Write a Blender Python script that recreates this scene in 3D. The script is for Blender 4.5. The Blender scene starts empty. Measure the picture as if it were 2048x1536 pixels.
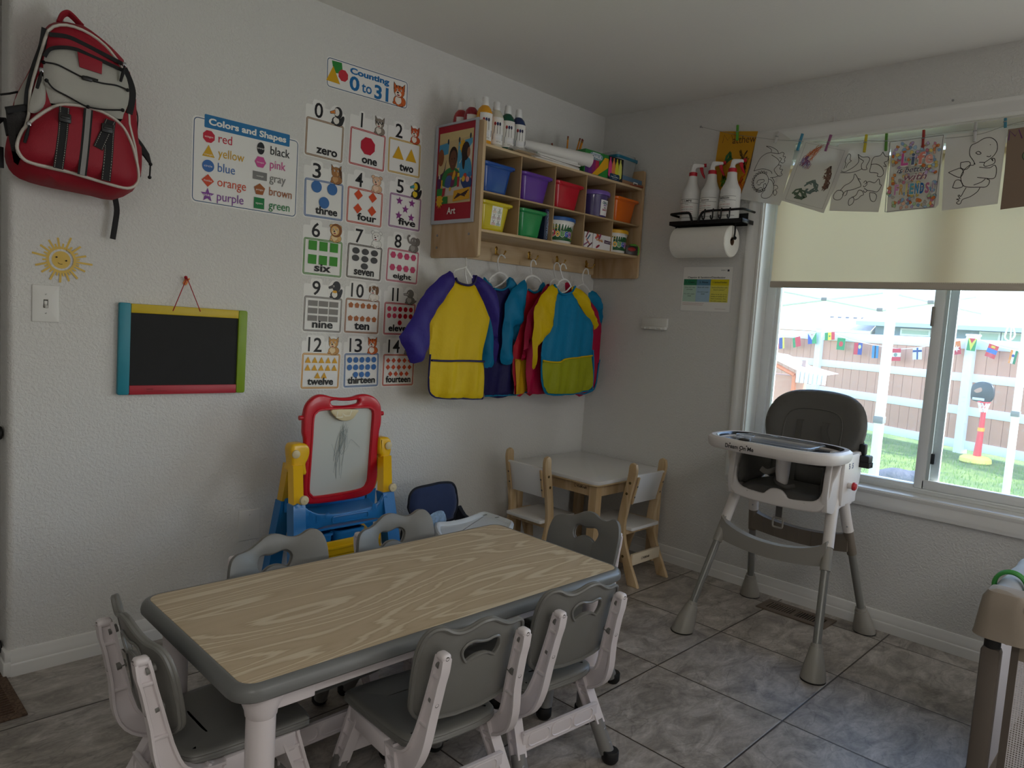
import bpy, bmesh, math, random
from math import sin, cos, pi, radians, sqrt
from mathutils import Vector, Matrix, geometry
random.seed(7)
SC = bpy.context.scene
COL = SC.collection
V = Vector

# ------------------------------------------------------------------ materials
def s2l(c):
    c = c / 255.0
    return c / 12.92 if c <= 0.04045 else ((c + 0.055) / 1.055) ** 2.4
def lin(rgb):
    if isinstance(rgb, str):
        rgb = rgb.lstrip('#'); rgb = [int(rgb[i:i + 2], 16) for i in (0, 2, 4)]
    return (s2l(rgb[0]), s2l(rgb[1]), s2l(rgb[2]), 1.0)
_M = {}
def mat(key, rgb=None, rough=0.5, metal=0.0, bump=None, var=0.0, vscale=20.0, trans=0.0, alpha=1.0, spec=0.5, sheen=0.0, coat=0.0, sub=0.0, emit=None, transl=0.0, fine=None):
    """procedural material: base colour with a little noise, optional bump (scale, strength, distance)"""
    if key in _M: return _M[key]
    m = bpy.data.materials.new(key); m.use_nodes = True; _M[key] = m
    nt = m.node_tree; N = nt.nodes; L = nt.links
    b = N['Principled BSDF']
    c = lin(rgb)
    b.inputs['Base Color'].default_value = c
    b.inputs['Roughness'].default_value = rough
    b.inputs['Metallic'].default_value = metal
    b.inputs['Specular IOR Level'].default_value = spec
    b.inputs['Transmission Weight'].default_value = trans
    b.inputs['Alpha'].default_value = alpha
    b.inputs['Coat Weight'].default_value = coat
    b.inputs['Sheen Weight'].default_value = sheen
    if sub: b.inputs['Subsurface Weight'].default_value = sub; b.inputs['Subsurface Radius'].default_value = (.01, .01, .01)
    if emit:
        b.inputs['Emission Color'].default_value = lin(emit[0]); b.inputs['Emission Strength'].default_value = emit[1]
    tc = N.new('ShaderNodeTexCoord')
    if var > 0:
        nz = N.new('ShaderNodeTexNoise'); nz.inputs['Scale'].default_value = vscale; nz.inputs['Detail'].default_value = 4
        L.new(tc.outputs['Object'], nz.inputs['Vector'])
        mx = N.new('ShaderNodeMix'); mx.data_type = 'RGBA'
        lo = [max(0, v * (1 - var)) for v in c[:3]] + [1]; hi = [min(1, v * (1 + var)) for v in c[:3]] + [1]
        mx.inputs[6].default_value = lo; mx.inputs[7].default_value = hi
        L.new(nz.outputs['Fac'], mx.inputs[0]); L.new(mx.outputs[2], b.inputs['Base Color'])
    if bump:
        bn = N.new('ShaderNodeTexNoise'); bn.inputs['Scale'].default_value = bump[0]; bn.inputs['Detail'].default_value = 3
        L.new(tc.outputs['Object'], bn.inputs['Vector'])
        bp = N.new('ShaderNodeBump'); bp.inputs['Strength'].default_value = bump[1]; bp.inputs['Distance'].default_value = bump[2] if len(bump) > 2 else .002
        L.new(bn.outputs['Fac'], bp.inputs['Height']); L.new(bp.outputs['Normal'], b.inputs['Normal'])
    if transl > 0:
        out = N['Material Output']; tr = N.new('ShaderNodeBsdfTranslucent'); tr.inputs['Color'].default_value = c
        ms = N.new('ShaderNodeMixShader'); ms.inputs[0].default_value = transl
        L.new(b.outputs[0], ms.inputs[1]); L.new(tr.outputs[0], ms.inputs[2]); L.new(ms.outputs[0], out.inputs['Surface'])
    return m
def ink(rgb):
    """printed colour"""
    k = 'ink_' + (rgb if isinstance(rgb, str) else '%d_%d_%d' % tuple(rgb)).lstrip('#')
    return mat(k, rgb, rough=.45, spec=.3, var=.03, vscale=60)
def wood(key, c1, c2, scale=(1, 1, 1), rough=.45, rings=14.0, dist=.6):
    """contour-line wood grain from stretched noise"""
    if key in _M: return _M[key]
    m = bpy.data.materials.new(key); m.use_nodes = True; _M[key] = m
    nt = m.node_tree; N = nt.nodes; L = nt.links; b = N['Principled BSDF']
    tc = N.new('ShaderNodeTexCoord'); mp = N.new('ShaderNodeMapping'); mp.inputs['Scale'].default_value = scale
    L.new(tc.outputs['Object'], mp.inputs['Vector'])
    nz = N.new('ShaderNodeTexNoise'); nz.inputs['Scale'].default_value = 1.0; nz.inputs['Detail'].default_value = 2.0; nz.inputs['Roughness'].default_value = .35; nz.inputs['Distortion'].default_value = dist
    L.new(mp.outputs[0], nz.inputs['Vector'])
    mu = N.new('ShaderNodeMath'); mu.operation = 'MULTIPLY'; mu.inputs[1].default_value = rings; L.new(nz.outputs['Fac'], mu.inputs[0])
    fr = N.new('ShaderNodeMath'); fr.operation = 'PINGPONG'; fr.inputs[1].default_value = .5; L.new(mu.outputs[0], fr.inputs[0])
    mp2 = N.new('ShaderNodeMapping'); mp2.inputs['Scale'].default_value = [scale[0] * 2.5, scale[1] * 26, scale[2] * 26] if scale[0] < scale[1] else [scale[0] * 26, scale[1] * 26, scale[2] * 2.5]
    L.new(tc.outputs['Object'], mp2.inputs['Vector'])
    n2 = N.new('ShaderNodeTexNoise'); n2.inputs['Scale'].default_value = 1.0; n2.inputs['Detail'].default_value = 4; L.new(mp2.outputs[0], n2.inputs['Vector'])
    ad = N.new('ShaderNodeMath'); ad.operation = 'MULTIPLY_ADD'; ad.inputs[1].default_value = .55; L.new(n2.outputs['Fac'], ad.inputs[0]); L.new(fr.outputs[0], ad.inputs[2])
    rp = N.new('ShaderNodeValToRGB'); rp.color_ramp.elements[0].position = .22; rp.color_ramp.elements[1].position = .72
    rp.color_ramp.elements[0].color = lin(c1); rp.color_ramp.elements[1].color = lin(c2)
    L.new(ad.outputs[0], rp.inputs[0]); L.new(rp.outputs[0], b.inputs['Base Color'])
    b.inputs['Roughness'].default_value = rough
    return m

# ------------------------------------------------------------------ 2-D helpers
def rrect(x0, y0, x1, y1, r, n=5):
    r = min(r, (x1 - x0) / 2 - 1e-5, (y1 - y0) / 2 - 1e-5); o = []
    for cx, cy, a in ((x1 - r, y0 + r, -90), (x1 - r, y1 - r, 0), (x0 + r, y1 - r, 90), (x0 + r, y0 + r, 180)):
        for i in range(n + 1):
            t = radians(a + 90 * i / n); o.append((cx + r * cos(t), cy + r * sin(t)))
    return o
def ell(cx, cy, rx, ry, n=24, rot=0.0):
    c, s = cos(rot), sin(rot)
    return [(cx + rx * cos(2 * pi * i / n) * c - ry * sin(2 * pi * i / n) * s, cy + rx * cos(2 * pi * i / n) * s + ry * sin(2 * pi * i / n) * c) for i in range(n)]
def star(cx, cy, r, k=5, q=.42, a0=90):
    return [(cx + (r if i % 2 == 0 else r * q) * cos(radians(a0 + 180 * i / k)), cy + (r if i % 2 == 0 else r * q) * sin(radians(a0 + 180 * i / k))) for i in range(2 * k)]
def ngon(cx, cy, rx, k, a0=90, ry=None):
    ry = ry or rx
    return [(cx + rx * cos(radians(a0 + 360 * i / k)), cy + ry * sin(radians(a0 + 360 * i / k))) for i in range(k)]
def smooth(pts, n=6, closed=True):
    """Catmull-Rom through points of any dimension"""
    P = [tuple(p) for p in pts]; K = len(P); out = []; D = len(P[0])
    rng = range(K) if closed else range(K - 1)
    for i in rng:
        if closed: a, b, c, d = P[(i - 1) % K], P[i], P[(i + 1) % K], P[(i + 2) % K]
        else: a, b, c, d = P[max(i - 1, 0)], P[i], P[i + 1], P[min(i + 2, K - 1)]
        for j in range(n):
            t = j / n
            out.append(tuple(.5 * (2 * b[k] + (c[k] - a[k]) * t + (2 * a[k] - 5 * b[k] + 4 * c[k] - d[k]) * t * t + (3 * b[k] - a[k] - 3 * c[k] + d[k]) * t ** 3) for k in range(D)))
    if not closed: out.append(P[-1])
    return out
def area2(p): return .5 * sum(p[i][0] * p[(i + 1) % len(p)][1] - p[(i + 1) % len(p)][0] * p[i][1] for i in range(len(p)))
def ccw(p): p = [tuple(q) for q in p]; return p if area2(p) > 0 else p[::-1]
def inset(p, d):
    """offset a ccw polygon inwards by d"""
    K = len(p); o = []
    for i in range(K):
        a, b, c = V(p[i - 1]), V(p[i]), V(p[(i + 1) % K])
        e1 = b - a; e2 = c - b
        if e1.length < 1e-9: e1 = e2
        if e2.length < 1e-9: e2 = e1
        e1.normalize(); e2.normalize()
        n1 = V((-e1.y, e1.x)); n2 = V((-e2.y, e2.x)); n = n1 + n2
        if n.length < 1e-6: n = n1
        n.normalize(); k = max(.5, n.dot(n1)); q = b + n * (d / k); o.append((q.x, q.y))
    return o
def frame(o, u, v):
    """matrix whose local x,y run along u,v from o; local z is the outward normal"""
    u = V(u).normalized(); v = V(v); v = (v - u * v.dot(u)).normalized(); n = u.cross(v)
    m = Matrix.Identity(4)
    for i in range(3): m[i][0] = u[i]; m[i][1] = v[i]; m[i][2] = n[i]; m[i][3] = o[i]
    return m
def LW(x, z, y=0.0): return frame((x, y, z), (1, 0, 0), (0, 0, 1))     # on the long wall
def RW(y, z, x=0.0): return frame((x, y, z), (0, -1, 0), (0, 0, 1))    # on the window wall
T = Matrix.Translation
def RX(a): return Matrix.Rotation(radians(a), 4, 'X')
def RY(a): return Matrix.Rotation(radians(a), 4, 'Y')
def RZ(a): return Matrix.Rotation(radians(a), 4, 'Z')

_txt = {}
def glyphs(s, off=0.0):
    k = (s, round(off, 4))
    if k not in _txt:
        cu = bpy.data.curves.new('t', 'FONT'); cu.body = s; cu.size = 1.0; cu.resolution_u = 3; cu.offset = off
        ob = bpy.data.objects.new('t', cu); COL.objects.link(ob)
        me = bpy.data.meshes.new_from_object(ob)
        vs = [(v.co.x, v.co.y) for v in me.vertices]; fs = [tuple(p.vertices) for p in me.polygons]
        bpy.data.objects.remove(ob); bpy.data.curves.remove(cu); bpy.data.meshes.remove(me)
        if vs:
            x0 = min(v[0] for v in vs); x1 = max(v[0] for v in vs); y0 = min(v[1] for v in vs); y1 = max(v[1] for v in vs)
        else: x0 = x1 = y0 = y1 = 0
        _txt[k] = (vs, fs, x0, x1, y0, y1)
    return _txt[k]

# ------------------------------------------------------------------ mesh builder
class MB:
    def __init__(s): s.v = []; s.f = []; s.mi = []; s.mats = []; s.zl = 0
    def _m(s, m):
        if m not in s.mats: s.mats.append(m)
        return s.mats.index(m)
    def add(s, vs, fs, m, M=None):
        k = len(s.v); i = s._m(m)
        s.v += [tuple(M @ V(p)) if M else tuple(p) for p in vs]
        s.f += [tuple(k + a for a in f) for f in fs]; s.mi += [i] * len(fs)
        return s
    def box(s, x0, y0, z0, x1, y1, z1, m, M=None, bevel=0.0, seg=2):
        x0, x1 = sorted((x0, x1)); y0, y1 = sorted((y0, y1)); z0, z1 = sorted((z0, z1))
        bm = bmesh.new()
        bmesh.ops.create_cube(bm, size=1.0)
        for w in bm.verts: w.co = V(((x0 + x1) / 2 + w.co.x * (x1 - x0), (y0 + y1) / 2 + w.co.y * (y1 - y0), (z0 + z1) / 2 + w.co.z * (z1 - z0)))
        if bevel > 0:
            bevel = min(bevel, .49 * min(x1 - x0, y1 - y0, z1 - z0))
            bmesh.ops.bevel(bm, geom=bm.edges[:], offset=bevel, segments=seg, affect='EDGES', profile=.5)
        s._bm(bm, m, M); return s
    def _bm(s, bm, m, M=None):
        bm.verts.ensure_lookup_table(); bm.verts.index_update()
        s.add([w.co for w in bm.verts], [[w.index for w in f.verts] for f in bm.faces], m, M); bm.free()
    def ball(s, c, r, m, M=None, sx=1, sy=1, sz=1, n=12):
        bm = bmesh.new(); bmesh.ops.create_uvsphere(bm, u_segments=n, v_segments=max(6, n * 2 // 3), radius=r)
        for w in bm.verts: w.co = V((c[0] + w.co.x * sx, c[1] + w.co.y * sy, c[2] + w.co.z * sz))
        s._bm(bm, m, M); return s
    def loft(s, rings, m, M=None, cap0=True, cap1=True, closed=True):
        K = len(rings[0]); vs = [p for r in rings for p in r]; fs = []
        for i in range(len(rings) - 1):
            for j in range(K if closed else K - 1):
                a = i * K + j; b = i * K + (j + 1) % K
                fs.append((a, b, b + K, a + K))
        if cap0: fs.append(tuple(range(K))[::-1])
        if cap1: fs.append(tuple((len(rings) - 1) * K + j for j in range(K)))
        return s.add(vs, fs, m, M)
    def tube(s, pts, r, m, M=None, n=8, closed=False, flat=1.0):
        P = [V(p) for p in pts]; K = len(P); rs = r if isinstance(r, (list, tuple)) else [r] * K
        up = None; rings = []
        for i in range(K):
            if closed: d = P[(i + 1) % K] - P[i - 1]
            else: d = P[min(i + 1, K - 1)] - P[max(i - 1, 0)]
            if d.length < 1e-9: d = V((0, 0, 1))
            d.normalize()
            if up is None:
                up = V((0, 0, 1)) if abs(d.z) < .9 else V((1, 0, 0))
            u = up - d * up.dot(d)
            if u.length < 1e-6: u = d.orthogonal()
            u.normalize(); w = d.cross(u); up = u
            rings.append([tuple(P[i] + u * (rs[i] * cos(2 * pi * j / n)) + w * (rs[i] * flat * sin(2 * pi * j / n))) for j in range(n)])
        if closed: rings.append(rings[0])
        return s.loft(rings, m, M, cap0=not closed, cap1=not closed)
    def cyl(s, p0, p1, r0, m, r1=None, M=None, n=16):
        return s.tube([p0, p1], [r0, r0 if r1 is None else r1], m, M, n)
    def lathe(s, prof, m, M=None, n=24, mats=None):
        """prof: list of (r,z) bottom to top round local z"""
        rings = [[(max(r, 1e-5) * cos(2 * pi * j / n), max(r, 1e-5) * sin(2 * pi * j / n), z) for j in range(n)] for r, z in prof]
        return s.loft(rings, m, M)
    def prism(s, out, z0, z1, m, M=None, holes=(), bev=0.0, seg=2, disp=None):
        """extruded outline (with holes), edges rounded by bev on both faces"""
        out = ccw(out); loops = [out] + [ccw(h)[::-1] for h in holes]
        st = []
        if bev > 0:
            bev = min(bev, abs(z1 - z0) / 2 * .98)
            for k in range(seg + 1):
                t = k / seg * pi / 2; st.append((bev * (1 - sin(t)), z0 + bev * (1 - cos(t))))
            for k in range(seg, -1, -1):
                t = k / seg * pi / 2; st.append((bev * (1 - sin(t)), z1 - bev * (1 - cos(t))))
        else: st = [(0, z0), (0, z1)]
        first = []; last = []; vs = []; fs = []
        for lp in loops:
            K = len(lp); base = len(vs)
            for d, z in st:
                q = inset(lp, d) if d > 1e-9 else lp
                vs += [(a, b, z) for a, b in q]
            for i in range(len(st) - 1):
                for j in range(K):
                    a = base + i * K + j; b = base + i * K + (j + 1) % K
                    fs.append((a, b, b + K, a + K))
            first.append(list(range(base, base + K))); last.append(list(range(base + (len(st) - 1) * K, base + len(st) * K)))
        for rings, flip in ((first, True), (last, False)):
            poly = [[V((vs[i][0], vs[i][1], 0)) for i in r] for r in rings]; flat = [i for r in rings for i in r]
            if len(rings) == 1 and disp is None: tr = [tuple(range(len(flat)))]
            else:
                e_ = []; k_ = 0
                for r in rings: e_ += [(k_ + i, k_ + (i + 1) % len(r)) for i in range(len(r))]; k_ += len(r)
                pv = [V((q.x, q.y)) for lp_ in poly for q in lp_]
                ov, oe, of, vo, eo, fo_ = geometry.delaunay_2d_cdt(pv, e_, [], 0, 1e-7)
                def inn(c, lp_):
                    r = False
                    for i in range(len(lp_)):
                        a, d = lp_[i], lp_[i - 1]
                        if (a.y > c.y) != (d.y > c.y) and c.x < (d.x - a.x) * (c.y - a.y) / (d.y - a.y) + a.x: r = not r
                    return r
                tr = []
                for f in of:
                    c = (ov[f[0]] + ov[f[1]] + ov[f[2]]) / 3
                    if inn(c, poly[0]) and not any(inn(c, h_) for h_ in poly[1:]) and all(vo[i] for i in f): tr.append(tuple(vo[i][0] for i in f))
            for t in tr:
                t = [flat[i] for i in t]
                ar = sum(vs[t[i]][0] * vs[t[(i + 1) % len(t)]][1] - vs[t[(i + 1) % len(t)]][0] * vs[t[i]][1] for i in range(len(t)))
                if (ar > 0) == flip: t = t[::-1]
                fs.append(tuple(t))
        if disp: vs = [disp(*p) for p in vs]
        return s.add(vs, fs, m, M)
    def inflate(s, out, tf, tb, m, M=None, rim=.03, res=.015, disp=None, p=.5, n_sub=1):
        """cushion grown from an outline: tf thick to the front, tb to the back"""
        out = ccw(out)
        q = []
        for i in range(len(out)):
            a, b = V(out[i]), V(out[(i + 1) % len(out)]); k = max(1, int((b - a).length / res))
            for j in range(k): q.append(a.lerp(b, j / k))
        xs = [p_.x for p_ in q]; ys = [p_.y for p_ in q]; pts = list(q); nb = len(q)
        x = min(xs) + res * .5; row = 0
        def inside(px, py):
            c = False
            for i in range(nb):
                a = q[i]; b = q[i - 1]
                if (a.y > py) != (b.y > py) and px < (b.x - a.x) * (py - a.y) / (b.y - a.y) + a.x: c = not c
            return c
        def dist(px, py):
            P = V((px, py)); best = 9
            for i in range(nb):
                a = q[i - 1]; e = q[i] - a; t = max(0, min(1, (P - a).dot(e) / max(e.length_squared, 1e-12)))
                best = min(best, (P - a - e * t).length)
            return best
        ds = [0.0] * nb
        while x < max(xs):
            y = min(ys) + res * (.5 if row % 2 else 1.0)
            while y < max(ys):
                if inside(x, y):
                    d = dist(x, y)
                    if d > res * .45: pts.append(V((x, y))); ds.append(d)
                y += res
            x += res * .87; row += 1
        vs, es, fs, ov, oe, of = geometry.delaunay_2d_cdt(pts, [], [list(range(nb))], 1, 1e-6)
        d2 = []
        for i, o in enumerate(ov): d2.append(ds[o[0]] if o and o[0] < len(ds) else 0)
        def h(d):
            t = min(1, d / rim); return (1 - (1 - t) ** 2) ** p
        isb = [d <= 1e-9 for d in d2]; K = len(vs); V3 = []; idx = []
        for i, w in enumerate(vs): V3.append((w.x, w.y, tf * h(d2[i])))
        for i, w in enumerate(vs):
            if isb[i]: idx.append(i)
            else: idx.append(len(V3)); V3.append((w.x, w.y, -tb * h(d2[i])))
        F = []
        for f in fs:
            f = list(f)
            ar = sum(vs[f[i]].x * vs[f[(i + 1) % len(f)]].y - vs[f[(i + 1) % len(f)]].x * vs[f[i]].y for i in range(len(f)))
            if ar < 0: f = f[::-1]
            F.append(tuple(f)); F.append(tuple(idx[i] for i in f[::-1]))
        if disp: V3 = [disp(*w) for w in V3]
        return s.add(V3, F, m, M)
    # ---- flat print, stacked in thin layers along local z
    def poly(s, p, m, M, z=None):
        p = ccw(p)
        if z is None: s.zl += 1; z = .0003 + s.zl * .00006
        tr = geometry.tessellate_polygon([[V((a, b, 0)) for a, b in p]]) if len(p) > 4 else [tuple(range(len(p)))]
        fs = []
        for t in tr:
            ar = sum(p[t[i]][0] * p[t[(i + 1) % len(t)]][1] - p[t[(i + 1) % len(t)]][0] * p[t[i]][1] for i in range(len(t)))
            fs.append(tuple(t) if ar > 0 else tuple(t)[::-1])
        return s.add([(a, b, z) for a, b in p], fs, m, M)
    def line(s, pts, w, m, M, closed=False):
        s.zl += 1; z = .0003 + s.zl * .00006
        P = [V(p) for p in pts]; K = len(P); vs = []; fs = []
        for i in range(K):
            d = (P[(i + 1) % K] - P[i - 1]) if closed else (P[min(i + 1, K - 1)] - P[max(0, i - 1)])
            if d.length < 1e-9: d = V((1, 0))
            d.normalize(); n = V((-d.y, d.x)) * (w / 2)
            vs += [(P[i].x + n.x, P[i].y + n.y, z), (P[i].x - n.x, P[i].y - n.y, z)]
        for i in range(K if closed else K - 1):
            a = 2 * i; b = 2 * ((i + 1) % K); fs.append((a + 1, b + 1, b, a))
        return s.add(vs, fs, m, M)
    def text(s, t, x, y, size, m, M, align='c', off=0.0, w=None, rot=0.0, h=None, shear=0.0, arc=None, z=None):
        """size = em size; w fits the width, h fits the height; (x,y) anchors the baseline"""
        vs, fs, x0, x1, y0, y1 = glyphs(t, off)
        if not vs: return s
        sx = w / (x1 - x0) if w else size; sy = h / (y1 - y0) if h else size
        if w and not h and not size: sy = sx
        ax = {'l': x0, 'c': (x0 + x1) / 2, 'r': x1}[align]
        if z is None: s.zl += 1; z = .0003 + s.zl * .00006
        c, q = cos(radians(rot)), sin(radians(rot)); o = []
        for a, b in vs:
            u = (a - ax) * sx + b * sy * shear; v = b * sy
            if arc: v += arc * (u * u)
            o.append((x + u * c - v * q, y + u * q + v * c, z))
        return s.add(o, fs, m, M)
    def build(s, name, parent=None, o=None, sharp=38, fixn=True):
        me = bpy.data.meshes.new(name); o = V(o) if o is not None else V((0, 0, 0))
        me.from_pydata([tuple(V(p) - o) for p in s.v], [], s.f)
        for m in s.mats: me.materials.append(m)
        me.polygons.foreach_set('material_index', s.mi)
        me.polygons.foreach_set('use_smooth', [True] * len(me.polygons))
        me.update(); me.set_sharp_from_angle(angle=radians(sharp))
        ob = bpy.data.objects.new(name, me); COL.objects.link(ob)
        if parent is not None: ob.parent = parent
        return ob

def tag(o, label=None, cat=None, group=None, kind=None):
    if label: o['label'] = label
    if cat: o['category'] = cat
    if group: o['group'] = group
    if kind: o['kind'] = kind
    return o
def thing(name, label, cat, loc=(0, 0, 0), rz=0.0, group=None):
    o = bpy.data.objects.new(name, None); COL.objects.link(o); o.empty_display_size = .05
    o.location = loc; o.rotation_euler = (0, 0, radians(rz))
    return tag(o, label, cat, group)
def solo(mb, name, label, cat, o=(0, 0, 0), group=None, **k):
    ob = mb.build(name, None, o, **k); ob.location = o
    return tag(ob, label, cat, group)
def struct(mb, name): return tag(mb.build(name), kind='structure')
def kids(o): return [c for c in bpy.data.objects if c.parent == o]
def copy_tree(o, parent=None):
    c = o.copy(); COL.objects.link(c)
    if parent is not None: c.parent = parent
    for ch in kids(o): copy_tree(ch, c)
    return c
# ------------------------------------------------------------------ traced outlines, in metres on each thing's own plane
D = {}
D['bp_body'] = [(-2.785,2.027),(-2.756,2.046),(-2.717,2.052),(-2.673,2.045),(-2.632,2.024),(-2.603,1.998),(-2.579,1.97),(-2.559,1.93),(-2.548,1.888),(-2.544,1.848),(-2.537,1.798),(-2.529,1.738),(-2.522,1.678),(-2.528,1.624),(-2.546,1.582),(-2.606,1.544),(-2.667,1.547),(-2.738,1.551),(-2.802,1.555),(-2.856,1.566),(-2.882,1.588),(-2.893,1.623),(-2.889,1.665),(-2.88,1.718),(-2.876,1.756),(-2.865,1.805),(-2.845,1.852),(-2.825,1.906),(-2.807,1.965),(-2.798,2.002)]
D['bp_front'] = [(-2.804,1.986),(-2.776,2.011),(-2.739,2.018),(-2.696,2.011),(-2.656,1.991),(-2.629,1.966),(-2.605,1.936),(-2.591,1.906),(-2.583,1.869),(-2.585,1.83),(-2.584,1.776),(-2.566,1.71),(-2.558,1.642),(-2.562,1.601),(-2.585,1.579),(-2.655,1.584),(-2.743,1.597),(-2.83,1.603),(-2.869,1.618),(-2.877,1.644),(-2.862,1.692),(-2.85,1.74),(-2.847,1.805),(-2.833,1.871),(-2.819,1.929)]
D['bp_pocket'] = [(-2.88,1.628),(-2.882,1.65),(-2.869,1.689),(-2.846,1.721),(-2.814,1.755),(-2.782,1.779),(-2.748,1.789),(-2.697,1.792),(-2.653,1.784),(-2.616,1.764),(-2.593,1.732),(-2.578,1.696),(-2.564,1.639),(-2.564,1.601),(-2.585,1.578),(-2.622,1.576),(-2.695,1.586),(-2.772,1.597),(-2.837,1.601),(-2.865,1.608)]
D['bp_grey'] = [(-2.818,1.895),(-2.811,1.919),(-2.791,1.938),(-2.758,1.948),(-2.725,1.95),(-2.682,1.94),(-2.637,1.934),(-2.612,1.927),(-2.598,1.907),(-2.59,1.87),(-2.593,1.83),(-2.605,1.798),(-2.614,1.774),(-2.657,1.788),(-2.697,1.794),(-2.748,1.792),(-2.778,1.784),(-2.794,1.773),(-2.806,1.799),(-2.817,1.846)]
D['bp_side_grey'] = [(-2.832,1.889),(-2.814,1.876),(-2.806,1.823),(-2.808,1.785),(-2.837,1.755),(-2.847,1.72),(-2.881,1.751),(-2.869,1.804),(-2.85,1.848)]
D['bp_band'] = [(-2.804,1.973),(-2.759,1.981),(-2.717,1.974),(-2.665,1.961),(-2.611,1.948)]
D['bp_zip_left'] = [(-2.811,1.991),(-2.818,1.939),(-2.836,1.875),(-2.85,1.808),(-2.853,1.766)]
D['bp_band2'] = [(-2.818,1.905),(-2.805,1.929),(-2.776,1.943),(-2.739,1.949),(-2.701,1.942),(-2.657,1.934),(-2.612,1.925)]
D['bp_right_edge'] = [(-2.604,1.938),(-2.587,1.904),(-2.578,1.872),(-2.581,1.836),(-2.587,1.805)]
D['bp_red_tab'] = [(-2.738,1.941),(-2.672,1.931),(-2.673,1.895),(-2.732,1.899)]
D['bp_cord1'] = [(-2.822,1.887),(-2.79,1.89),(-2.758,1.882),(-2.726,1.873),(-2.702,1.87),(-2.668,1.87),(-2.632,1.874),(-2.6,1.869)]
D['bp_cord2'] = [(-2.814,1.839),(-2.796,1.82),(-2.761,1.808),(-2.727,1.796),(-2.708,1.792),(-2.667,1.794),(-2.613,1.806)]
D['bp_lock'] = [(-2.712,1.871)]
D['bp_straps'] = [(-2.773,1.772),(-2.775,1.716),(-2.78,1.66),(-2.787,1.596)]
D['bp_straps2'] = [(-2.65,1.764),(-2.654,1.72),(-2.656,1.662),(-2.662,1.584)]
D['bp_flap'] = [(-2.653,1.762),(-2.664,1.731),(-2.685,1.675)]
D['bp_refl'] = [(-2.711,1.782),(-2.715,1.72),(-2.72,1.653),(-2.726,1.589)]
D['bp_handle'] = [(-2.762,2.035),(-2.75,2.065),(-2.734,2.079),(-2.72,2.07),(-2.7,2.046)]
D['bp_tail'] = [(-2.581,1.56),(-2.575,1.521),(-2.579,1.478),(-2.586,1.425)]
D['bp_mesh'] = [(-2.902,1.739),(-2.873,1.751),(-2.843,1.763),(-2.849,1.711),(-2.869,1.66),(-2.866,1.615),(-2.872,1.595),(-2.882,1.602),(-2.894,1.664)]
D['bp_rightclip'] = [(-2.538,1.755),(-2.52,1.732),(-2.499,1.708),(-2.486,1.682),(-2.488,1.639)]
D['bp_rmesh'] = [(-2.533,1.739),(-2.521,1.689),(-2.518,1.637),(-2.526,1.615),(-2.533,1.656)]
D['bp_cordR'] = [(-2.555,1.854),(-2.543,1.816),(-2.544,1.77),(-2.541,1.745)]
D['bp_zips'] = [(-2.827,1.864),(-2.856,1.708),(-2.611,1.942)]
D['bp_lstrap'] = [(-2.906,1.792),(-2.883,1.801),(-2.863,1.811)]
D['bp_buckle'] = [(-2.91,1.719),(-2.895,1.725),(-2.909,1.646),(-2.894,1.681),(-2.908,1.607)]
D['sun_c'] = [(-2.726,1.341),(-2.7,1.344),(-2.726,1.315)]
D['sun_tips'] = [(-2.698,1.416),(-2.735,1.412),(-2.76,1.402),(-2.783,1.384),(-2.805,1.358),(-2.796,1.32),(-2.779,1.3),(-2.756,1.278),(-2.728,1.271),(-2.703,1.277),(-2.679,1.287),(-2.657,1.312),(-2.636,1.336),(-2.655,1.362),(-2.671,1.391)]
D['chalk'] = [(-2.56,1.22),(-2.116,1.216),(-2.108,0.903),(-2.557,0.908),(-2.527,1.222),(-2.147,1.216),(-2.526,1.189),(-2.522,0.938),(-2.385,1.2),(-2.289,1.205),(-2.343,1.319),(-2.331,1.308)]
D['cs_banner'] = [(-2.283,1.9),(-1.957,1.903),(-1.957,1.863),(-2.284,1.863)]
D['cs_shapesL'] = [(-2.268,1.828),(-2.268,1.774),(-2.268,1.731),(-2.267,1.68),(-2.268,1.621)]
D['cs_shapesR'] = [(-2.071,1.829),(-2.071,1.775),(-2.071,1.728),(-2.068,1.678),(-2.068,1.623)]
D['cs_txtL'] = [(-2.232,1.815),(-2.182,1.82),(-2.236,1.766),(-2.138,1.771),(-2.234,1.714),(-2.17,1.72),(-2.237,1.668),(-2.128,1.679),(-2.236,1.612),(-2.135,1.617)]
D['cs_txtR'] = [(-2.035,1.82),(-1.954,1.824),(-2.033,1.766),(-1.968,1.771),(-2.033,1.719),(-1.965,1.725),(-2.033,1.669),(-1.938,1.674),(-2.031,1.614),(-1.943,1.62)]
D['cards'] = [(-1.802,1.919,0.17,0.146,-0.676),(-1.597,1.925,0.176,0.151,-0.814),(-1.403,1.929,0.174,0.147,0.658),(-1.794,1.683,0.176,0.149,0.816),(-1.597,1.684,0.176,0.147,-0.649),(-1.385,1.694,0.173,0.146,-0.662),(-1.788,1.45,0.178,0.146,-0.161),(-1.586,1.452,0.174,0.144,-1.321),(-1.383,1.455,0.173,0.145,-1.321),(-1.777,1.218,0.177,0.143,-0.646),(-1.585,1.22,0.173,0.146,-0.662),(-1.385,1.218,0.172,0.143,0.332),(-1.776,0.983,0.177,0.146,-0.809),(-1.576,0.986,0.176,0.146,1.139),(-1.377,0.986,0.173,0.143,0.165)]
D['p1'] = [(-0.757,2.255),(-0.961,2.229),(-0.931,2.062),(-0.897,1.914),(-0.733,1.949),(-0.747,2.114)]
D['p1_name'] = [(-0.777,2.195),(-0.783,2.234),(-0.804,2.205),(-0.823,2.229),(-0.838,2.185)]
D['p1_txt'] = [(-0.831,2.186),(-0.953,2.187)]
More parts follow.
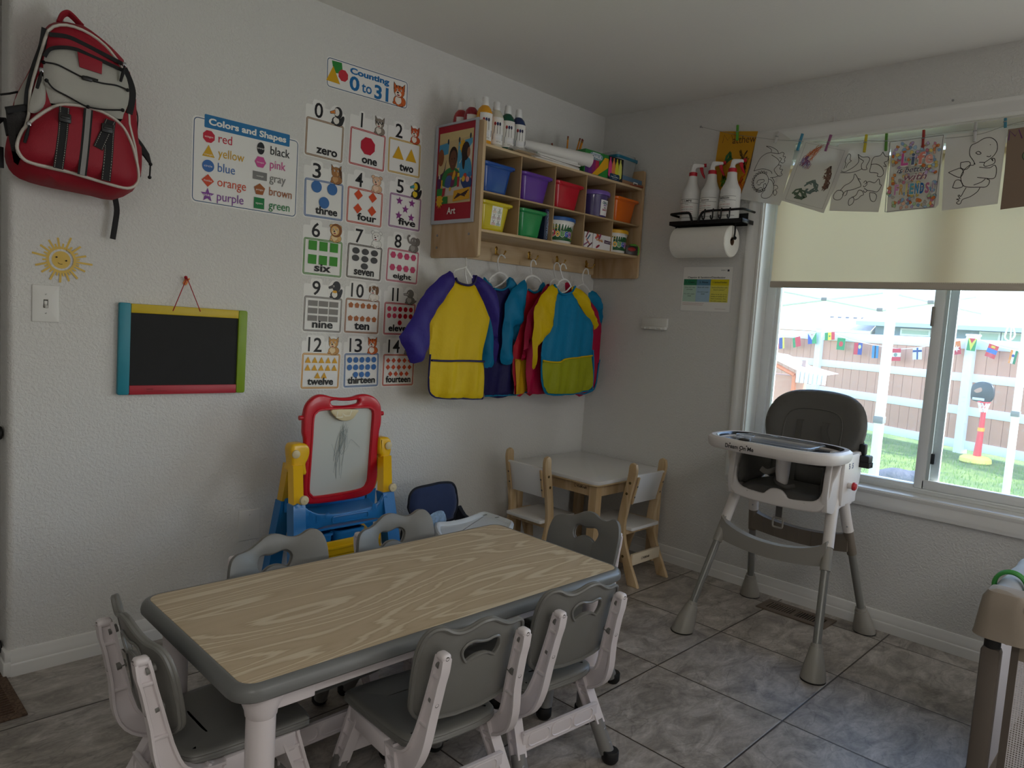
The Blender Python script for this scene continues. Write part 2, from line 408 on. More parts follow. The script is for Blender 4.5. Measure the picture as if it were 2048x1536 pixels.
D['p1_g1'] = [(-0.794,2.089),(-0.811,2.133),(-0.82,2.151),(-0.828,2.112),(-0.841,2.117),(-0.814,2.1),(-0.804,2.095),(-0.83,2.124)]
D['p1_b1'] = [(-0.879,2.093),(-0.909,2.148),(-0.899,2.104),(-0.923,2.114),(-0.895,2.079),(-0.915,2.09),(-0.904,2.059),(-0.92,2.102),(-0.885,2.105),(-0.912,2.045),(-0.874,2.145),(-0.887,2.118)]
D['p1_o1'] = [(-0.882,1.958),(-0.901,2.014),(-0.891,1.97),(-0.917,2),(-0.903,1.956),(-0.892,1.995),(-0.907,2.026)]
D['p1_g2'] = [(-0.791,2.004),(-0.799,2.036),(-0.811,1.989),(-0.797,1.984),(-0.804,2.023),(-0.813,2.002)]
D['p2'] = [(-0.959,2.21),(-1.072,2.213),(-1.158,2.147),(-1.137,2.011),(-1.108,1.866),(-0.899,1.911),(-0.94,2.055)]
D['p2_s0'] = [(-1.012,2.151),(-1.039,2.144),(-1.068,2.126),(-1.077,2.109)]
D['p2_s1'] = [(-1.012,2.151),(-1.037,2.135),(-1.039,2.12),(-1.016,2.116),(-0.99,2.1),(-0.973,2.07),(-0.961,2.04)]
D['p2_s2'] = [(-1.039,2.118),(-1.076,2.109),(-1.095,2.113),(-1.105,2.106),(-1.1,2.094),(-1.113,2.09),(-1.108,2.078),(-1.112,2.071),(-1.103,2.063),(-1.089,2.071),(-1.095,2.083),(-1.084,2.09)]
D['p2_s3'] = [(-1.043,2.107),(-1.071,2.088),(-1.085,2.071),(-1.081,2.056)]
D['p2_s4'] = [(-1.081,2.056),(-1.095,2.052),(-1.09,2.037),(-1.106,2.032),(-1.098,2.021),(-1.105,2.008),(-1.09,2.003),(-1.075,2.017),(-1.063,2.036),(-1.075,2.051),(-1.081,2.056)]
D['p2_s5'] = [(-0.961,2.04),(-0.983,2.044),(-1.009,2.045),(-1.044,2.032),(-1.055,2.018)]
D['p2_s6'] = [(-1.047,2),(-1.074,2.001),(-1.086,2.006)]
D['p2_s7'] = [(-1.057,1.999),(-1.069,1.98),(-1.067,1.964),(-1.084,1.96),(-1.089,1.947),(-1.079,1.942),(-1.087,1.929),(-1.079,1.914),(-1.069,1.93),(-1.076,1.942)]
D['p2_s8'] = [(-1.038,1.995),(-1.055,1.987),(-1.068,1.961),(-1.067,1.93),(-1.056,1.912),(-1.037,1.904),(-1.016,1.909),(-1.01,1.922),(-1.017,1.934),(-1.029,1.946)]
D['p2_s9'] = [(-0.982,1.978),(-0.988,1.993),(-1.015,1.994),(-1.017,1.984),(-1.003,1.979),(-0.997,1.97),(-0.986,1.973)]
D['p2_s10'] = [(-0.988,1.936),(-0.985,1.949),(-1.005,1.957),(-1.016,1.947),(-1.012,1.937),(-0.993,1.936)]
D['p2_s11'] = [(-1.018,1.972),(-1.027,1.974),(-1.031,1.961),(-1.026,1.95),(-1.018,1.956),(-1.018,1.972)]
D['p2_frill'] = [(-0.961,2.037),(-0.982,2.047),(-1.007,2.04),(-1.03,2.038),(-1.055,2.018),(-1.051,2)]
D['p2_head'] = [(-1.002,1.986),(-0.947,1.99)]
D['p3'] = [(-1.196,2.156),(-1.302,2.124),(-1.402,2.088),(-1.364,1.951),(-1.319,1.817),(-1.112,1.889),(-1.153,2.024)]
D['p3_in'] = [(-1.206,2.143),(-1.385,2.086),(-1.311,1.837),(-1.134,1.892)]
D['p3_s'] = [(-1.208,2.07),(-1.242,2.102),(-1.226,2.074),(-1.264,2.117),(-1.243,2.084),(-1.282,2.118),(-1.255,2.089),(-1.233,2.061)]
D['p3_b'] = [(-1.192,2.047),(-1.202,2.07),(-1.22,2.075),(-1.199,2.041),(-1.227,2.062),(-1.212,2.033),(-1.233,2.037),(-1.214,2.075)]
D['p3_g'] = [(-1.226,1.954),(-1.262,1.963),(-1.275,1.926),(-1.242,1.916),(-1.228,1.929)]
D['p3_d'] = [(-1.315,2),(-1.328,2.016),(-1.323,1.975),(-1.317,1.946),(-1.308,1.923),(-1.325,1.957),(-1.308,1.977)]
D['p3_o'] = [(-1.174,1.915),(-1.198,1.926),(-1.231,1.899),(-1.207,1.895),(-1.181,1.903)]
D['p4'] = [(-1.354,2.121),(-1.465,2.111),(-1.574,2.1),(-1.565,1.955),(-1.551,1.81),(-1.341,1.828),(-1.348,1.975)]
D['p4_s0'] = [(-1.441,2.066),(-1.46,2.052),(-1.483,2.05),(-1.492,2.04),(-1.488,2.026),(-1.481,2.009),(-1.485,1.997),(-1.465,1.999),(-1.46,2.02),(-1.467,2.034),(-1.449,2.048),(-1.441,2.066)]
D['p4_s1'] = [(-1.441,2.066),(-1.447,2.036),(-1.437,2.02),(-1.419,2.007),(-1.391,1.995),(-1.372,2.002)]
D['p4_s2'] = [(-1.373,1.993),(-1.415,1.989),(-1.449,1.995),(-1.465,2.002)]
D['p4_s3'] = [(-1.386,2.007),(-1.393,2.03),(-1.389,2.042),(-1.4,2.071),(-1.41,2.064),(-1.409,2.046),(-1.415,2.04),(-1.402,2.029),(-1.395,2.012)]
D['p4_s4'] = [(-1.543,2.064),(-1.555,2.045),(-1.567,2.041),(-1.566,2.024),(-1.553,2.019),(-1.563,2.001),(-1.551,2.005)]
D['p4_s5'] = [(-1.543,2.064),(-1.533,2.05),(-1.511,2.047),(-1.502,2.031),(-1.5,2.008)]
D['p4_s6'] = [(-1.5,2.008),(-1.503,2.016),(-1.526,2.014),(-1.547,1.997),(-1.555,1.973),(-1.545,1.96),(-1.531,1.964),(-1.532,1.975),(-1.515,1.98),(-1.498,1.984),(-1.5,2.008)]
D['p4_s7'] = [(-1.355,1.902),(-1.369,1.916),(-1.39,1.911),(-1.395,1.893),(-1.385,1.876),(-1.367,1.874),(-1.354,1.884),(-1.355,1.902)]
D['p4_s8'] = [(-1.381,1.915),(-1.397,1.934),(-1.419,1.945),(-1.432,1.961),(-1.436,1.982),(-1.456,1.953),(-1.466,1.935)]
D['p4_s9'] = [(-1.392,1.893),(-1.405,1.91),(-1.434,1.914),(-1.456,1.921),(-1.467,1.926),(-1.463,1.941),(-1.452,1.959),(-1.463,1.956)]
D['p4_s10'] = [(-1.411,1.91),(-1.41,1.895),(-1.401,1.889)]
D['p4_s11'] = [(-1.483,1.933),(-1.499,1.944),(-1.523,1.936),(-1.538,1.952),(-1.545,1.928),(-1.552,1.922),(-1.538,1.897),(-1.515,1.902),(-1.495,1.906)]
D['p4_s12'] = [(-1.507,1.896),(-1.527,1.892),(-1.537,1.877),(-1.531,1.857),(-1.516,1.861),(-1.509,1.879),(-1.507,1.896)]
D['p4_s13'] = [(-1.477,1.94),(-1.485,1.948),(-1.492,1.933),(-1.482,1.922),(-1.477,1.928)]
D['p4_s14'] = [(-1.482,1.916),(-1.495,1.906),(-1.487,1.898),(-1.479,1.907)]
D['p4_s15'] = [(-1.423,1.873),(-1.437,1.881),(-1.444,1.871),(-1.44,1.854),(-1.426,1.846),(-1.421,1.858),(-1.423,1.873)]
D['p4_s16'] = [(-1.437,1.881),(-1.451,1.889),(-1.46,1.909),(-1.475,1.905),(-1.482,1.889),(-1.471,1.884),(-1.461,1.873),(-1.447,1.868)]
D['p4_s17'] = [(-1.363,1.973),(-1.38,1.984),(-1.392,1.977),(-1.391,1.962),(-1.377,1.957),(-1.363,1.973)]
D['p5'] = [(-1.576,2.096),(-1.678,2.099),(-1.776,2.099),(-1.775,1.952),(-1.782,1.826),(-1.771,1.814),(-1.677,1.81),(-1.586,1.805),(-1.58,1.953)]
D['p5_t'] = [(-1.621,1.992),(-1.743,2.01),(-1.613,1.967),(-1.732,1.973),(-1.638,1.934),(-1.73,1.94),(-1.612,1.873),(-1.768,1.868)]
D['p6'] = [(-1.78,2.104),(-1.887,2.104),(-1.988,2.101),(-1.987,1.959),(-1.986,1.817),(-1.892,1.809),(-1.794,1.802),(-1.785,1.957)]
D['p6_s0'] = [(-1.894,1.976),(-1.885,1.993),(-1.872,2.013),(-1.869,2.035),(-1.874,2.053),(-1.892,2.061),(-1.914,2.074),(-1.937,2.074),(-1.957,2.056),(-1.963,2.029),(-1.957,2.009),(-1.945,1.995),(-1.926,1.981)]
D['p6_s1'] = [(-1.926,1.981),(-1.924,1.97),(-1.932,1.965),(-1.952,1.97),(-1.96,1.977),(-1.958,1.991),(-1.95,1.994),(-1.953,1.983),(-1.945,1.995)]
D['p6_s2'] = [(-1.907,1.983),(-1.926,1.981)]
D['p6_s3'] = [(-1.909,1.964),(-1.944,1.958),(-1.959,1.967),(-1.967,1.956),(-1.969,1.935),(-1.966,1.919),(-1.955,1.915),(-1.934,1.919),(-1.906,1.925)]
D['p6_s4'] = [(-1.89,1.984),(-1.889,1.974),(-1.875,1.975)]
D['p6_s5'] = [(-1.875,1.975),(-1.86,1.961),(-1.85,1.94),(-1.851,1.919),(-1.862,1.896),(-1.886,1.888),(-1.915,1.886),(-1.938,1.885),(-1.948,1.895),(-1.949,1.91),(-1.939,1.916)]
D['p6_s6'] = [(-1.897,1.896),(-1.922,1.905),(-1.935,1.917)]
D['p6_s7'] = [(-1.843,1.989),(-1.871,1.989),(-1.877,1.975),(-1.865,1.96),(-1.845,1.968),(-1.843,1.989)]
D['p6_s8'] = [(-1.84,1.967),(-1.85,1.962),(-1.856,1.948),(-1.844,1.93),(-1.808,1.95),(-1.807,1.955),(-1.84,1.967)]
D['p6_s9'] = [(-1.824,1.891),(-1.831,1.918),(-1.848,1.918),(-1.86,1.894),(-1.841,1.888),(-1.824,1.891)]
D['p6_s10'] = [(-1.872,1.888),(-1.866,1.875),(-1.857,1.854),(-1.851,1.86),(-1.847,1.857),(-1.855,1.846),(-1.843,1.844),(-1.853,1.838),(-1.844,1.83),(-1.852,1.824),(-1.859,1.827),(-1.865,1.842),(-1.89,1.851),(-1.912,1.868),(-1.92,1.884)]
D['p6_s11'] = [(-1.891,2.021),(-1.9,2.026),(-1.91,2.017),(-1.901,2.014),(-1.891,2.021)]
D['p6_s12'] = [(-1.93,2.004),(-1.94,2.001),(-1.944,2.006)]
D['p6_s13'] = [(-1.937,2.048),(-1.939,2.046)]
D['p7'] = [(-1.992,2.097),(-2.071,2.1),(-2.148,2.101),(-2.144,1.962),(-2.144,1.807),(-1.998,1.793),(-1.997,1.937)]
D['p7_m'] = [(-1.998,2.055),(-1.998,2.091),(-2.018,2.068),(-2.027,2.092),(-2.041,2.057)]
D['p7_c'] = [(-2.052,1.992),(-2.072,1.99),(-2.048,1.911),(-2.06,1.915),(-2.05,1.931),(-2.066,1.899)]
D['pin_g'] = [(-0.856,2.27),(-0.86,2.196)]
D['pin_w'] = [(-1.072,2.21),(-1.056,2.159)]
D['pin_b'] = [(-1.186,2.186),(-1.169,2.112)]
D['pin_p'] = [(-1.317,2.164),(-1.3,2.093)]
D['pin_y'] = [(-1.47,2.145),(-1.468,2.07)]
D['pin_g2'] = [(-1.552,2.139),(-1.556,2.066)]
D['pin_r'] = [(-1.696,2.134),(-1.7,2.058)]
D['pin_w2'] = [(-1.881,2.14),(-1.883,2.063)]
D['pin_b2'] = [(-1.979,2.141),(-1.982,2.105)]
D['line'] = [(-0.661,2.287),(-0.761,2.254),(-0.861,2.223),(-0.968,2.197),(-1.056,2.176),(-1.167,2.156),(-1.31,2.133),(-1.468,2.12),(-1.552,2.108),(-1.696,2.096),(-1.882,2.091),(-1.98,2.113),(-2.068,2.125)]
D['ap_A_body'] = [(-1.207,1.407),(-1.173,1.395),(-1.132,1.39),(-1.095,1.401),(-1.061,1.373),(-1.022,1.324),(-0.981,1.259),(-0.975,1.238),(-0.987,1.159),(-0.999,1.096),(-1.002,1.043),(-0.993,0.964),(-0.991,0.874),(-1.012,0.864),(-1.09,0.866),(-1.239,0.874),(-1.291,0.88),(-1.321,0.903),(-1.332,0.968),(-1.33,1.066),(-1.337,1.217),(-1.289,1.288),(-1.236,1.355)]
D['ap_A_sL'] = [(-1.243,1.448),(-1.211,1.421),(-1.207,1.404),(-1.236,1.355),(-1.289,1.288),(-1.335,1.22),(-1.338,1.188),(-1.338,1.115),(-1.349,1.08),(-1.365,1.046),(-1.395,1.034),(-1.434,1.032),(-1.465,1.088),(-1.503,1.144),(-1.449,1.212),(-1.402,1.31),(-1.333,1.386)]
D['ap_A_sR'] = [(-1.095,1.444),(-1.103,1.415),(-1.095,1.401),(-1.061,1.373),(-1.022,1.324),(-0.977,1.259),(-0.954,1.203),(-0.929,1.049),(-0.911,1.039),(-0.913,1.204),(-0.919,1.31),(-0.944,1.382),(-1.023,1.422)]
D['ap_A_neck'] = [(-1.211,1.419),(-1.2,1.405),(-1.173,1.395),(-1.132,1.392),(-1.102,1.403),(-1.09,1.429),(-1.089,1.442)]
D['ap_A_pocket'] = [(-1.327,1.045),(-1.251,1.043),(-1.104,1.044),(-1.001,1.041),(-0.993,0.964),(-0.99,0.871),(-1.012,0.864),(-1.239,0.873),(-1.291,0.88),(-1.321,0.903),(-1.331,0.968)]
D['ap_A_trim'] = [(-1.329,1.071),(-1.331,0.968),(-1.321,0.903),(-1.291,0.88),(-1.239,0.872),(-1.09,0.865),(-1.012,0.863),(-0.99,0.871),(-0.992,0.964),(-1.001,1.041)]
D['ap_B_body'] = [(-0.874,1.396),(-0.82,1.392),(-0.775,1.412),(-0.738,1.39),(-0.706,1.263),(-0.692,0.979),(-0.675,0.86),(-0.889,0.86),(-0.905,1.008),(-0.875,1.146),(-0.87,1.255),(-0.874,1.353)]
D['ap_B_sL'] = [(-0.942,1.447),(-0.907,1.426),(-0.863,1.392),(-0.846,1.201),(-0.835,1.047),(-0.858,0.991),(-0.899,0.976),(-0.916,1.09),(-0.922,1.253),(-0.948,1.385)]
D['ap_B_sR'] = [(-0.766,1.461),(-0.705,1.433),(-0.67,1.322),(-0.671,1.151),(-0.703,1.15),(-0.723,1.318),(-0.775,1.412)]
D['ap_B_neck'] = [(-0.871,1.396),(-0.82,1.392),(-0.783,1.409),(-0.77,1.437),(-0.765,1.46)]
D['ap_B_trim'] = [(-0.889,0.86),(-0.785,0.859),(-0.675,0.86)]
D['ap_C_body'] = [(-0.661,1.405),(-0.61,1.394),(-0.569,1.412),(-0.523,1.378),(-0.483,1.158),(-0.558,0.87),(-0.609,0.871),(-0.706,0.863),(-0.73,1.095),(-0.723,1.124),(-0.677,1.238),(-0.665,1.368)]
D['ap_C_sL'] = [(-0.68,1.456),(-0.657,1.408),(-0.664,1.368),(-0.668,1.266),(-0.689,1.226),(-0.747,1.207),(-0.73,1.062),(-0.746,1.022),(-0.793,1.021),(-0.819,1.047),(-0.817,1.149),(-0.809,1.325),(-0.765,1.4)]
D['ap_C_sR'] = [(-0.543,1.454),(-0.52,1.435),(-0.483,1.334),(-0.48,1.217),(-0.508,1.239),(-0.536,1.377),(-0.569,1.412)]
D['ap_C_neck'] = [(-0.657,1.408),(-0.61,1.395),(-0.569,1.412),(-0.55,1.436),(-0.543,1.451)]
D['ap_C_pocket'] = [(-0.723,1.05),(-0.617,1.045),(-0.602,0.872),(-0.704,0.866)]
D['ap_C_trim'] = [(-0.706,0.863),(-0.675,0.868),(-0.651,0.876),(-0.558,0.87)]
D['ap_D_body'] = [(-0.538,1.429),(-0.466,1.411),(-0.394,1.411),(-0.358,1.419),(-0.287,1.287),(-0.253,0.984),(-0.297,0.867),(-0.497,0.868),(-0.626,0.87),(-0.645,0.895),(-0.662,1.071),(-0.61,1.214),(-0.562,1.33)]
D['ap_D_sL'] = [(-0.557,1.442),(-0.538,1.429),(-0.562,1.33),(-0.62,1.236),(-0.653,1.145),(-0.689,1.051),(-0.706,1.054),(-0.695,1.155),(-0.69,1.267),(-0.632,1.349)]
D['ap_D_sR'] = [(-0.409,1.459),(-0.363,1.46),(-0.337,1.391),(-0.35,1.343),(-0.392,1.387)]
D['ap_E_body'] = [(-0.516,1.406),(-0.485,1.398),(-0.45,1.402),(-0.415,1.416),(-0.366,1.385),(-0.282,1.307),(-0.198,1.245),(-0.196,1.111),(-0.178,0.914),(-0.213,0.884),(-0.299,0.874),(-0.391,0.867),(-0.534,0.873),(-0.586,0.916),(-0.614,1.07),(-0.598,1.161),(-0.537,1.231),(-0.539,1.333)]
D['ap_E_sL'] = [(-0.563,1.442),(-0.517,1.408),(-0.539,1.333),(-0.537,1.231),(-0.598,1.161),(-0.64,1.123),(-0.649,1.047),(-0.654,1.01),(-0.671,1.01),(-0.684,1.103),(-0.687,1.214),(-0.685,1.319),(-0.623,1.401)]
D['ap_E_sR'] = [(-0.39,1.447),(-0.411,1.416),(-0.334,1.351),(-0.262,1.296),(-0.198,1.245),(-0.19,1.221),(-0.159,1.252),(-0.195,1.305),(-0.24,1.357),(-0.275,1.408)]
D['ap_E_neck'] = [(-0.561,1.442),(-0.517,1.407),(-0.485,1.398),(-0.45,1.402),(-0.415,1.416),(-0.39,1.447)]
D['ap_E_pocket'] = [(-0.607,1.05),(-0.543,1.043),(-0.482,1.044),(-0.412,1.061),(-0.321,1.069),(-0.209,1.08),(-0.182,0.914),(-0.216,0.887),(-0.299,0.876),(-0.391,0.87),(-0.535,0.877),(-0.582,0.916)]
D['ap_E_ptop'] = [(-0.607,1.05),(-0.543,1.043),(-0.482,1.044),(-0.412,1.061),(-0.321,1.069),(-0.209,1.08)]
D['ap_E_trim'] = [(-0.614,1.07),(-0.586,0.916),(-0.534,0.873),(-0.391,0.867),(-0.299,0.874),(-0.213,0.884),(-0.178,0.914),(-0.196,1.111)]
D['ap_F_body'] = [(-0.17,1.402),(-0.139,1.385),(-0.061,1.328),(-0.015,1.248),(-0.014,1.185),(-0.014,1.089),(-0.032,1.005),(-0.05,0.896),(-0.106,0.856),(-0.245,0.863),(-0.288,1.164),(-0.252,1.348)]
D['ap_F_sR'] = [(-0.13,1.442),(-0.048,1.407),(-0.021,1.336),(-0.014,1.236),(-0.014,1.21),(-0.061,1.328),(-0.16,1.396)]
D['ap_F_trim'] = [(-0.014,1.05),(-0.032,1.002),(-0.05,0.896),(-0.106,0.856),(-0.245,0.862)]
D['ap_F_ptop'] = [(-0.085,1.019),(-0.018,1.017)]
D['ap_H1'] = [(-1.149,1.522),(-1.143,1.49),(-1.147,1.474),(-1.204,1.454),(-1.219,1.438)]
D['ap_H1b'] = [(-1.147,1.474),(-1.127,1.454),(-1.097,1.426)]
D['ap_H2'] = [(-0.797,1.553),(-0.813,1.565),(-0.835,1.562),(-0.847,1.539),(-0.843,1.513),(-0.836,1.481)]
D['ap_H2a'] = [(-0.9,1.432),(-0.879,1.455),(-0.836,1.478),(-0.797,1.474),(-0.77,1.459)]
D['ap_H3'] = [(-0.599,1.54),(-0.611,1.558),(-0.63,1.559),(-0.639,1.541),(-0.635,1.511),(-0.627,1.483)]
D['ap_H3a'] = [(-0.673,1.446),(-0.659,1.469),(-0.618,1.481),(-0.575,1.471),(-0.545,1.445)]
D['ap_H4'] = [(-0.458,1.539),(-0.469,1.558),(-0.491,1.559),(-0.504,1.54),(-0.498,1.506),(-0.482,1.479)]
D['ap_H4a'] = [(-0.527,1.452),(-0.491,1.476),(-0.463,1.469),(-0.399,1.451)]
D['ap_H5'] = [(-0.459,1.53),(-0.475,1.551),(-0.497,1.552),(-0.508,1.531),(-0.496,1.501),(-0.476,1.477)]
D['ap_H5a'] = [(-0.551,1.445),(-0.533,1.438),(-0.512,1.446),(-0.509,1.46),(-0.476,1.476),(-0.44,1.472),(-0.411,1.445)]
D['ap_H6'] = [(-0.168,1.528),(-0.179,1.554),(-0.203,1.555),(-0.219,1.526),(-0.218,1.49),(-0.203,1.47)]
D['ap_H6a'] = [(-0.258,1.447),(-0.245,1.46),(-0.203,1.47),(-0.166,1.451),(-0.136,1.426)]
D['hooks'] = [(-1.034,1.536),(-0.82,1.589),(-0.581,1.59),(-0.356,1.588),(-0.1,1.584)]
D['ea_out'] = [(-1.994,0.803),(-1.994,0.835),(-1.986,0.876),(-1.965,0.903),(-1.939,0.917),(-1.911,0.917),(-1.874,0.908),(-1.826,0.903),(-1.787,0.905),(-1.753,0.913),(-1.722,0.914),(-1.686,0.903),(-1.659,0.88),(-1.647,0.853),(-1.644,0.796),(-1.651,0.761),(-1.652,0.716),(-1.656,0.654),(-1.65,0.591),(-1.655,0.547),(-1.672,0.513),(-1.715,0.498),(-1.785,0.494),(-1.863,0.494),(-1.938,0.497),(-1.963,0.504),(-1.98,0.527),(-1.984,0.569),(-1.983,0.651),(-1.985,0.741),(-1.993,0.774)]
D['ea_in'] = [(-1.95,0.828),(-1.94,0.847),(-1.918,0.856),(-1.833,0.858),(-1.724,0.858),(-1.701,0.852),(-1.688,0.835),(-1.69,0.754),(-1.693,0.667),(-1.696,0.578),(-1.702,0.552),(-1.724,0.533),(-1.816,0.527),(-1.926,0.527),(-1.947,0.537),(-1.958,0.557),(-1.956,0.64),(-1.952,0.751)]
D['ea_slot'] = [(-1.882,0.89),(-1.864,0.894),(-1.835,0.891),(-1.796,0.89),(-1.762,0.893),(-1.755,0.886),(-1.763,0.878),(-1.805,0.872),(-1.843,0.872),(-1.874,0.876)]
D['ea_clip'] = [(-1.881,0.86),(-1.769,0.856),(-1.773,0.839),(-1.789,0.82),(-1.818,0.814),(-1.847,0.819),(-1.872,0.837)]
D['ea_postL'] = [(-2.049,0.714),(-2.044,0.734),(-2.029,0.74),(-1.994,0.738),(-1.975,0.724),(-1.971,0.699),(-1.978,0.675),(-1.986,0.659),(-1.984,0.618),(-2.048,0.633),(-2.043,0.665)]
D['ea_postR'] = [(-1.658,0.73),(-1.645,0.736),(-1.613,0.734),(-1.598,0.712),(-1.598,0.672),(-1.605,0.65),(-1.6,0.613),(-1.651,0.618),(-1.646,0.662),(-1.657,0.672)]
D['ea_apron'] = [(-2.107,0.55),(-2.074,0.546),(-2.052,0.528),(-2.008,0.506),(-1.937,0.497),(-1.863,0.497),(-1.786,0.503),(-1.743,0.52),(-1.729,0.544),(-1.683,0.542),(-1.677,0.485),(-1.68,0.442),(-1.764,0.455),(-1.832,0.457),(-1.953,0.459),(-2.01,0.453),(-2.056,0.437),(-2.099,0.448)]
D['ea_misc'] = [(-1.954,0.403),(-1.843,0.401),(-1.836,0.353),(-1.951,0.342),(-2.142,0.393),(-2.005,0.448),(-1.927,0.402),(-1.92,0.434),(-1.848,0.406),(-2.07,0.562),(-1.697,0.559),(-2.117,0.738)]
D['ea_rear'] = [(-1.997,0.483),(-1.956,0.482),(-2.003,0.458),(-2.015,0.37),(-1.979,0.596)]
D['ea_legs'] = [(-2.107,0.546),(-2.069,0.54),(-2.114,0.654),(-2.078,0.654),(-1.729,0.544),(-1.683,0.542),(-1.742,0.592),(-1.688,0.586)]
D['ea_scr'] = [(-1.8,0.804),(-1.828,0.772),(-1.833,0.696),(-1.831,0.755),(-1.842,0.585),(-1.823,0.678),(-1.812,0.754),(-1.864,0.736),(-1.814,0.788),(-1.791,0.718),(-1.817,0.763),(-1.738,0.757),(-1.802,0.749),(-1.74,0.701),(-1.799,0.783),(-1.824,0.703),(-1.797,0.787),(-1.795,0.71),(-1.868,0.724),(-1.818,0.771)]
D['bo_back'] = [(-1.424,0.383),(-1.427,0.412),(-1.424,0.446),(-1.408,0.469),(-1.38,0.479),(-1.308,0.483),(-1.257,0.486),(-1.203,0.482),(-1.175,0.472),(-1.158,0.45),(-1.148,0.416),(-1.141,0.384),(-1.144,0.349),(-1.156,0.32),(-1.159,0.302),(-1.258,0.303),(-1.37,0.32)]
D['bo_tray'] = [(-1.333,-0.263),(-1.284,-0.273),(-1.231,-0.281),(-1.155,-0.274),(-1.08,-0.252),(-1.036,-0.24),(-1.014,-0.248),(-1.004,-0.267),(-1.002,-0.352),(-1.01,-0.434),(-1.053,-0.479),(-1.164,-0.555),(-1.249,-0.563),(-1.401,-0.493),(-1.451,-0.471),(-1.42,-0.376)]
D['o_f1'] = [(10.625,3.659,1.236),(10.55,3.49,1.262),(10.54,3.47,1.041),(10.598,3.599,1.033)]
D['o_f2'] = [(10.455,3.277,1.255),(10.375,3.098,1.303),(10.36,3.063,1.111),(10.431,3.223,1.084)]
D['o_f3'] = [(10.297,2.922,1.367),(10.214,2.733,1.392),(10.211,2.728,1.182),(10.277,2.877,1.17)]
D['o_f4'] = [(10.142,2.572,1.383),(10.048,2.36,1.408),(10.04,2.342,1.254),(10.114,2.509,1.278)]
D['o_f5'] = [(9.997,2.245,1.316),(9.924,2.08,1.313),(9.931,2.098,1.104),(10.006,2.266,1.104)]
D['o_f6'] = [(9.842,1.897,1.247),(9.772,1.738,1.248),(9.777,1.749,1.049),(9.847,1.908,1.041)]
D['o_f7'] = [(9.69,1.554,1.217),(9.638,1.438,1.224),(9.636,1.432,1.012),(9.69,1.555,1.008)]
D['o_f8'] = [(9.542,1.222,1.188),(9.466,1.05,1.2),(9.463,1.042,1.001),(9.533,1.201,0.988)]
D['o_f9'] = [(9.392,0.883,1.218),(9.327,0.737,1.234),(9.304,0.684,1.059),(9.369,0.832,1.036)]
D['o_f10'] = [(9.118,0.265,1.348),(9.067,0.152,1.371),(9.042,0.095,1.186),(9.094,0.211,1.156)]
D['o_f11'] = [(8.997,-0.007,1.422),(8.943,-0.129,1.412),(8.957,-0.096,1.225),(9.015,0.035,1.254)]
D['o_f12'] = [(8.875,-0.281,1.362),(8.816,-0.415,1.321),(8.839,-0.362,1.154),(8.896,-0.235,1.168)]
D['o_f13'] = [(8.751,-0.561,1.29),(8.71,-0.653,1.276),(8.717,-0.637,1.095),(8.758,-0.546,1.101)]
D['o_string'] = [(10.636,3.684,1.244),(10.447,3.259,1.291),(10.3,2.927,1.376),(10.156,2.604,1.406),(10.052,2.369,1.4),(9.93,2.094,1.308),(9.776,1.748,1.255),(9.646,1.454,1.223),(9.543,1.224,1.203),(9.466,1.049,1.195),(9.327,0.737,1.241),(9.259,0.582,1.28),(9.109,0.246,1.366),(8.997,-0.007,1.422),(8.943,-0.129,1.412),(8.875,-0.281,1.362),(8.816,-0.415,1.321),(8.714,-0.644,1.28),(8.677,-0.727,1.265)]
# ------------------------------------------------------------------ room materials
def wall_mat():
    m = bpy.data.materials.new('painted_wall'); m.use_nodes = True
    nt = m.node_tree; N = nt.nodes; L = nt.links; b = N['Principled BSDF']
    b.inputs['Base Color'].default_value = lin((222, 221, 218)); b.inputs['Roughness'].default_value = .5; b.inputs['Specular IOR Level'].default_value = .35
    tc = N.new('ShaderNodeTexCoord')
    n1 = N.new('ShaderNodeTexNoise'); n1.inputs['Scale'].default_value = 105; n1.inputs['Detail'].default_value = 2; n1.inputs['Distortion'].default_value = .6
    L.new(tc.outputs['Object'], n1.inputs['Vector'])
    rp = N.new('ShaderNodeValToRGB'); rp.color_ramp.elements[0].position = .38; rp.color_ramp.elements[1].position = .62
    L.new(n1.outputs['Fac'], rp.inputs[0])
    bp = N.new('ShaderNodeBump'); bp.inputs['Strength'].default_value = .5; bp.inputs['Distance'].default_value = .0024
    L.new(rp.outputs[0], bp.inputs['Height']); L.new(bp.outputs['Normal'], b.inputs['Normal'])
    return m
WALL = wall_mat()
TRIM = mat('trim_paint', (232, 231, 228), rough=.3, bump=(30, .05))
VINYL = mat('window_vinyl', (236, 238, 238), rough=.28, var=.02)
CEIL = mat('ceiling_paint', (236, 234, 229), rough=.85, bump=(70, .3, .003))
TILE = .48058; TX, TY = -.60478, -1.29453
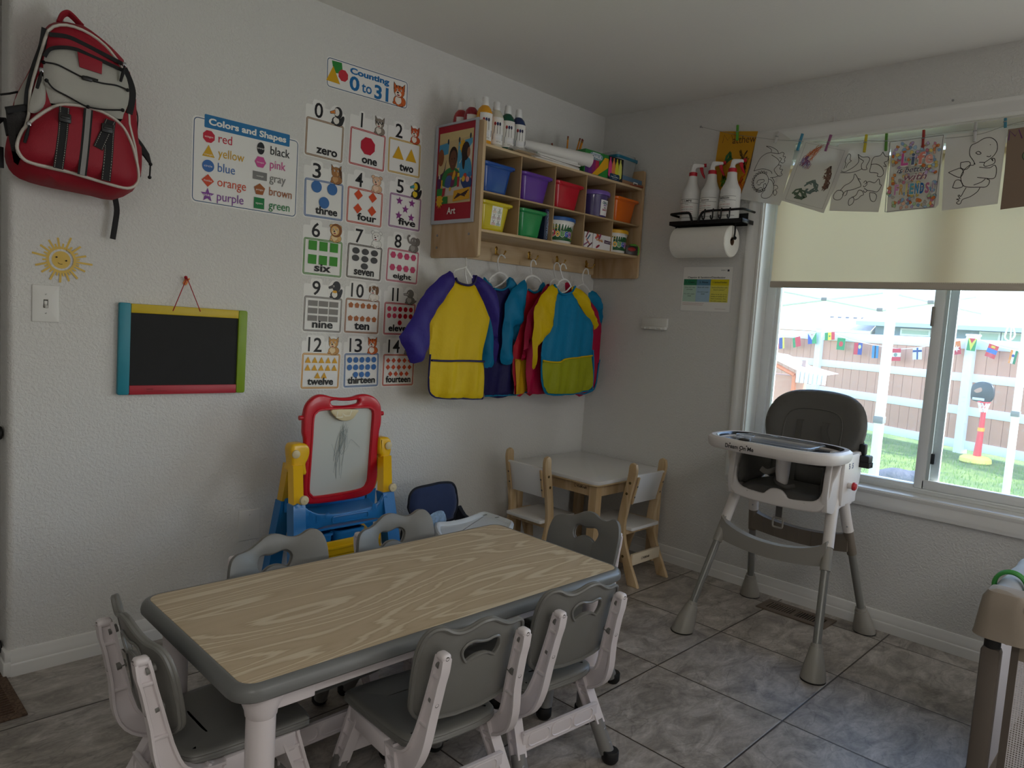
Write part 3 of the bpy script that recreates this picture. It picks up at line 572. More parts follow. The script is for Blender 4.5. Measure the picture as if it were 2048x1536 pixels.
def floor_mat():
    m = bpy.data.materials.new('slate_tile'); m.use_nodes = True
    nt = m.node_tree; N = nt.nodes; L = nt.links; b = N['Principled BSDF']
    tc = N.new('ShaderNodeTexCoord'); sp = N.new('ShaderNodeSeparateXYZ'); L.new(tc.outputs['Object'], sp.inputs[0])
    def M(op, a, c=None, d=None):
        n = N.new('ShaderNodeMath'); n.operation = op
        for i, v in enumerate((a, c, d)):
            if v is None: continue
            if isinstance(v, (int, float)): n.inputs[i].default_value = v
            else: L.new(v, n.inputs[i])
        return n.outputs[0]
    cell = []; edge = []
    for ax, off in ((0, TX), (1, TY)):
        u = M('DIVIDE', M('SUBTRACT', sp.outputs[ax], off), TILE)
        fl = M('FLOOR', u); fr = M('FRACT', u); cell.append(fl)
        edge.append(M('MINIMUM', fr, M('SUBTRACT', 1.0, fr)))
    e = M('MINIMUM', edge[0], edge[1])
    grout = M('LESS_THAN', e, .0056)
    soft = N.new('ShaderNodeMapRange'); soft.inputs[1].default_value = .004; soft.inputs[2].default_value = .012; L.new(e, soft.inputs[0])
    cv = N.new('ShaderNodeCombineXYZ'); L.new(cell[0], cv.inputs[0]); L.new(cell[1], cv.inputs[1])
    wn = N.new('ShaderNodeTexWhiteNoise'); L.new(cv.outputs[0], wn.inputs['Vector'])
    sc = N.new('ShaderNodeVectorMath'); sc.operation = 'MULTIPLY_ADD'; sc.inputs[1].default_value = (9, 9, 9)
    L.new(wn.outputs['Color'], sc.inputs[0]); L.new(tc.outputs['Object'], sc.inputs[2])
    mp = N.new('ShaderNodeMapping'); mp.inputs['Scale'].default_value = (3.2, 5.6, 3); mp.inputs['Rotation'].default_value = (0, 0, .25); L.new(sc.outputs[0], mp.inputs[0])
    n1 = N.new('ShaderNodeTexNoise'); n1.inputs['Scale'].default_value = 1.9; n1.inputs['Detail'].default_value = 9; n1.inputs['Roughness'].default_value = .68; n1.inputs['Distortion'].default_value = .9; L.new(mp.outputs[0], n1.inputs['Vector'])
    n2 = N.new('ShaderNodeTexNoise'); n2.inputs['Scale'].default_value = 9; n2.inputs['Detail'].default_value = 6; n2.inputs['Distortion'].default_value = 1.6; L.new(mp.outputs[0], n2.inputs['Vector'])
    r1 = N.new('ShaderNodeValToRGB'); cr = r1.color_ramp
    cr.elements[0].position = .3; cr.elements[0].color = lin((116, 109, 103)); cr.elements[1].position = .72; cr.elements[1].color = lin((204, 196, 189))
    el = cr.elements.new(.5); el.color = lin((162, 154, 146))
    L.new(n1.outputs['Fac'], r1.inputs[0])
    mx = N.new('ShaderNodeMix'); mx.data_type = 'RGBA'; mx.blend_type = 'OVERLAY'; mx.inputs[0].default_value = .45
    L.new(r1.outputs[0], mx.inputs[6]); L.new(n2.outputs['Color'], mx.inputs[7])
    bw = N.new('ShaderNodeRGBToBW'); L.new(n2.outputs['Color'], bw.inputs[0]); L.new(bw.outputs[0], mx.inputs[7])
    # thin dark veins
    vn = N.new('ShaderNodeTexNoise'); vn.inputs['Scale'].default_value = .8; vn.inputs['Detail'].default_value = 5; vn.inputs['Distortion'].default_value = 1.4; L.new(mp.outputs[0], vn.inputs['Vector'])
    vv = M('ABSOLUTE', M('SUBTRACT', vn.outputs['Fac'], .5)); vm = N.new('ShaderNodeMapRange'); vm.inputs[1].default_value = 0; vm.inputs[2].default_value = .012; vm.inputs[3].default_value = .72; vm.inputs[4].default_value = 1; L.new(vv, vm.inputs[0])
    mv = N.new('ShaderNodeMix'); mv.data_type = 'RGBA'; mv.blend_type = 'MULTIPLY'; mv.inputs[0].default_value = 1
    L.new(mx.outputs[2], mv.inputs[6]); L.new(vm.outputs[0], mv.inputs[7])
    mg = N.new('ShaderNodeMix'); mg.data_type = 'RGBA'; mg.inputs[7].default_value = lin((62, 54, 48)); L.new(grout, mg.inputs[0]); L.new(mv.outputs[2], mg.inputs[6])
    L.new(mg.outputs[2], b.inputs['Base Color'])
    rr = N.new('ShaderNodeMapRange'); rr.inputs[3].default_value = .28; rr.inputs[4].default_value = .46; L.new(n1.outputs['Fac'], rr.inputs[0]); L.new(rr.outputs[0], b.inputs['Roughness'])
    hs = M('ADD', M('MULTIPLY', n1.outputs['Fac'], .6), M('MULTIPLY', soft.outputs[0], .8)); hs = M('ADD', hs, M('MULTIPLY', n2.outputs['Fac'], .25))
    bp = N.new('ShaderNodeBump'); bp.inputs['Strength'].default_value = .35; bp.inputs['Distance'].default_value = .004; L.new(hs, bp.inputs['Height']); L.new(bp.outputs[0], b.inputs['Normal'])
    return m
FLOORM = floor_mat()
CH = 2.44
XL, YB = -5.4, -5.2          # far sides of the room, behind the camera
XE = -2.866                  # end of the long wall
WY0, WY1, WZ0, WZ1 = -1.016, -2.62, .605, 2.155   # window opening

b = MB(); b.box(XL - .1, YB - .1, -.1, .15, 1.4, 0, FLOORM); struct(b, 'floor')
b = MB(); b.box(XL - .1, YB - .1, CH, .15, 1.4, CH + .1, CEIL); struct(b, 'ceiling')
# long wall with a bullnose end
b = MB(); pr = [(.15, 0), (.15, .12), (XE + .02, .12)] + [(XE + .02 - .02 * sin(radians(a)), .10 + .02 * cos(radians(a))) for a in (30, 60, 90)] + [(XE + .02 - .02 * cos(radians(a)), .02 - .02 * sin(radians(a))) for a in (0, 15, 30, 45, 60, 75, 90)]
b.prism(pr, 0, CH, WALL); struct(b, 'wall_left')
b = MB()
b.box(0, .15, 0, .15, WY0, CH, WALL); b.box(0, WY1, 0, .15, -3.15, CH, WALL); b.box(0, -4.95, 0, .15, YB - .1, CH, WALL); b.box(0, -3.15, 2.08, .15, -4.95, CH, WALL)
b.box(0, WY0, 0, .15, WY1, WZ0, WALL); b.box(0, WY0, WZ1, .15, WY1, CH, WALL)
struct(b, 'wall_right')
# hallway beyond the end of the long wall, and the far sides of the room
b = MB(); b.box(XL, 1.2, 0, -2.2, 1.3, CH, WALL); struct(b, 'wall_hall')
b = MB(); b.box(-2.25, .12, 0, -2.15, 1.3, CH, WALL); struct(b, 'wall_hall_end')
b = MB(); b.box(XL - .1, YB - .1, 0, XL, 1.4, CH, WALL); struct(b, 'wall_side')
b = MB(); b.box(XL, YB - .1, 0, .15, YB, CH, WALL)
struct(b, 'wall_back')

b = MB(); b.box(.125, -3.15, 0, .148, -4.95, 2.08, VINYL); struct(b, 'sun_block_panel')  # unseen opaque panel added to stop sun entering the made-up opening
# baseboards: stepped profile
def base_prof(): return [(0, 0), (.013, 0), (.013, .036), (.0125, .040), (.010, .043), (.0105, .060), (.008, .066), (.008, .076), (.005, .084), (0, .086)]
def run(prof, p0, p1, nrm, m, mb):
    p0, p1, n = V(p0), V(p1), V(nrm)
    r = [[tuple(p + n * a + V((0, 0, h))) for a, h in prof] for p in (p0, p1)]
    if (p1 - p0).cross(n).z < 0: r = r[::-1]
    return mb.loft(r, m)
b = MB(); run(base_prof(), (XE + .008, 0, 0), (-.0135, 0, 0), (0, -1, 0), TRIM, b)
b.box(XE - .012, -.0125, 0, XE + .01, .11, .05, TRIM, bevel=.003); b.box(XE - .008, -.009, .05, XE + .01, .11, .084, TRIM, bevel=.004)
struct(b, 'baseboard_left')
b = MB(); run(base_prof(), (0, 0, 0), (0, -3.15, 0), (-1, 0, 0), TRIM, b); struct(b, 'baseboard_right')
b = MB(); run(base_prof(), (XL, 1.2, 0), (-2.25, 1.2, 0), (0, -1, 0), TRIM, b); struct(b, 'baseboard_hall')
# door casing in the hallway
b = MB(); b.box(-2.86, 1.18, 0, -2.795, 1.2, 2.1, TRIM, bevel=.004); b.box(-2.845, 1.172, 0, -2.83, 1.182, 2.1, TRIM, bevel=.003); b.box(-2.815, 1.172, 0, -2.805, 1.182, 2.1, TRIM, bevel=.003)
struct(b, 'trim_1')

# window casing: picture frame with a stepped colonial profile
b = MB()
ca, cb = .072, .004     # width, inner reveal
prof = [(0, 0), (.0, .012), (.012, .012), (.016, .009), (.045, .0125), (.052, .016), (.066, .018), (.072, .016), (.072, 0)]   # across from the opening, height off the wall
def casing(pts):
    n = len(pts)
    rings = []
    for i in range(n):
        y, z, dy, dz = pts[i]
        rings.append([(-h, y + dy * a, z + dz * a) for a, h in prof])
    rings.append(rings[0]); b.loft(rings, TRIM, cap0=False, cap1=False)
casing([(WY0, WZ0, 1, -1), (WY0, WZ1, 1, 1), (WY1, WZ1, -1, 1), (WY1, WZ0, -1, -1)])
struct(b, 'trim_2')
# jamb liner
b = MB(); t = .006
b.box(0, WY0, WZ0, .16, WY0 - t, WZ1, TRIM); b.box(0, WY1, WZ0, .16, WY1 + t, WZ1, TRIM)
b.box(0, WY0 - t, WZ1 - t, .16, WY1 + t, WZ1, TRIM)
struct(b, 'trim_3')
b = MB(); b.box(-.004, WY0 - .001, WZ0 - .012, .16, WY1 + .001, WZ0 + .006, TRIM, bevel=.002); struct(b, 'trim_4')

# sliding window: outer frame, fixed left pane, right sash
def glass_mat():
    m = bpy.data.materials.new('window_glass'); m.use_nodes = True; N = m.node_tree.nodes; L = m.node_tree.links
    out = N['Material Output']; N.remove(N['Principled BSDF'])
    tr = N.new('ShaderNodeBsdfTransparent'); tr.inputs[0].default_value = (.95, .97, .97, 1)
    gl = N.new('ShaderNodeBsdfGlossy'); gl.inputs['Roughness'].default_value = .02
    fr = N.new('ShaderNodeFresnel'); fr.inputs[0].default_value = 1.3
    ms = N.new('ShaderNodeMixShader'); hz = N.new('ShaderNodeBsdfTranslucent'); hz.inputs[0].default_value = (.9, .95, 1, 1); tc = N.new('ShaderNodeTexCoord'); nz = N.new('ShaderNodeTexNoise'); nz.inputs['Scale'].default_value = 55; nz.inputs['Detail'].default_value = 3; L.new(tc.outputs['Object'], nz.inputs['Vector'])
    mr = N.new('ShaderNodeMapRange'); mr.inputs[1].default_value = .6; mr.inputs[2].default_value = .75; mr.inputs[3].default_value = .045; mr.inputs[4].default_value = .10; L.new(nz.outputs['Fac'], mr.inputs[0])
    m2 = N.new('ShaderNodeMixShader'); L.new(mr.outputs[0], m2.inputs[0]); L.new(tr.outputs[0], m2.inputs[1]); L.new(hz.outputs[0], m2.inputs[2])
    L.new(fr.outputs[0], ms.inputs[0]); L.new(m2.outputs[0], ms.inputs[1]); L.new(gl.outputs[0], ms.inputs[2]); L.new(ms.outputs[0], out.inputs[0])
    return m
GLASS = glass_mat()
win = tag(bpy.data.objects.new('window_1', None), 'white vinyl sliding window with roller blind half down', 'window', kind='structure'); COL.objects.link(win)
b = MB(); f0, f1 = .10, .155
b.box(f0, WY0 - t, WZ0 + .006, f1, WY0 - .048, WZ1 - t, VINYL, bevel=.003); b.box(f0, WY1 + t, WZ0, f1, WY1 + .048, WZ1 - t, VINYL, bevel=.003)
b.box(f0, WY0 - .04, WZ0 + .006, f1, WY1 + .04, WZ0 + .042, VINYL, bevel=.003); b.box(f0, WY0 - .04, WZ1 - .05, f1, WY1 + .04, WZ1 - t, VINYL, bevel=.003)
b.box(f0 + .018, WY0 - .048, WZ0 + .042, f1, WY0 - .066, WZ1 - .05, VINYL, bevel=.002)
b.box(.095, WY0 - .04, WZ0 + .020, f0, WY1 + .04, WZ0 + .028, VINYL, bevel=.001)
b.build('window_frame', win)
b = MB(); sy0, sy1 = -1.772, WY1 + .05
b.box(.095, sy0, WZ0 + .03, .13, sy0 - .040, WZ1 - .05, VINYL, bevel=.003); b.box(.095, sy1, WZ0 + .03, .13, sy1 + .045, WZ1 - .05, VINYL, bevel=.003)
b.box(.095, sy0 - .03, WZ0 + .03, .13, sy1 + .03, WZ0 + .068, VINYL, bevel=.003); b.box(.095, sy0 - .03, WZ1 - .09, .13, sy1 + .03, WZ1 - .05, VINYL, bevel=.003)
b.box(.108, sy0 - .04, WZ0 + .06, .13, sy0 - .052, WZ1 - .08, mat('sash_seal', (196, 208, 210), rough=.4), bevel=.001)
b.box(.130, sy0 + .006, WZ0 + .05, .150, sy0 - .085, WZ1 - .05, mat('sash_bar', (216, 226, 226), rough=.35), bevel=.003)
sash = b.build('sash', win)
b = MB(); b.box(.083, sy0 + .004, 1.335, .095, sy0 - .008, 1.42, mat('latch', (150, 146, 140), rough=.4, metal=.3), bevel=.004); b.build('latch', sash)
b = MB(); b.box(.108, sy0 - .050, .745, .135, sy0 - .066, .79, mat('rubber_stop', (40, 48, 56), rough=.6), bevel=.003); b.build('sash_stop', sash)
b = MB(); b.box(.112, sy0 - .04, WZ0 + .06, .116, sy1 + .04, WZ1 - .08, GLASS); b.build('pane', sash)
b = MB(); b.box(.138, WY0 - .06, WZ0 + .04, .142, sy0 - .02, WZ1 - .05, GLASS); b.build('pane', win)

# hallway poster seen past the wall end, and the pressure-mounted gate
b = MB(); M = LW(-2.95, 1.72, 1.197); P = MB()
P.poly(rrect(0, 0, .225, .62, .012), ink((214, 206, 205)), M); P.poly(rrect(.01, .02, .205, .60, .005), ink((226, 176, 178)), M)
P.poly([(.17, .04), (.198, .04), (.198, .55), (.17, .55)], ink((196, 92, 92)), M)
for i in range(9): P.line([(.175, .07 + i * .05), (.175, .095 + i * .05)], .012, ink((240, 232, 228)), M)
solo(P, 'wall_poster', 'pink and red poster on the hallway wall past the wall end', 'poster', (-2.95, 1.197, 1.72))
BLK = mat('black_rubber', (16, 16, 17), rough=.55)
g = thing('baby_gate', 'baby gate with black round pressure pads against the end of the wall', 'gate', (-2.95, .06, 0))
b = MB(); b.box(-3.02, .045, .03, -2.985, .075, .85, mat('gate_white', (232, 230, 228), rough=.4), bevel=.006); b.build('gate_post', g, (-2.95, .06, 0))
for z in (.785, .082):
    b = MB(); b.cyl((-2.99, .06, z), (-2.888, .06, z), .0045, mat('steel', (160, 160, 162), rough=.3, metal=.9)); rod = b.build('spindle', g, (-2.95, .06, 0))
    b = MB(); b.lathe([(.0, 0), (.019, 0), (.0215, .003), (.0215, .016), (.019, .019), (0, .019)], BLK, T((-2.8895, .06, z)) @ RY(90)); b.build('pad', rod, (-2.95, .06, 0))
b = MB(); b.box(-3.35, -.29, 0, -2.868, .16, .008, wood('mat_brown', (70, 52, 40), (110, 88, 70), (60, 60, 1), rough=.95, rings=4), bevel=.003)
for i in range(26): b.box(-3.33, -.262 + i * .0155, .008, -2.895, -.255 + i * .0155, .0105, mat('mat_rib', (84, 62, 48), rough=1, bump=(300, .6)))
solo(b, 'door_mat', 'brown ribbed doormat on the floor by the end of the wall', 'mat', (-3.1, -.06, 0))
# ------------------------------------------------------------------ things on the long wall
PAPER = mat('paper', (238, 237, 234), rough=.42, spec=.35, var=.01)
K_ = lambda c: ink(c)
NAVY = '#1d4e79'
# --- Colours and shapes poster
b = MB(); M = LW(-2.326, 1.591, .0002); Wd, Hd = .413, .302
b.prism(rrect(0, 0, Wd, Hd, .016), 0, .0008, PAPER, M); b.zl = 10
b.line(rrect(.006, .006, Wd - .006, Hd - .006, .014), .0028, K_(NAVY), M, closed=True)
b.poly(rrect(.042, .268, .372, .314, .004), K_('#2275ae'), M); b.prism(rrect(.042, .268, .372, .314, .004), -.0003, .0012, K_('#2275ae'), M)
b.zl = 26; b.text('Colors and Shapes', .207, .281, 0, K_('#f2f2ee'), M, off=.035, w=.30, h=.031)
def put_shape(mb, kind, x, y, r, m, M):
    if kind == 'octagon': mb.poly(ngon(x, y, r * 1.05, 8, 22.5), m, M)
    elif kind == 'triangle': mb.poly([(x - r * 1.05, y - r * .9), (x + r * 1.05, y - r * .9), (x, y + r * 1.05)], m, M)
    elif kind == 'circle': mb.poly(ell(x, y, r, r), m, M)
    elif kind == 'rhombus': mb.poly([(x - r * 1.05, y), (x, y - r * 1.05), (x + r * 1.05, y), (x, y + r * 1.05)], m, M)
    elif kind == 'star': mb.poly(star(x, y, r * 1.2), m, M)
    elif kind == 'oval': mb.poly(ell(x, y, r * .72, r * 1.1), m, M)
    elif kind == 'ovalh': mb.poly(ell(x, y, r * 1.15, r * .85), m, M)
    elif kind == 'hexagon': mb.poly(ngon(x, y, r * 1.1, 6, 0), m, M)
    elif kind == 'rectangle': mb.poly([(x - r * 1.35, y - r * .72), (x + r * 1.35, y - r * .72), (x + r * 1.35, y + r * .72), (x - r * 1.35, y + r * .72)], m, M)
    elif kind == 'pentagon': mb.poly(ngon(x, y, r * 1.12, 5), m, M)
    elif kind == 'square': mb.poly([(x - r, y - r), (x + r, y - r), (x + r, y + r), (x - r, y + r)], m, M)
for i, (wd, kd, c, wid, desc) in enumerate([('red', 'octagon', '#c8203c', .050, 0), ('yellow', 'triangle', '#d9a81f', .098, .008), ('blue', 'circle', '#3c6eb4', .064, 0), ('orange', 'rhombus', '#d24a28', .108, .008), ('purple', 'star', '#83449c', .100, .009)]):
    y = .238 - i * .0515; put_shape(b, kd, .059, y, .0215, K_(c), M); b.text(kd, .059, y - (.0035 if kd != 'triangle' else .014), 0, K_('#f3efe9'), M, w=.03, h=.0075)
    g = glyphs(wd); b.text(wd, .094, y - .013, .0455, K_(c), M, align='l', w=wid)
for i, (wd, kd, c, wid) in enumerate([('black', 'oval', '#202226', .080), ('pink', 'hexagon', '#cf4f96', .064), ('gray', 'rectangle', '#7f7e7d', .066), ('brown', 'pentagon', '#a05a26', .094), ('green', 'square', '#0b7c3e', .087)]):
    y = .238 - i * .051; put_shape(b, kd, .255, y, .0205, K_(c), M); b.text(kd, .255, y - .0035, 0, K_('#f3efe9'), M, w=.028, h=.0075)
    b.text(wd, .294, y - .014, .0455, K_(c), M, align='l', w=wid)
solo(b, 'colors_poster', 'white poster listing colors and shapes under a blue title bar', 'poster', (-2.12, 0, 1.74))

# --- little printed animals
def animal(b, M, x, y, s, kind):
    """an animal peeking over a card edge; (x,y) = bottom centre, s = height"""
    A = dict(puffin=('#2a2a2c', '#e9e4dc', '#d9823a'), raccoon=('#8d8276', '#e2dbd0', '#2e2a28'), fox=('#c8532a', '#eee4d8', '#4a2418'), horse=('#a5713f', '#c99a66', '#5a3a20'), pig=('#e0b795', '#f0d2b8', '#8a5a44'),
             toucan=('#25252a', '#e8c832', '#3d9aa0'), lion=('#dcb070', '#efd6a4', '#8a5526'), bear=('#e8e6e2', '#f6f4f0', '#55524e'), elephant=('#7f7a76', '#a39e99', '#4a4643'), penguin=('#33343a', '#f0ece4', '#e0a52a'),
             dog=('#efe6da', '#f5efe6', '#7a5638'), dolphin=('#7b7874', '#b9b5b0', '#3e3b39'), cougar=('#cf9a58', '#ecd3a8', '#7a4e24'), tiger=('#d2662c', '#f0e6da', '#3a2018'), mouse=('#8c8a88', '#c4c0bc', '#4a4846'))[kind]
    f, lt, dk = (K_(c) for c in A); ol = K_('#2e2622'); E = lambda px, py, rx, ry, m, rot=0: b.poly([(x + u * s * 1.12, y + v * s) for u, v in ell(px, py, rx, ry, 18, radians(rot))], m, M)
    Q = lambda pts, m: b.poly([(x + u * s * 1.12, y + v * s) for u, v in pts], m, M)
    E(.06, .17, .34, .27, ol); E(.06, .17, .325, .255, f); E(-.02, .2, .17, .2, lt)                      # chest
    E(-.22, .04, .1, .075, ol); E(-.22, .045, .085, .06, f); E(.14, .0, .1, .075, ol); E(.14, .005, .085, .06, f)   # paws
    hx, hy = (0.02, .62)
    if kind in ('raccoon', 'fox', 'cougar', 'tiger', 'horse'):
        for q in (-1, 1):
            Q([(hx + q * .1, hy + .18), (hx + q * .30, hy + .42), (hx + q * .3, hy + .05)], ol); Q([(hx + q * .13, hy + .18), (hx + q * .275, hy + .37), (hx + q * .28, hy + .08)], f)
    if kind in ('pig', 'bear', 'mouse', 'lion'):
        for q in (-1, 1): E(hx + q * .24, hy + .22, .13, .12, ol); E(hx + q * .24, hy + .22, .115, .105, f)
    if kind == 'lion': E(hx + .03, hy, .36, .40, dk); E(hx - .03, hy - .02, .25, .28, f)
    elif kind == 'elephant':
        E(hx + .26, hy, .2, .26, ol); E(hx + .26, hy, .185, .245, f); E(hx, hy, .25, .27, ol); E(hx, hy, .235, .255, f)
        b.line([(x + u * s, y + v * s) for u, v in smooth([(-.15, .5), (-.35, .55), (-.46, .8), (-.38, .95), (-.3, .9)], 4, False)], .14 * s, f, M)
    elif kind in ('puffin', 'toucan', 'penguin'):
        E(hx + .05, hy + .05, .25, .33, ol); E(hx + .05, hy + .05, .235, .315, f); E(hx - .04, hy + .06, .16, .22, lt if kind != 'penguin' else f)
        Q([(hx - .12, hy + .18), (hx - .44, hy - .0), (hx - .40, hy - .12), (hx - .1, hy - .05)], ol); Q([(hx - .12, hy + .15), (hx - .41, hy + .0), (hx - .38, hy - .09), (hx - .1, hy - .03)], dk if kind != 'penguin' else K_('#4a4a50'))
        E(.3, .25, .12, .32, f, -20)
        if kind == 'penguin': E(-.02, .36, .14, .08, dk)
    elif kind == 'dolphin':
        E(hx + .02, hy, .26, .28, ol); E(hx + .02, hy, .245, .265, f); Q([(hx - .15, hy + .05), (hx - .48, hy + .0), (hx - .44, hy - .12), (hx - .1, hy - .16)], ol); Q([(hx - .15, hy + .02), (hx - .45, hy - .02), (hx - .42, hy - .1), (hx - .1, hy - .13)], lt); E(.34, .1, .2, .08, f, 30)
    else: E(hx, hy, .29, .29, ol); E(hx, hy, .275, .275, f)
    if kind in ('dog',): E(hx + .22, hy - .02, .12, .27, dk); E(hx + .02, hy + .12, .16, .14, dk); E(hx - .26, hy + .02, .08, .2, dk)
    if kind not in ('puffin', 'toucan', 'penguin', 'dolphin', 'elephant'):
        E(hx - .05, hy - .12, .17, .13, lt); E(hx - .08, hy - .06, .06, .045, ol); E(hx - .05, hy - .18, .08, .035, K_('#a0383a'))
    if kind == 'raccoon': E(hx - .13, hy + .05, .11, .08, dk); E(hx + .12, hy + .05, .11, .08, dk)
    if kind in ('tiger',):
        for a in (-.15, 0, .15): Q([(hx + a - .03, hy + .27), (hx + a + .03, hy + .27), (hx + a, hy + .13)], ol)
    if kind == 'horse': E(hx - .12, hy - .12, .15, .2, f, 30); Q([(.15, .9), (.35, .7), (.38, .2), (.22, .45)], dk)
    for q in (-.12, .09):
        if kind in ('puffin', 'toucan', 'penguin', 'dolphin') and q > 0: continue
        E(hx + q, hy + .06, .042, .052, K_('#f4f0ea')); E(hx + q - .01, hy + .055, .026, .034, ol)

# --- counting banner
b = MB(); M = LW(-1.806, 2.127, .0002) @ RZ(1.2)
b.prism(rrect(0, 0, .406, .12, .016), 0, .0008, PAPER, M); b.prism([(-.004, .02), (.066, .02), (.032, .098)], -.0003, .0010, PAPER, M); b.zl = 16
b.line(rrect(.005, .005, .401, .115, .013), .0028, K_(NAVY), M, closed=True)
b.poly([(.024, .108), (.07, .110), (.076, .068), (.034, .062)], K_('#2e8b3c'), M); b.poly(ngon(.078, .062, .024, 8, 22.5), K_('#c83440'), M); b.poly([(.0, .026), (.064, .024), (.031, .088)], K_('#dca916'), M)
b.text('Counting', .207, .081, 0, K_('#1c6fae'), M, off=.04, w=.195, h=.033, align='c')
b.text('0', .132, .018, 0, K_('#1c6fae'), M, off=.03, w=.048, h=.058); b.text('to', .192, .021, 0, K_('#1c6fae'), M, off=.015, w=.05, h=.036); b.text('31', .266, .012, 0, K_('#1c6fae'), M, off=.03, w=.072, h=.058)
animal(b, M, .356, .012, .088, 'tiger')
solo(b, 'counting_banner', 'white banner reading Counting 0 to 31 with a tiger', 'banner', (-1.6, 0, 2.19))

# --- number cards
def grid(rows, x0, x1, y0, y1):
    o = []
    for r, n in enumerate(rows):
        mx = max(rows); y = y1 - (y1 - y0) * (r / max(1, len(rows) - 1)) if len(rows) > 1 else (y0 + y1) / 2
        st = (x1 - x0) / max(1, mx - 1)
        for k in range(n): o.append(((x0 + x1) / 2 + (k - (n - 1) / 2) * st, y))
    return o
SPEC = [('0', 'zero', '#8a6a4a', 'puffin', None, '', []), ('1', 'one', '#b82a40', 'raccoon', 'octagon', '#be1734', [1]), ('2', 'two', '#c8a232', 'fox', 'triangle', '#d9a71c', [2]),
        ('3', 'three', '#3a6ea8', 'horse', 'circle', '#3b70b0', [2, 1]), ('4', 'four', '#c0473a', 'pig', 'rhombus', '#d94f24', [2, 2]), ('5', 'five', '#84478f', 'toucan', 'star', '#8a3a88', [2, 1, 2]),
        ('6', 'six', '#3f8a3c', 'lion', 'square', '#3c9429', [3, 3]), ('7', 'seven', '#2b2b2e', 'bear', 'ovalh', '#47474a', [3, 3, 1]), ('8', 'eight', '#b8446a', 'elephant', 'hexagon', '#c8446f', [4, 4]),
        ('9', 'nine', '#6e6e70', 'penguin', 'rectangle', '#85817e', [3, 3, 3]), ('10', 'ten', '#8e5a3a', 'dog', 'pentagon', '#b26a3e', [5, 5]), ('11', 'eleven', '#b83048', 'dolphin', 'circle', '#b8142e', [5, 5, 1]),
        ('12', 'twelve', '#d0952e', 'cougar', 'triangle', '#dda524', [5, 5, 2]), ('13', 'thirteen', '#2f6aa4', 'tiger', 'circle', '#3a70b4', [5, 5, 3]), ('14', 'fourteen', '#c0503e', 'mouse', 'rhombus', '#cf5638', [5, 5, 4])]
RS = {0: 0, 1: .036, 2: .0285, 3: .0235, 4: .0205, 5: .0162, 6: .0188, 7: .0157, 8: .0143, 9: .0158, 10: .0118, 11: .0112, 12: .0130, 13: .0126, 14: .0115}
for i, (cx, cz, w_, h_, rot) in enumerate(D['cards']):
    num, wd, col, an, kd, sc, rows = SPEC[i]
    b = MB(); M = LW(cx, cz, .0002) @ RZ(rot) @ T((-w_ / 2, -h_ / 2, 0))
    b.prism(rrect(-.005, -.005, w_ + .005, h_ + .05, .008), 0, .0007, PAPER, M)
    nw = .038 if len(num) == 1 and num != '1' else (.012 if num == '1' else .068)
    nx = .052 if len(num) == 1 else .056
    b.prism(rrect(nx - nw / 2 - .008, h_ - .01, nx + nw / 2 + .008, h_ + .074, .012), -.0002, .0009, PAPER, M); b.prism(ell(w_ * .78, h_ + .03, .033, .045), -.0004, .0011, PAPER, M)
    b.zl = 16
    b.line(rrect(.003, .003, w_ - .003, h_ - .003, .006), .0074, K_(col), M, closed=True); b.line(rrect(.003, .003, w_ - .003, h_ - .003, .006), .0014, K_('#e3d8cc'), M, closed=True)
    dk = K_('#17161a')
    if num in ('1', '11'):
        for k in range(len(num)): b.line([(nx + (k - (len(num) - 1) / 2) * .026, h_ + .007), (nx + (k - (len(num) - 1) / 2) * .026, h_ + .066)], .0085, dk, M)
    elif len(num) == 2:
        b.line([(nx - .028, h_ + .007), (nx - .028, h_ + .066)], .0085, dk, M); b.text(num[1], nx + .012, h_ + .007, 0, dk, M, w=.038, h=.059, off=.012)
    else: b.text(num, nx, h_ + .007, 0, dk, M, w=nw, h=.059, off=.012)
    animal(b, M, w_ * .79, h_ + .001, .070, an)
    up = {2: 1, 5: 0}.get(i, 0)
    if kd:
        n = len(rows); y0, y1 = .062, h_ - .028
        if n == 1: y0 = y1 = .088
        if n == 3: y0 = .054
        mx = max(rows); x0 = {1: w_ / 2, 2: .052, 3: .040, 4: .030, 5: .026}[mx]; x1 = w_ - x0
        for (px, py) in grid(rows, x0, x1, y0, y1):
            c = sc
            if i == 10 and False: c = sc
            if i == 11 and px < w_ * .4 and py > .06: c = '#cf4a66'
            put_shape(b, kd, px, py, RS[i], K_(c), M)
    ww = min(w_ * .8, .0195 * len(wd) + (.018 if len(wd) < 5 else .004)); b.text(wd, w_ / 2 + (.012 if i < 6 else 0), .016, 0, dk, M, w=ww, h=.031 if any(ch in wd for ch in 'tfhlgi') else .024, off=.028)
    solo(b, 'number_card', 'number card %s, %s, with a %s border and %s' % (num, wd, {'0': 'brown', '1': 'red', '2': 'yellow', '3': 'blue', '4': 'orange red', '5': 'purple', '6': 'green', '7': 'black', '8': 'pink', '9': 'gray', '10': 'brown', '11': 'crimson', '12': 'golden', '13': 'blue', '14': 'orange red'}[num],
         {0: 'an empty field', 1: 'one red octagon', 2: 'two yellow triangles', 3: 'three blue circles', 4: 'four orange diamonds', 5: 'five purple stars', 6: 'six green squares', 7: 'seven dark ovals', 8: 'eight pink hexagons', 9: 'nine gray rectangles', 10: 'ten brown pentagons', 11: 'eleven red circles', 12: 'twelve yellow triangles', 13: 'thirteen blue circles', 14: 'fourteen orange diamonds'}[i]),
         'card', (cx, 0, cz), 'number cards on the wall')

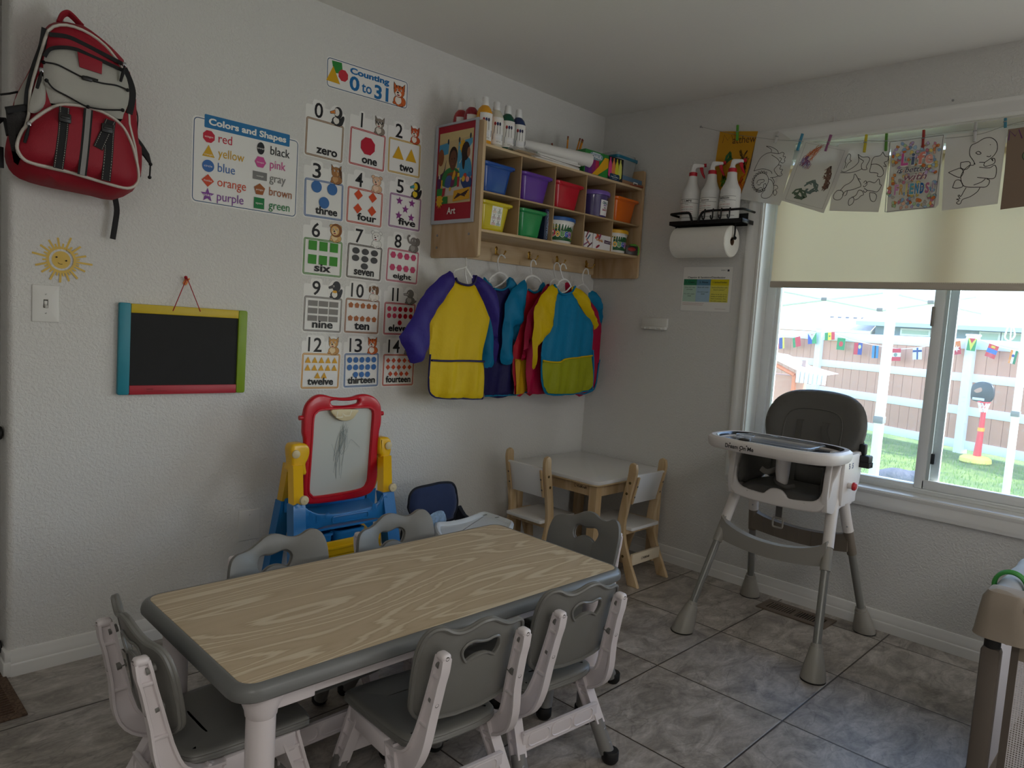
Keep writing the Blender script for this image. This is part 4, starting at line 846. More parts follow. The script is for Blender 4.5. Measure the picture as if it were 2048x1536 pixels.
# --- sun decal
b = MB(); cx, cz = -2.725, 1.343; M = LW(cx, cz, -.0002); gold = mat('gold_vinyl', (206, 172, 74), rough=.4, metal=.15, var=.05)
b.poly(ell(0, 0, .0265, .0275, 32), gold, M)
tips = [(x - cx, z - cz) for x, z in D['sun_tips']]
for k in range(len(tips)):
    t = V(tips[k]); b.line([tuple(t.normalized() * .034), tuple(t)], .0062, gold, M)
    t2 = (V(tips[k]).normalized() + V(tips[(k + 1) % len(tips)]).normalized()).normalized()
    b.line([tuple(t2 * .034), tuple(t2 * .052)], .0052, gold, M)
    for q in (.25, .75):
        t3 = (V(tips[k]).normalized() * (1 - q) + V(tips[(k + 1) % len(tips)]).normalized() * q).normalized()
        b.line([tuple(t3 * .034), tuple(t3 * .042)], .004, gold, M)
for q in (-1, 1): b.poly(ell(q * .0135, .003 - q * .0045, .0027, .0027, 10), K_('#2a2118'), M)
b.line([(-.0095, -.009), (-.006, -.0125), (-.001, -.014), (.003, -.013)], .0014, K_('#2a2118'), M)
solo(b, 'sun_decal', 'golden smiling sun sticker on the wall above the light switch', 'decal', (cx, 0, cz))

# --- light switch and blank plate
PLATE = mat('plate_plastic', (224, 223, 219), rough=.35)
sw = thing('light_switch', 'white light switch plate with one toggle below the sun sticker', 'light switch', (-2.767, 0, 1.2015))
b = MB(); M = LW(-2.767, 1.2015, .0005); b.prism(rrect(-.0375, -.0585, .0375, .0585, .003), 0, .0055, PLATE, M, holes=[[(-.006, -.0125), (.006, -.0125), (.006, .0125), (-.006, .0125)]], bev=.003, seg=3); b.box(-.006, -.0125, 0, .006, .0125, .001, mat('dark_slot', (70, 66, 60)), M)
b.build('cover_plate', sw, (-2.767, 0, 1.2015))
b = MB(); b.box(-.0042, -.011, 0, .0042, .009, .005, PLATE, M, bevel=.001); b.box(-.0036, -.004, .002, .0036, .004, .017, PLATE, M @ T((0, -.002, 0)) @ RX(32), bevel=.0012); b.build('toggle', sw, (-2.767, 0, 1.2015))
for z in (-.03, .03):
    b = MB(); b.lathe([(.0032, .005), (.0032, .006), (.002, .0068), (0, .007)], PLATE, M @ T((0, z, 0)), n=12); b.box(-.0028, -.0004, .0066, .0028, .0004, .0072, mat('dark_slot', (70, 66, 60)), M @ T((0, z, 0)) @ RZ(40)); b.build('screw', sw, (-2.767, 0, 1.2015))
op = thing('blank_plate', 'white blank wall plate beside the easel above the chairs', 'wall plate', (-2.068, 0, .373))
b = MB(); M = LW(-2.068, .373, .0005); b.prism(rrect(-.044, -.061, .044, .061, .003), 0, .006, PLATE, M, bev=.003, seg=3); b.build('cover_plate', op, (-2.068, 0, .373))
for z in (-.042, .042):
    b = MB(); b.lathe([(.003, .0055), (.003, .0065), (0, .0072)], PLATE, M @ T((0, z, 0)), n=12); b.box(-.0025, -.0004, .0068, .0025, .0004, .0074, mat('dark_slot', (70, 66, 60)), M @ T((0, z, 0)) @ RZ(50)); b.build('screw', op, (-2.068, 0, .373))

# --- chalkboard on its cord
o = (-2.337, 0, .905); cb = thing('chalkboard', 'small chalkboard with teal, yellow, green and red frame hanging by a red cord', 'chalkboard', o)
M = LW(-2.5595, .906, -.004) @ RZ(-.4)
wf = lambda k, c: mat(k, c, rough=.42, var=.05, vscale=30)
b = MB(); b.box(.03, .028, .001, .42, .29, .010, mat('slate_black', (20, 20, 22), rough=.75, var=.25, vscale=14), M); b.build('board', cb, o)
def bar(p, m, nm):
    b = MB(); b.prism(p, 0, .017, m, M, bev=.0025); return b.build('frame_bar', cb, o)
bar(rrect(0, 0, .0365, .3135, .006), wf('teal_paint', (24, 132, 152)), 0); bar(rrect(.4135, .0, .4475, .312, .008), wf('green_paint', (126, 158, 16)), 0)
bar([(.0370, .281), (.413, .281), (.413, .312), (.0370, .312)], wf('yellow_paint', (206, 178, 10)), 0)
rb = bar([(.0370, .0), (.413, .0), (.413, .032), (.0370, .032)], wf('red_paint', (176, 28, 48)), 0)
b = MB(); Mr = M @ T((0, 0, .0172)); b.text('WARNING', .092, .017, 0, K_('#4a0a14'), Mr, w=.022, h=.004, align='l'); b.text('keep away from fire, not for children under three', .092, .011, 0, K_('#4a0a14'), Mr, w=.07, h=.0035, align='l'); b.build('small_print', rb, o)
cord = mat('red_cord', (168, 24, 40), rough=.8)
b = MB(); kx, kz = -2.342, 1.321
for x, z in ((-2.385, 1.200), (-2.289, 1.203)): b.tube([(x, -.0225, z), (kx + .004, -.018, kz)], .0016, cord, n=6)
b.ball((kx, -.018, kz), .006, cord); b.build('cord', cb, o)
b = MB(); M = LW(-2.336, 1.306) @ RZ(-25); b.prism(rrect(-.007, -.012, .007, .014, .006), 0, .006, mat('orange_plastic', (226, 140, 62), rough=.4), M, bev=.002); b.cyl((0, .006, .004), (0, .012, .02), .003, mat('orange_plastic'), M=M)
solo(b, 'wall_hook', 'small orange adhesive hook holding the cord of the chalkboard', 'hook', (-2.336, 0, 1.306))

# --- backpack
BR = mat('red_nylon', (150, 4, 34), rough=.62, bump=(420, .35, .001), var=.08, vscale=9)
BG = mat('grey_nylon', (176, 174, 166), rough=.6, bump=(420, .3, .001), var=.05)
BB = mat('black_webbing', (20, 20, 22), rough=.75, bump=(500, .4, .001))
PIPE = mat('pale_piping', (206, 200, 190), rough=.5)
o = (-2.70, -.09, 1.54); bp = thing('backpack', 'red and gray backpack with black straps hanging on the wall at far left', 'backpack', o)
MY = lambda y: frame((0, y, 0), (1, 0, 0), (0, 0, 1))
b = MB(); sm = smooth(D['bp_body'], 2); b.inflate(sm, .085, .075, BR, MY(-.088), rim=.07, res=.022, p=.42); body = b.build('body', bp, o)
b = MB(); fr = smooth(D['bp_front'], 2); b.inflate(fr, .022, .03, BR, MY(-.158), rim=.05, res=.022, p=.45); b.build('front_panel', bp, o)
b = MB(); b.tube([(x, -.168, z) for x, z in fr], .0042, PIPE, closed=True, n=6); b.build('piping', bp, o)
b = MB(); pk = smooth(D['bp_pocket'], 3); b.inflate(pk, .030, .02, BR, MY(-.186), rim=.055, res=.02, p=.45); pocket = b.build('front_pocket', bp, o)
b = MB(); b.tube([(x, -.192, z) for x, z in pk], .0046, PIPE, closed=True, n=6); b.build('piping', pocket, o)
b = MB(); gy = smooth(D['bp_grey'], 2); b.inflate(gy, .016, .015, BG, MY(-.181), rim=.05, res=.02, p=.5); upper = b.build('upper_panel', bp, o)
b = MB(); b.inflate(smooth(D['bp_side_grey'], 2), .02, .02, BG, MY(-.138), rim=.04, res=.02); b.build('side_panel', bp, o)
for q in ([(-2.843, 1.80), (-2.826, 1.862), (-2.814, 1.855), (-2.808, 1.81), (-2.812, 1.768), (-2.838, 1.745), (-2.852, 1.752)],):
    b = MB(); b.inflate(smooth(q, 2), .008, .012, BG, MY(-.176), rim=.02, res=.012); b.build('side_panel', bp, o)
def strap(pts, y, w_, m, nm, par, th=.0025, st=True, dy=0):
    b = MB(); P = smooth(pts, 5, False); L_ = []; n = len(P)
    rings = []
    for i in range(n):
        d = V(P[min(i + 1, n - 1)]) - V(P[max(i - 1, 0)]); d.normalize(); q = V((-d.y, d.x)) * w_ / 2
        yy = y + dy * (i / (n - 1))
        rings.append([(P[i][0] + q.x, yy, P[i][1] + q.y), (P[i][0] - q.x, yy, P[i][1] - q.y), (P[i][0] - q.x, yy + th, P[i][1] - q.y), (P[i][0] + q.x, yy + th, P[i][1] + q.y)])
    b.loft(rings, m)
    if st:
        for s_ in (-1, 1):
            for i in range(0, n - 1):
                for t in (0, .5):
                    a = V(rings[i][0]).lerp(V(rings[i + 1][0]), t); c = V(rings[i][1]).lerp(V(rings[i + 1][1]), t)
                    e = V(rings[i][0]).lerp(V(rings[i + 1][0]), t + .28); f = V(rings[i][1]).lerp(V(rings[i + 1][1]), t + .28)
                    u = .5 + s_ * .38; p0 = a.lerp(c, u); p1 = e.lerp(f, u); p0.y -= .0006; p1.y -= .0006
                    b.tube([p0, p1], .0007, PIPE, n=4)
    return b.build(nm, par, o)
ST = strap(D['bp_straps'], -.2165, .026, BB, 'webbing_strap', pocket); ST2 = strap(D['bp_straps2'], -.2165, .026, BB, 'webbing_strap', pocket)
strap(D['bp_flap'], -.220, .027, BB, 'webbing_strap', pocket)
strap(D['bp_refl'], -.2165, .024, BB, 'reflective_stripe', pocket, st=False); strap(D['bp_refl'], -.2185, .013, mat('reflective_grey', (132, 130, 128), rough=.35), 'reflective_stripe', pocket, st=False)
for q in ((-2.773, 1.742), (-2.662, 1.738)):
    b = MB(); b.box(q[0] - .016, -.226, q[1] - .014, q[0] + .016, -.216, q[1] + .012, mat('black_plastic', (14, 14, 15), rough=.4), bevel=.003); b.box(q[0] - .012, -.229, q[1] - .004, q[0] + .012, -.224, q[1] + .004, mat('black_plastic'), bevel=.002); b.build('strap_buckle', pocket, o)
strap(D['bp_band'], -.180, .012, BB, 'zipper', bp, st=False); strap(D['bp_band2'], -.193, .010, BB, 'zipper', bp, st=False)
strap(D['bp_zip_left'], -.166, .018, BB, 'zipper', bp, st=False); strap(D['bp_right_edge'], -.176, .018, BB, 'side_binding', bp, st=False)
b = MB(); b.prism(D['bp_red_tab'], 0, .004, BR, MY(-.199), bev=.0015); b.build('top_tab', upper, o)
for k in ('bp_cord1', 'bp_cord2'):
    b = MB(); b.tube([(x, -.200, z) for x, z in smooth(D[k], 5, False)], .0024, BB, n=6)
    for x, z in (D[k][0], D[k][-1], D[k][4 if k == 'bp_cord2' else 0]): b.ball((x, -.198, z), .0055, BB)
    b.build('elastic_cord', upper, o)
b = MB(); x, z = D['bp_lock'][0]; b.box(x - .014, -.209, z - .006, x + .014, -.197, z + .006, mat('black_plastic'), bevel=.003); b.cyl((x - .004, -.205, z + .004), (x + .028, -.205, z + .003), .003, mat('black_plastic')); b.build('cord_lock', upper, o)
b = MB(); P = smooth(D['bp_handle'], 4, False); b.tube([(x, -.10 + .02 * sin(pi * i / (len(P) - 1)), z) for i, (x, z) in enumerate(P)], .011, BR, n=8, flat=.55); b.build('carry_handle', bp, o)
strap(D['bp_tail'], -.035, .017, BB, 'hanging_strap', bp, st=False)
b = MB(); b.inflate(D['bp_mesh'], .02, .012, mat('black_mesh', (52, 50, 50), rough=.8, bump=(260, .9, .003), var=.5, vscale=260), MY(-.150), rim=.03, res=.015); mp_ = b.build('mesh_pocket', bp, o)
b = MB(); b.tube([(x, -.158, z) for x, z in D['bp_mesh'][:3]], .011, BB, n=8, flat=.6); b.build('binding', mp_, o)
b = MB(); b.inflate(D['bp_rmesh'], .02, .012, mat('black_mesh'), MY(-.08), rim=.02, res=.012); b.build('mesh_pocket', bp, o)
b = MB(); P = D['bp_rightclip']; b.tube([(x, -.07, z) for x, z in P[:4]], [.012, .014, .011, .004], BB, n=8, flat=.5); b.tube([(x, -.07, z) for x, z in smooth(P[3:], 3, False)], .0028, BB, n=6)
for x, z in P[3:]: b.ball((x, -.07, z), .006, BB)
b.build('side_drawcord', bp, o)
b = MB(); b.tube([(x, -.115, z) for x, z in smooth(D['bp_cordR'], 4, False)], .002, BB, n=6); b.build('side_cord', bp, o)
for x, z in D['bp_zips']:
    b = MB(); b.box(x - .005, -.203, z - .006, x + .005, -.192, z + .006, mat('steel'), bevel=.002); b.tube([(x, -.203, z - .004), (x - .006, -.206, z - .03), (x - .012, -.206, z - .055)], [.002, .005, .004], BB, n=6); b.build('zipper_pull', bp, o)
b = MB(); b.tube([(x, -.10, z) for x, z in D['bp_lstrap']], .003, BB, n=6); q = D['bp_buckle']; b.build('shoulder_cord', bp, o)
b = MB(); b.tube([(q[0][0], -.10, q[0][1]), (q[1][0], -.10, q[1][1]), (q[3][0] + .004, -.115, q[3][1])], .010, BB, n=6, flat=.4); b.build('shoulder_strap', bp, o); b = MB(); b.tube([(q[2][0], -.1, q[2][1]), (q[4][0], -.1, q[4][1] - .02)], .012, BB, n=6, flat=.4); b.build('shoulder_strap', bp, o)
b = MB(); b.cyl((-2.734, 0, 2.070), (-2.734, -.022, 2.070), .005, mat('steel')); b.lathe([(.012, 0), (.012, .003), (0, .004)], mat('steel'), LW(-2.734, 2.070)); solo(b, 'coat_hook', 'metal wall hook holding up the handle of the red backpack', 'hook', (-2.734, 0, 2.070))
# ------------------------------------------------------------------ things on the window wall
M = RW(-.594, 1.351, -.0005); b = MB()
b.prism(rrect(0, 0, .292, .238, .006), 0, .0006, mat('laminate_film', (222, 222, 220), rough=.2, spec=.6), M); b.zl = 6
b.poly([(.006, .006), (.286, .006), (.286, .232), (.006, .232)], PAPER, M)
b.text('Cleaning & Sanitizing/Disinfecting', .141, .174, 0, K_('#26262a'), M, w=.215, h=.0125, off=.02)
b.text('EARLY', .238, .212, 0, K_('#55555a'), M, w=.03, h=.006); b.poly([(.257, .209), (.268, .209), (.268, .219), (.257, .219)], K_('#3a3a44'), M)
for x0, x1, c1, c2, hd, tx in ((.012, .089, '#2f7d5a', '#b9d6c6', '1. Clean', ['Clean with soap', 'and water', '', 'Dry with a paper', 'towel']), (.089, .170, '#5d8aa6', '#a9c7dc', '2. Rinse', ['Rinse with water', '', 'Dry with a paper', 'towel']), (.170, .272, '#d8c81c', '#e0d85e', '3. Sanitize/Disinfect', ['Sanitize/Disinfect with', 'bleach solution*', '', 'Allow to air dry or to', 'remain on surface for at', 'least 2 minutes, then', 'dry with a paper towel'])):
    b.poly([(x0, .138), (x1, .138), (x1, .169), (x0, .169)], K_(c1), M); b.poly([(x0, .053), (x1, .053), (x1, .138), (x0, .138)], K_(c2), M)
    b.text(hd, (x0 + x1) / 2, .150, 0, K_('#1c2a26'), M, w=min(.8 * (x1 - x0), .0062 * len(hd)), h=.0085, off=.02)
    for k, t_ in enumerate(tx):
        if t_: b.text(t_, (x0 + x1) / 2, .124 - k * .0112, 0, K_('#24302c'), M, w=min(.86 * (x1 - x0), .0040 * len(t_)), h=.0072)
b.text('*Sanitize: bleach and water mixed fresh each day', .015, .043, 0, K_('#a03040'), M, w=.125, h=.005, align='l'); b.text('Disinfect: leave wet on the surface, then wipe dry', .015, .035, 0, K_('#a03040'), M, w=.12, h=.005, align='l'); b.text('updated yearly', .235, .018, 0, K_('#8a5a60'), M, w=.06, h=.004)
solo(b, 'cleaning_sign', 'laminated cleaning and sanitizing sign under the paper towel rack', 'sign', (0, -.74, 1.47))
b = MB(); M = RW(-.371, 1.245); b.box(0, .012, -.0005, .163, .064, .018, PLATE, M, bevel=.005); b.box(.004, .0, 0, .159, .018, .03, PLATE, M, bevel=.006)
hk = b.build('key_rack', None, (0, -.45, 1.275)); hk.location = (0, -.45, 1.275); tag(hk, 'small white plastic rail holder stuck on the wall right of the corner', 'wall holder')
for k in range(4):
    b = MB(); b.box(.022 + k * .034, .002, .028, .036 + k * .034, .012, .036, PLATE, M, bevel=.002); b.build('clip', hk, (0, -.45, 1.275))

# --- black rack with paper towel and three spray bottles
IRON = mat('black_iron', (18, 18, 20), rough=.42, metal=.3)
o = (0, -.77, 1.79); rk = thing('wall_rack', 'black metal wall rack with a shelf, hooks and paper towel arms', 'rack', o)
y0, y1, zs, xf = -.568, -.972, 1.795, -.128
b = MB(); b.box(xf, y1, zs - .012, 0, y1 + .005, zs + .008, IRON, bevel=.001); b.box(xf, y0 - .005, zs - .012, 0, y0, zs + .008, IRON, bevel=.001); b.box(xf, y1, zs - .012, xf + .004, y0, zs + .008, IRON, bevel=.001); b.box(-.004, y1, zs - .012, 0, y0, zs + .05, IRON, bevel=.001)
for k in range(7): b.box(xf + .012 + k * .017, y1, zs - .004, xf + .018 + k * .017, y0, zs, IRON)
b.build('shelf', rk, o)
R = lambda pts, nm: (lambda b: b.build(nm, rk, o))(MB().tube([(x, y, z) for x, y, z in pts],   .0065, IRON, n=8, flat=.9))
R(smooth([(0, y0, zs + .045), (xf + .02, y0, zs + .045), (xf, y0 - .02, zs + .045), (xf, -.66, zs + .047), (xf, -.685, zs + .04), (xf, -.70, zs + .0)], 4, False), 'guard_rail')
R(smooth([(xf, -.735, zs), (xf, -.748, zs + .035), (xf, -.775, zs + .05), (xf, -.90, zs + .05), (xf, y1 + .02, zs + .05), (xf + .02, y1, zs + .05), (0, y1, zs + .05)], 4, False), 'guard_rail')
for k in range(4):
    y = -.772 - k * .045; b = MB(); b.tube(smooth([(xf - .004, y, zs + .058), (xf - .009, y, zs + .05), (xf - .008, y, zs + .02), (xf - .014, y, zs + .008), (xf - .026, y, zs + .012), (xf - .027, y, zs + .024)], 4, False), .0035, IRON, n=6); b.build('hook', rk, o)
for y, s_ in ((y0 - .02, 1), (-.917, -1)):
    b = MB(); b.tube(smooth([(-.09, y, zs - .01), (-.092, y + (.0 if s_ > 0 else -.004), zs - .05), (-.088, y, zs - .082)], 4, False), .0042, IRON, n=6); b.tube([(-.088, y, zs - .082), (-.086, y - s_ * .03, zs - .097)], .0042, IRON, n=6); b.ball((-.088, y - (.004 if s_ < 0 else 0), zs - .082), .009, IRON); b.build('towel_arm', rk, o)
TOWEL = mat('towel_paper', (236, 233, 226), rough=.95, bump=(120, .7, .002), var=.02)
b = MB(); yc0, yc1, r_, xc, zc = -.597, -.908, .0765, -.086, 1.698
MR = frame((xc, yc0, zc), (1, 0, 0), (0, 0, 1))
ring = lambda r, yy, e=0: [(xc + r * cos(2 * pi * j / 40), yy, zc + r * sin(2 * pi * j / 40)) for j in range(40)]
b.loft([ring(.02, yc0), ring(r_ - .004, yc0), ring(r_, yc0 - .004), ring(r_, yc1 + .004), ring(r_ - .004, yc1), ring(.021, yc1), ring(.02, yc1 + .002), ring(.02, yc0)], TOWEL, cap0=False, cap1=False)
tr = b.build('towel_sheet', None, (xc, -.75, zc)); tr.name = 'paper_towel_roll'; tr.location = (xc, -.75, zc); tag(tr, 'white paper towel roll hanging under the black rack', 'paper towel')
b = MB(); b.loft([ring(.0199, yc0 - .0), ring(.0199, yc1 + .001), ring(.0175, yc1 + .001), ring(.0175, yc0)], mat('cardboard', (128, 98, 74), rough=.9), cap0=False, cap1=False); b.build('core_tube', tr, (xc, -.75, zc))
BOT = mat('white_bottle', (230, 230, 228), rough=.35, sub=.0); RED = mat('red_sprayer', (196, 22, 46), rough=.38); WHT = mat('white_sprayer', (236, 236, 236), rough=.35)
for k, (y, rz, t1, t2, lab) in enumerate(((-.648, 10, '1. LIMPIE', 'Clean', 'white spray bottle labelled limpie at the rack end nearest the corner'), (-.757, 0, 'Enjuague', 'Rinse', 'white spray bottle labelled enjuague in the middle of the black rack'), (-.866, -6, 'SANITACION', 'one minute', 'white spray bottle labelled sanitacion at the rack end nearest the window'))):
    o = (-.068, y, zs + .001); s = thing('spray_bottle', lab, 'spray bottle', o, 0, 'spray bottles on the black rack'); Mo = T(o)
    b = MB(); b.lathe([(.0, 0), (.044, 0), (.0495, .005), (.0495, .135), (.048, .142), (.0485, .150), (.047, .158), (.034, .182), (.026, .205), (.0235, .225), (.023, .238), (.019, .240), (.019, .250), (0, .25)], BOT, Mo, n=28); b.build('bottle', s, o)
    b = MB(); b.lathe([(.0205, .238), (.0205, .257), (.017, .259), (0, .26)], RED, Mo, n=20); b.build('collar', s, o)
    Mh = Mo @ RZ(-70 + rz)
    b = MB(); b.prism(smooth([(-.014, .258), (.012, .258), (.010, .272), (.016, .280), (.04, .284), (.050, .286), (.052, .297), (.02, .302), (-.002, .301), (-.008, .290), (-.012, .27)], 3), -.009, .009, WHT, Mh @ RX(90), bev=.004); b.build('spray_head', s, o)
    b = MB(); b.prism(smooth([(.030, .284), (.046, .284), (.05, .262), (.06, .238), (.058, .230), (.045, .245), (.034, .268)], 3), -.007, .007, RED, Mh @ RX(90), bev=.003); b.build('trigger', s, o)
    b = MB(); b.cyl((.050, 0, .295), (.062, 0, .296), .009, RED, M=Mh, n=12); b.build('nozzle', s, o)
    # wrapped label
    b = MB(); Lw = .0498; a0, a1 = radians(150 + rz - 62), radians(150 + rz + 62) + .25
    def wrap(x, y, z): a = a0 + x / Lw; return (o[0] + (Lw + z) * cos(a + .35), o[1] + (Lw + z) * sin(a + .35), o[2] + y)
    wl = (a1 - a0) * Lw
    tmp = MB(); seg = 14; I = Matrix.Identity(4)
    for q in range(seg): tmp.poly([(wl * q / seg, .025), (wl * (q + 1) / seg, .025), (wl * (q + 1) / seg, .118), (wl * q / seg, .118)], PAPER, I, z=.0003)
    for q in range(seg):
        for hh in (.025, .098, .117): tmp.poly([(wl * q / seg, hh), (wl * (q + 1) / seg, hh), (wl * (q + 1) / seg, hh + .0015), (wl * q / seg, hh + .0015)], K_('#26262a'), I, z=.0006)
    mid = wl * .5
    tmp.text(t1, mid, .104, 0, K_('#222226'), I, w=.0055 * len(t1), h=.0105, off=.02, z=.0007); tmp.text(t2, mid, .090, 0, K_('#222226'), I, w=.02, h=.005, z=.0007)
    for q in range(4): tmp.text('limpie con agua y jabon', mid, .077 - q * .011, 0, K_('#b02038' if q != 1 else '#303034'), I, w=.066, h=.006, z=.0007)
    tmp.v = [wrap(*p) for p in tmp.v]; tmp.f = [f for f in tmp.f]
    lb = tmp.build('label_sheet', s, o)

# --- drawing line
o = (-.03, -.64, 2.29); b = MB(); yz = smooth(D['line'], 5, False); b.tube([(-.034, y, z) for y, z in yz] + [(-.034, -2.3, 2.17)], .0009, mat('string', (150, 148, 144), rough=.8), n=5)
b.tube([(-.004, -.637, 2.297), (-.034, D['line'][0][0], D['line'][0][1])], .0009, mat('string'), n=5)
solo(b, 'hanging_string', 'thin string strung along the top of the window casing', 'string', (-.034, -.65, 2.29))
b = MB(); b.cyl((0, -.637, 2.297), (-.02, -.637, 2.297), .0022, mat('steel')); b.lathe([(.005, 0), (.006, .002), (.004, .005), (0, .006)], mat('steel'), RW(-.637, 2.297, -.015), n=12); solo(b, 'push_pin', 'grey push pin in the wall at the end of the string', 'pin', (0, -.637, 2.297))
b = MB(); M = RW(-1.287, 2.222); b.box(0, 0, 0, .05, .012, .008, mat('clear_clip', (214, 212, 208), rough=.2), M, bevel=.003); b.box(.018, .004, .004, .03, .026, .014, mat('clear_clip'), M, bevel=.003); solo(b, 'cable_clip', 'small clear adhesive clip above the top window casing', 'clip', (0, -1.31, 2.23))
b = MB(); b.lathe([(.005, 0), (.004, .003), (0, .004)], mat('steel'), RW(-1.78, 2.25)); solo(b, 'wall_screw', 'single screw in the wall above the window casing', 'screw', (0, -1.78, 2.25))

def sheet_mat(k, c, tr=.35): return mat(k, c, rough=.7, transl=tr, var=.02)
WP = sheet_mat('drawing_paper', (236, 234, 230)); YP = sheet_mat('yellow_paper', (226, 172, 40)); KP = sheet_mat('kraft_paper', (150, 128, 110), .25)
DK = K_('#2a2626')
def sheet(key, x, m, label, draw, name='hanging_drawing'):
    pts = D[key]; ys = [p[0] for p in pts]; zs_ = [p[1] for p in pts]; oy, oz = max(ys), min(zs_)
    M = RW(oy, oz, x); b = MB()
    # outline kept as drawn: corner, mid-edge and bottom points
    P = [(oy - y, z - oz) for y, z in pts]
    b.prism(P, -.0003, .0003, m, M)
    b.zl = 3; loc = lambda q: [(oy - y, z - oz) for y, z in q]
    draw(b, M, loc, P)
    return solo(b, name, label, 'drawing', (x, oy, oz), 'drawings pegged to the string')
def strokes(pref, n, w_=.0022):
    def f(b, M, loc, P):
        for i in range(n):
            q = loc(D['%s_s%d' % (pref, i)]); b.line(smooth(q, 4, False) if len(q) > 2 else q, w_, DK, M)
    return f
def d1(b, M, loc, P):
    q = loc(D['p1_name']); b.line(q, .002, K_('#5a3c1c'), M); t = loc(D['p1_txt']); b.text('atthew', (t[0][0] + t[1][0]) / 2, t[0][1] - .004, 0, K_('#5a3c1c'), M, w=t[1][0] - t[0][0], h=.036, rot=-3)
    for k, c, w_ in (('p1_g1', '#2e6a3c', .006), ('p1_b1', '#3a2a1a', .0024), ('p1_o1', '#d2601c', .005), ('p1_g2', '#4a7a1e', .006)):
        for e in range(3): b.line([(u + random.uniform(-.008, .008), v + random.uniform(-.008, .008)) for u, v in loc(D[k])], w_, K_(c), M)
sheet('p1', -.030, YP, 'yellow paper with dark scribbles and a name behind the spray bottles', d1)
def d2(b, M, loc, P):
    strokes('p2', 12)(b, M, loc, P); h = loc(D['p2_head']); c = V(h[0]); r = abs(h[1][0] - h[0][0]) * .80
    b.line(ell(c.x, c.y, r * .86, r * .92, 36), .0022, DK, M, closed=True)
    for k in range(15):
        a = radians(50 + k * 17); a2 = a + radians(17); p = lambda t, q: (c.x + r * q * .88 * cos(t), c.y + r * q * .95 * sin(t))
        b.line(smooth([p(a, 1), p((a + a2) / 2, 1.22), p(a2, 1)], 3, False), .0022, DK, M)
sheet('p2', -.034, WP, 'white coloring page of a frilled horned dinosaur next to the yellow paper', d2)
def d3(b, M, loc, P):
    b.line(loc(D['p3_in']), .0012, K_('#8a8684'), M, closed=True)
    for k, c, w_, n in (('p3_s', '#d0523a', .0014, 4), ('p3_s', '#e08a3a', .0012, 3), ('p3_b', '#5a5ab0', .0014, 4), ('p3_b', '#a04a6a', .0012, 3), ('p3_g', '#6a7c76', .007, 4), ('p3_d', '#6a5248', .006, 4), ('p3_o', '#5c6e5a', .007, 5), ('p3_d', '#8a6a5a', .003, 3)):
        for e in range(n): b.line([(u + random.uniform(-.010, .010), v + random.uniform(-.010, .010)) for u, v in smooth(loc(D[k]), 2, False)], w_, K_(c), M)
sheet('p3', -.039, WP, 'tilted white sheet with colorful scribbles inside a thin border', d3)
sheet('p4', -.033, WP, 'white coloring page of several small outlined dinosaurs', strokes('p4', 17, .0024))
def d5(b, M, loc, P):
    rnd = random.Random(4); cols = ['#e3b7a0', '#c9b0d8', '#e8d27a', '#a9c7dc', '#e59a5a', '#b9d6a6', '#d88aa0', '#c0b8b0', '#d8783a', '#8fb0d0']
    for k in range(170):
        u = rnd.uniform(.012, .19); v = rnd.uniform(.012, .28)
        c = K_(rnd.choice(cols)); p = smooth([(u + rnd.uniform(.004, .010) * cos(a) , v + rnd.uniform(.004, .010) * sin(a)) for a in [q * pi / 3 for q in range(6)]], 2)
        b.poly(p, c, M); b.line(p, .0007, K_('#4a4644'), M, closed=True)
    b.line([P[0], P[2], P[3], P[5], P[7]], .003, K_('#75706c'), M, closed=True)
    t = loc(D['p5_t'])
    for (x0, ch, c, hh) in ((.006, 'L', '#d05a9a', .05), (.045, 'i', '#5a6a8a', .046), (.068, 'f', '#e08a7a', .05), (.098, 'e', '#e6a89a', .038)): b.text(ch, t[0][0] + x0, t[0][1] + .0, 0, K_('#f2ece6'), M, align='l', h=hh + .004, w=.030 if ch != 'i' else .016, off=.06); b.text(ch, t[0][0] + x0 + .001, t[0][1] + .002, 0, K_(c), M, align='l', h=hh, w=.028 if ch != 'i' else .013, off=.03)
    for tx, i, hh, c in (('is better', 2, .022, '#4a4a5a'), ('with', 4, .028, '#8a5a6a')): b.text(tx, (t[i][0] + t[i + 1][0]) / 2, t[i][1] - .004, 0, K_('#f2ece6'), M, h=hh, w=(t[i + 1][0] - t[i][0]), off=.06, shear=.35); b.text(tx, (t[i][0] + t[i + 1][0]) / 2, t[i][1] - .004, 0, K_(c), M, h=hh, w=(t[i + 1][0] - t[i][0]) * .96, off=.01, shear=.35)
    wd = 'FRIENDS!'; x0, x1 = t[6][0], t[7][0]
    for k, ch in enumerate(wd):
        x = x0 + (x1 - x0) * (k + .5) / 8; hh = .044; c = ['#c98ab0', '#c9a25a', '#d0c06a', '#5aa0b0', '#3a8ab8', '#1e5fa0', '#b06a8a', '#a08a9a'][k]
        b.text(ch, x, t[6][1], 0, K_('#f2ece6'), M, h=hh + .003, w=.018 if ch not in 'I!' else .008, off=.06); b.text(ch, x, t[6][1] + .001, 0, K_(c), M, h=hh, w=.0155 if ch not in 'I!' else .006, off=.04)
sheet('p5', -.039, WP, 'colored-in page reading Life is better with FRIENDS', d5)
sheet('p6', -.033, WP, 'white coloring page of one large sitting baby dinosaur', strokes('p6', 14, .0026))
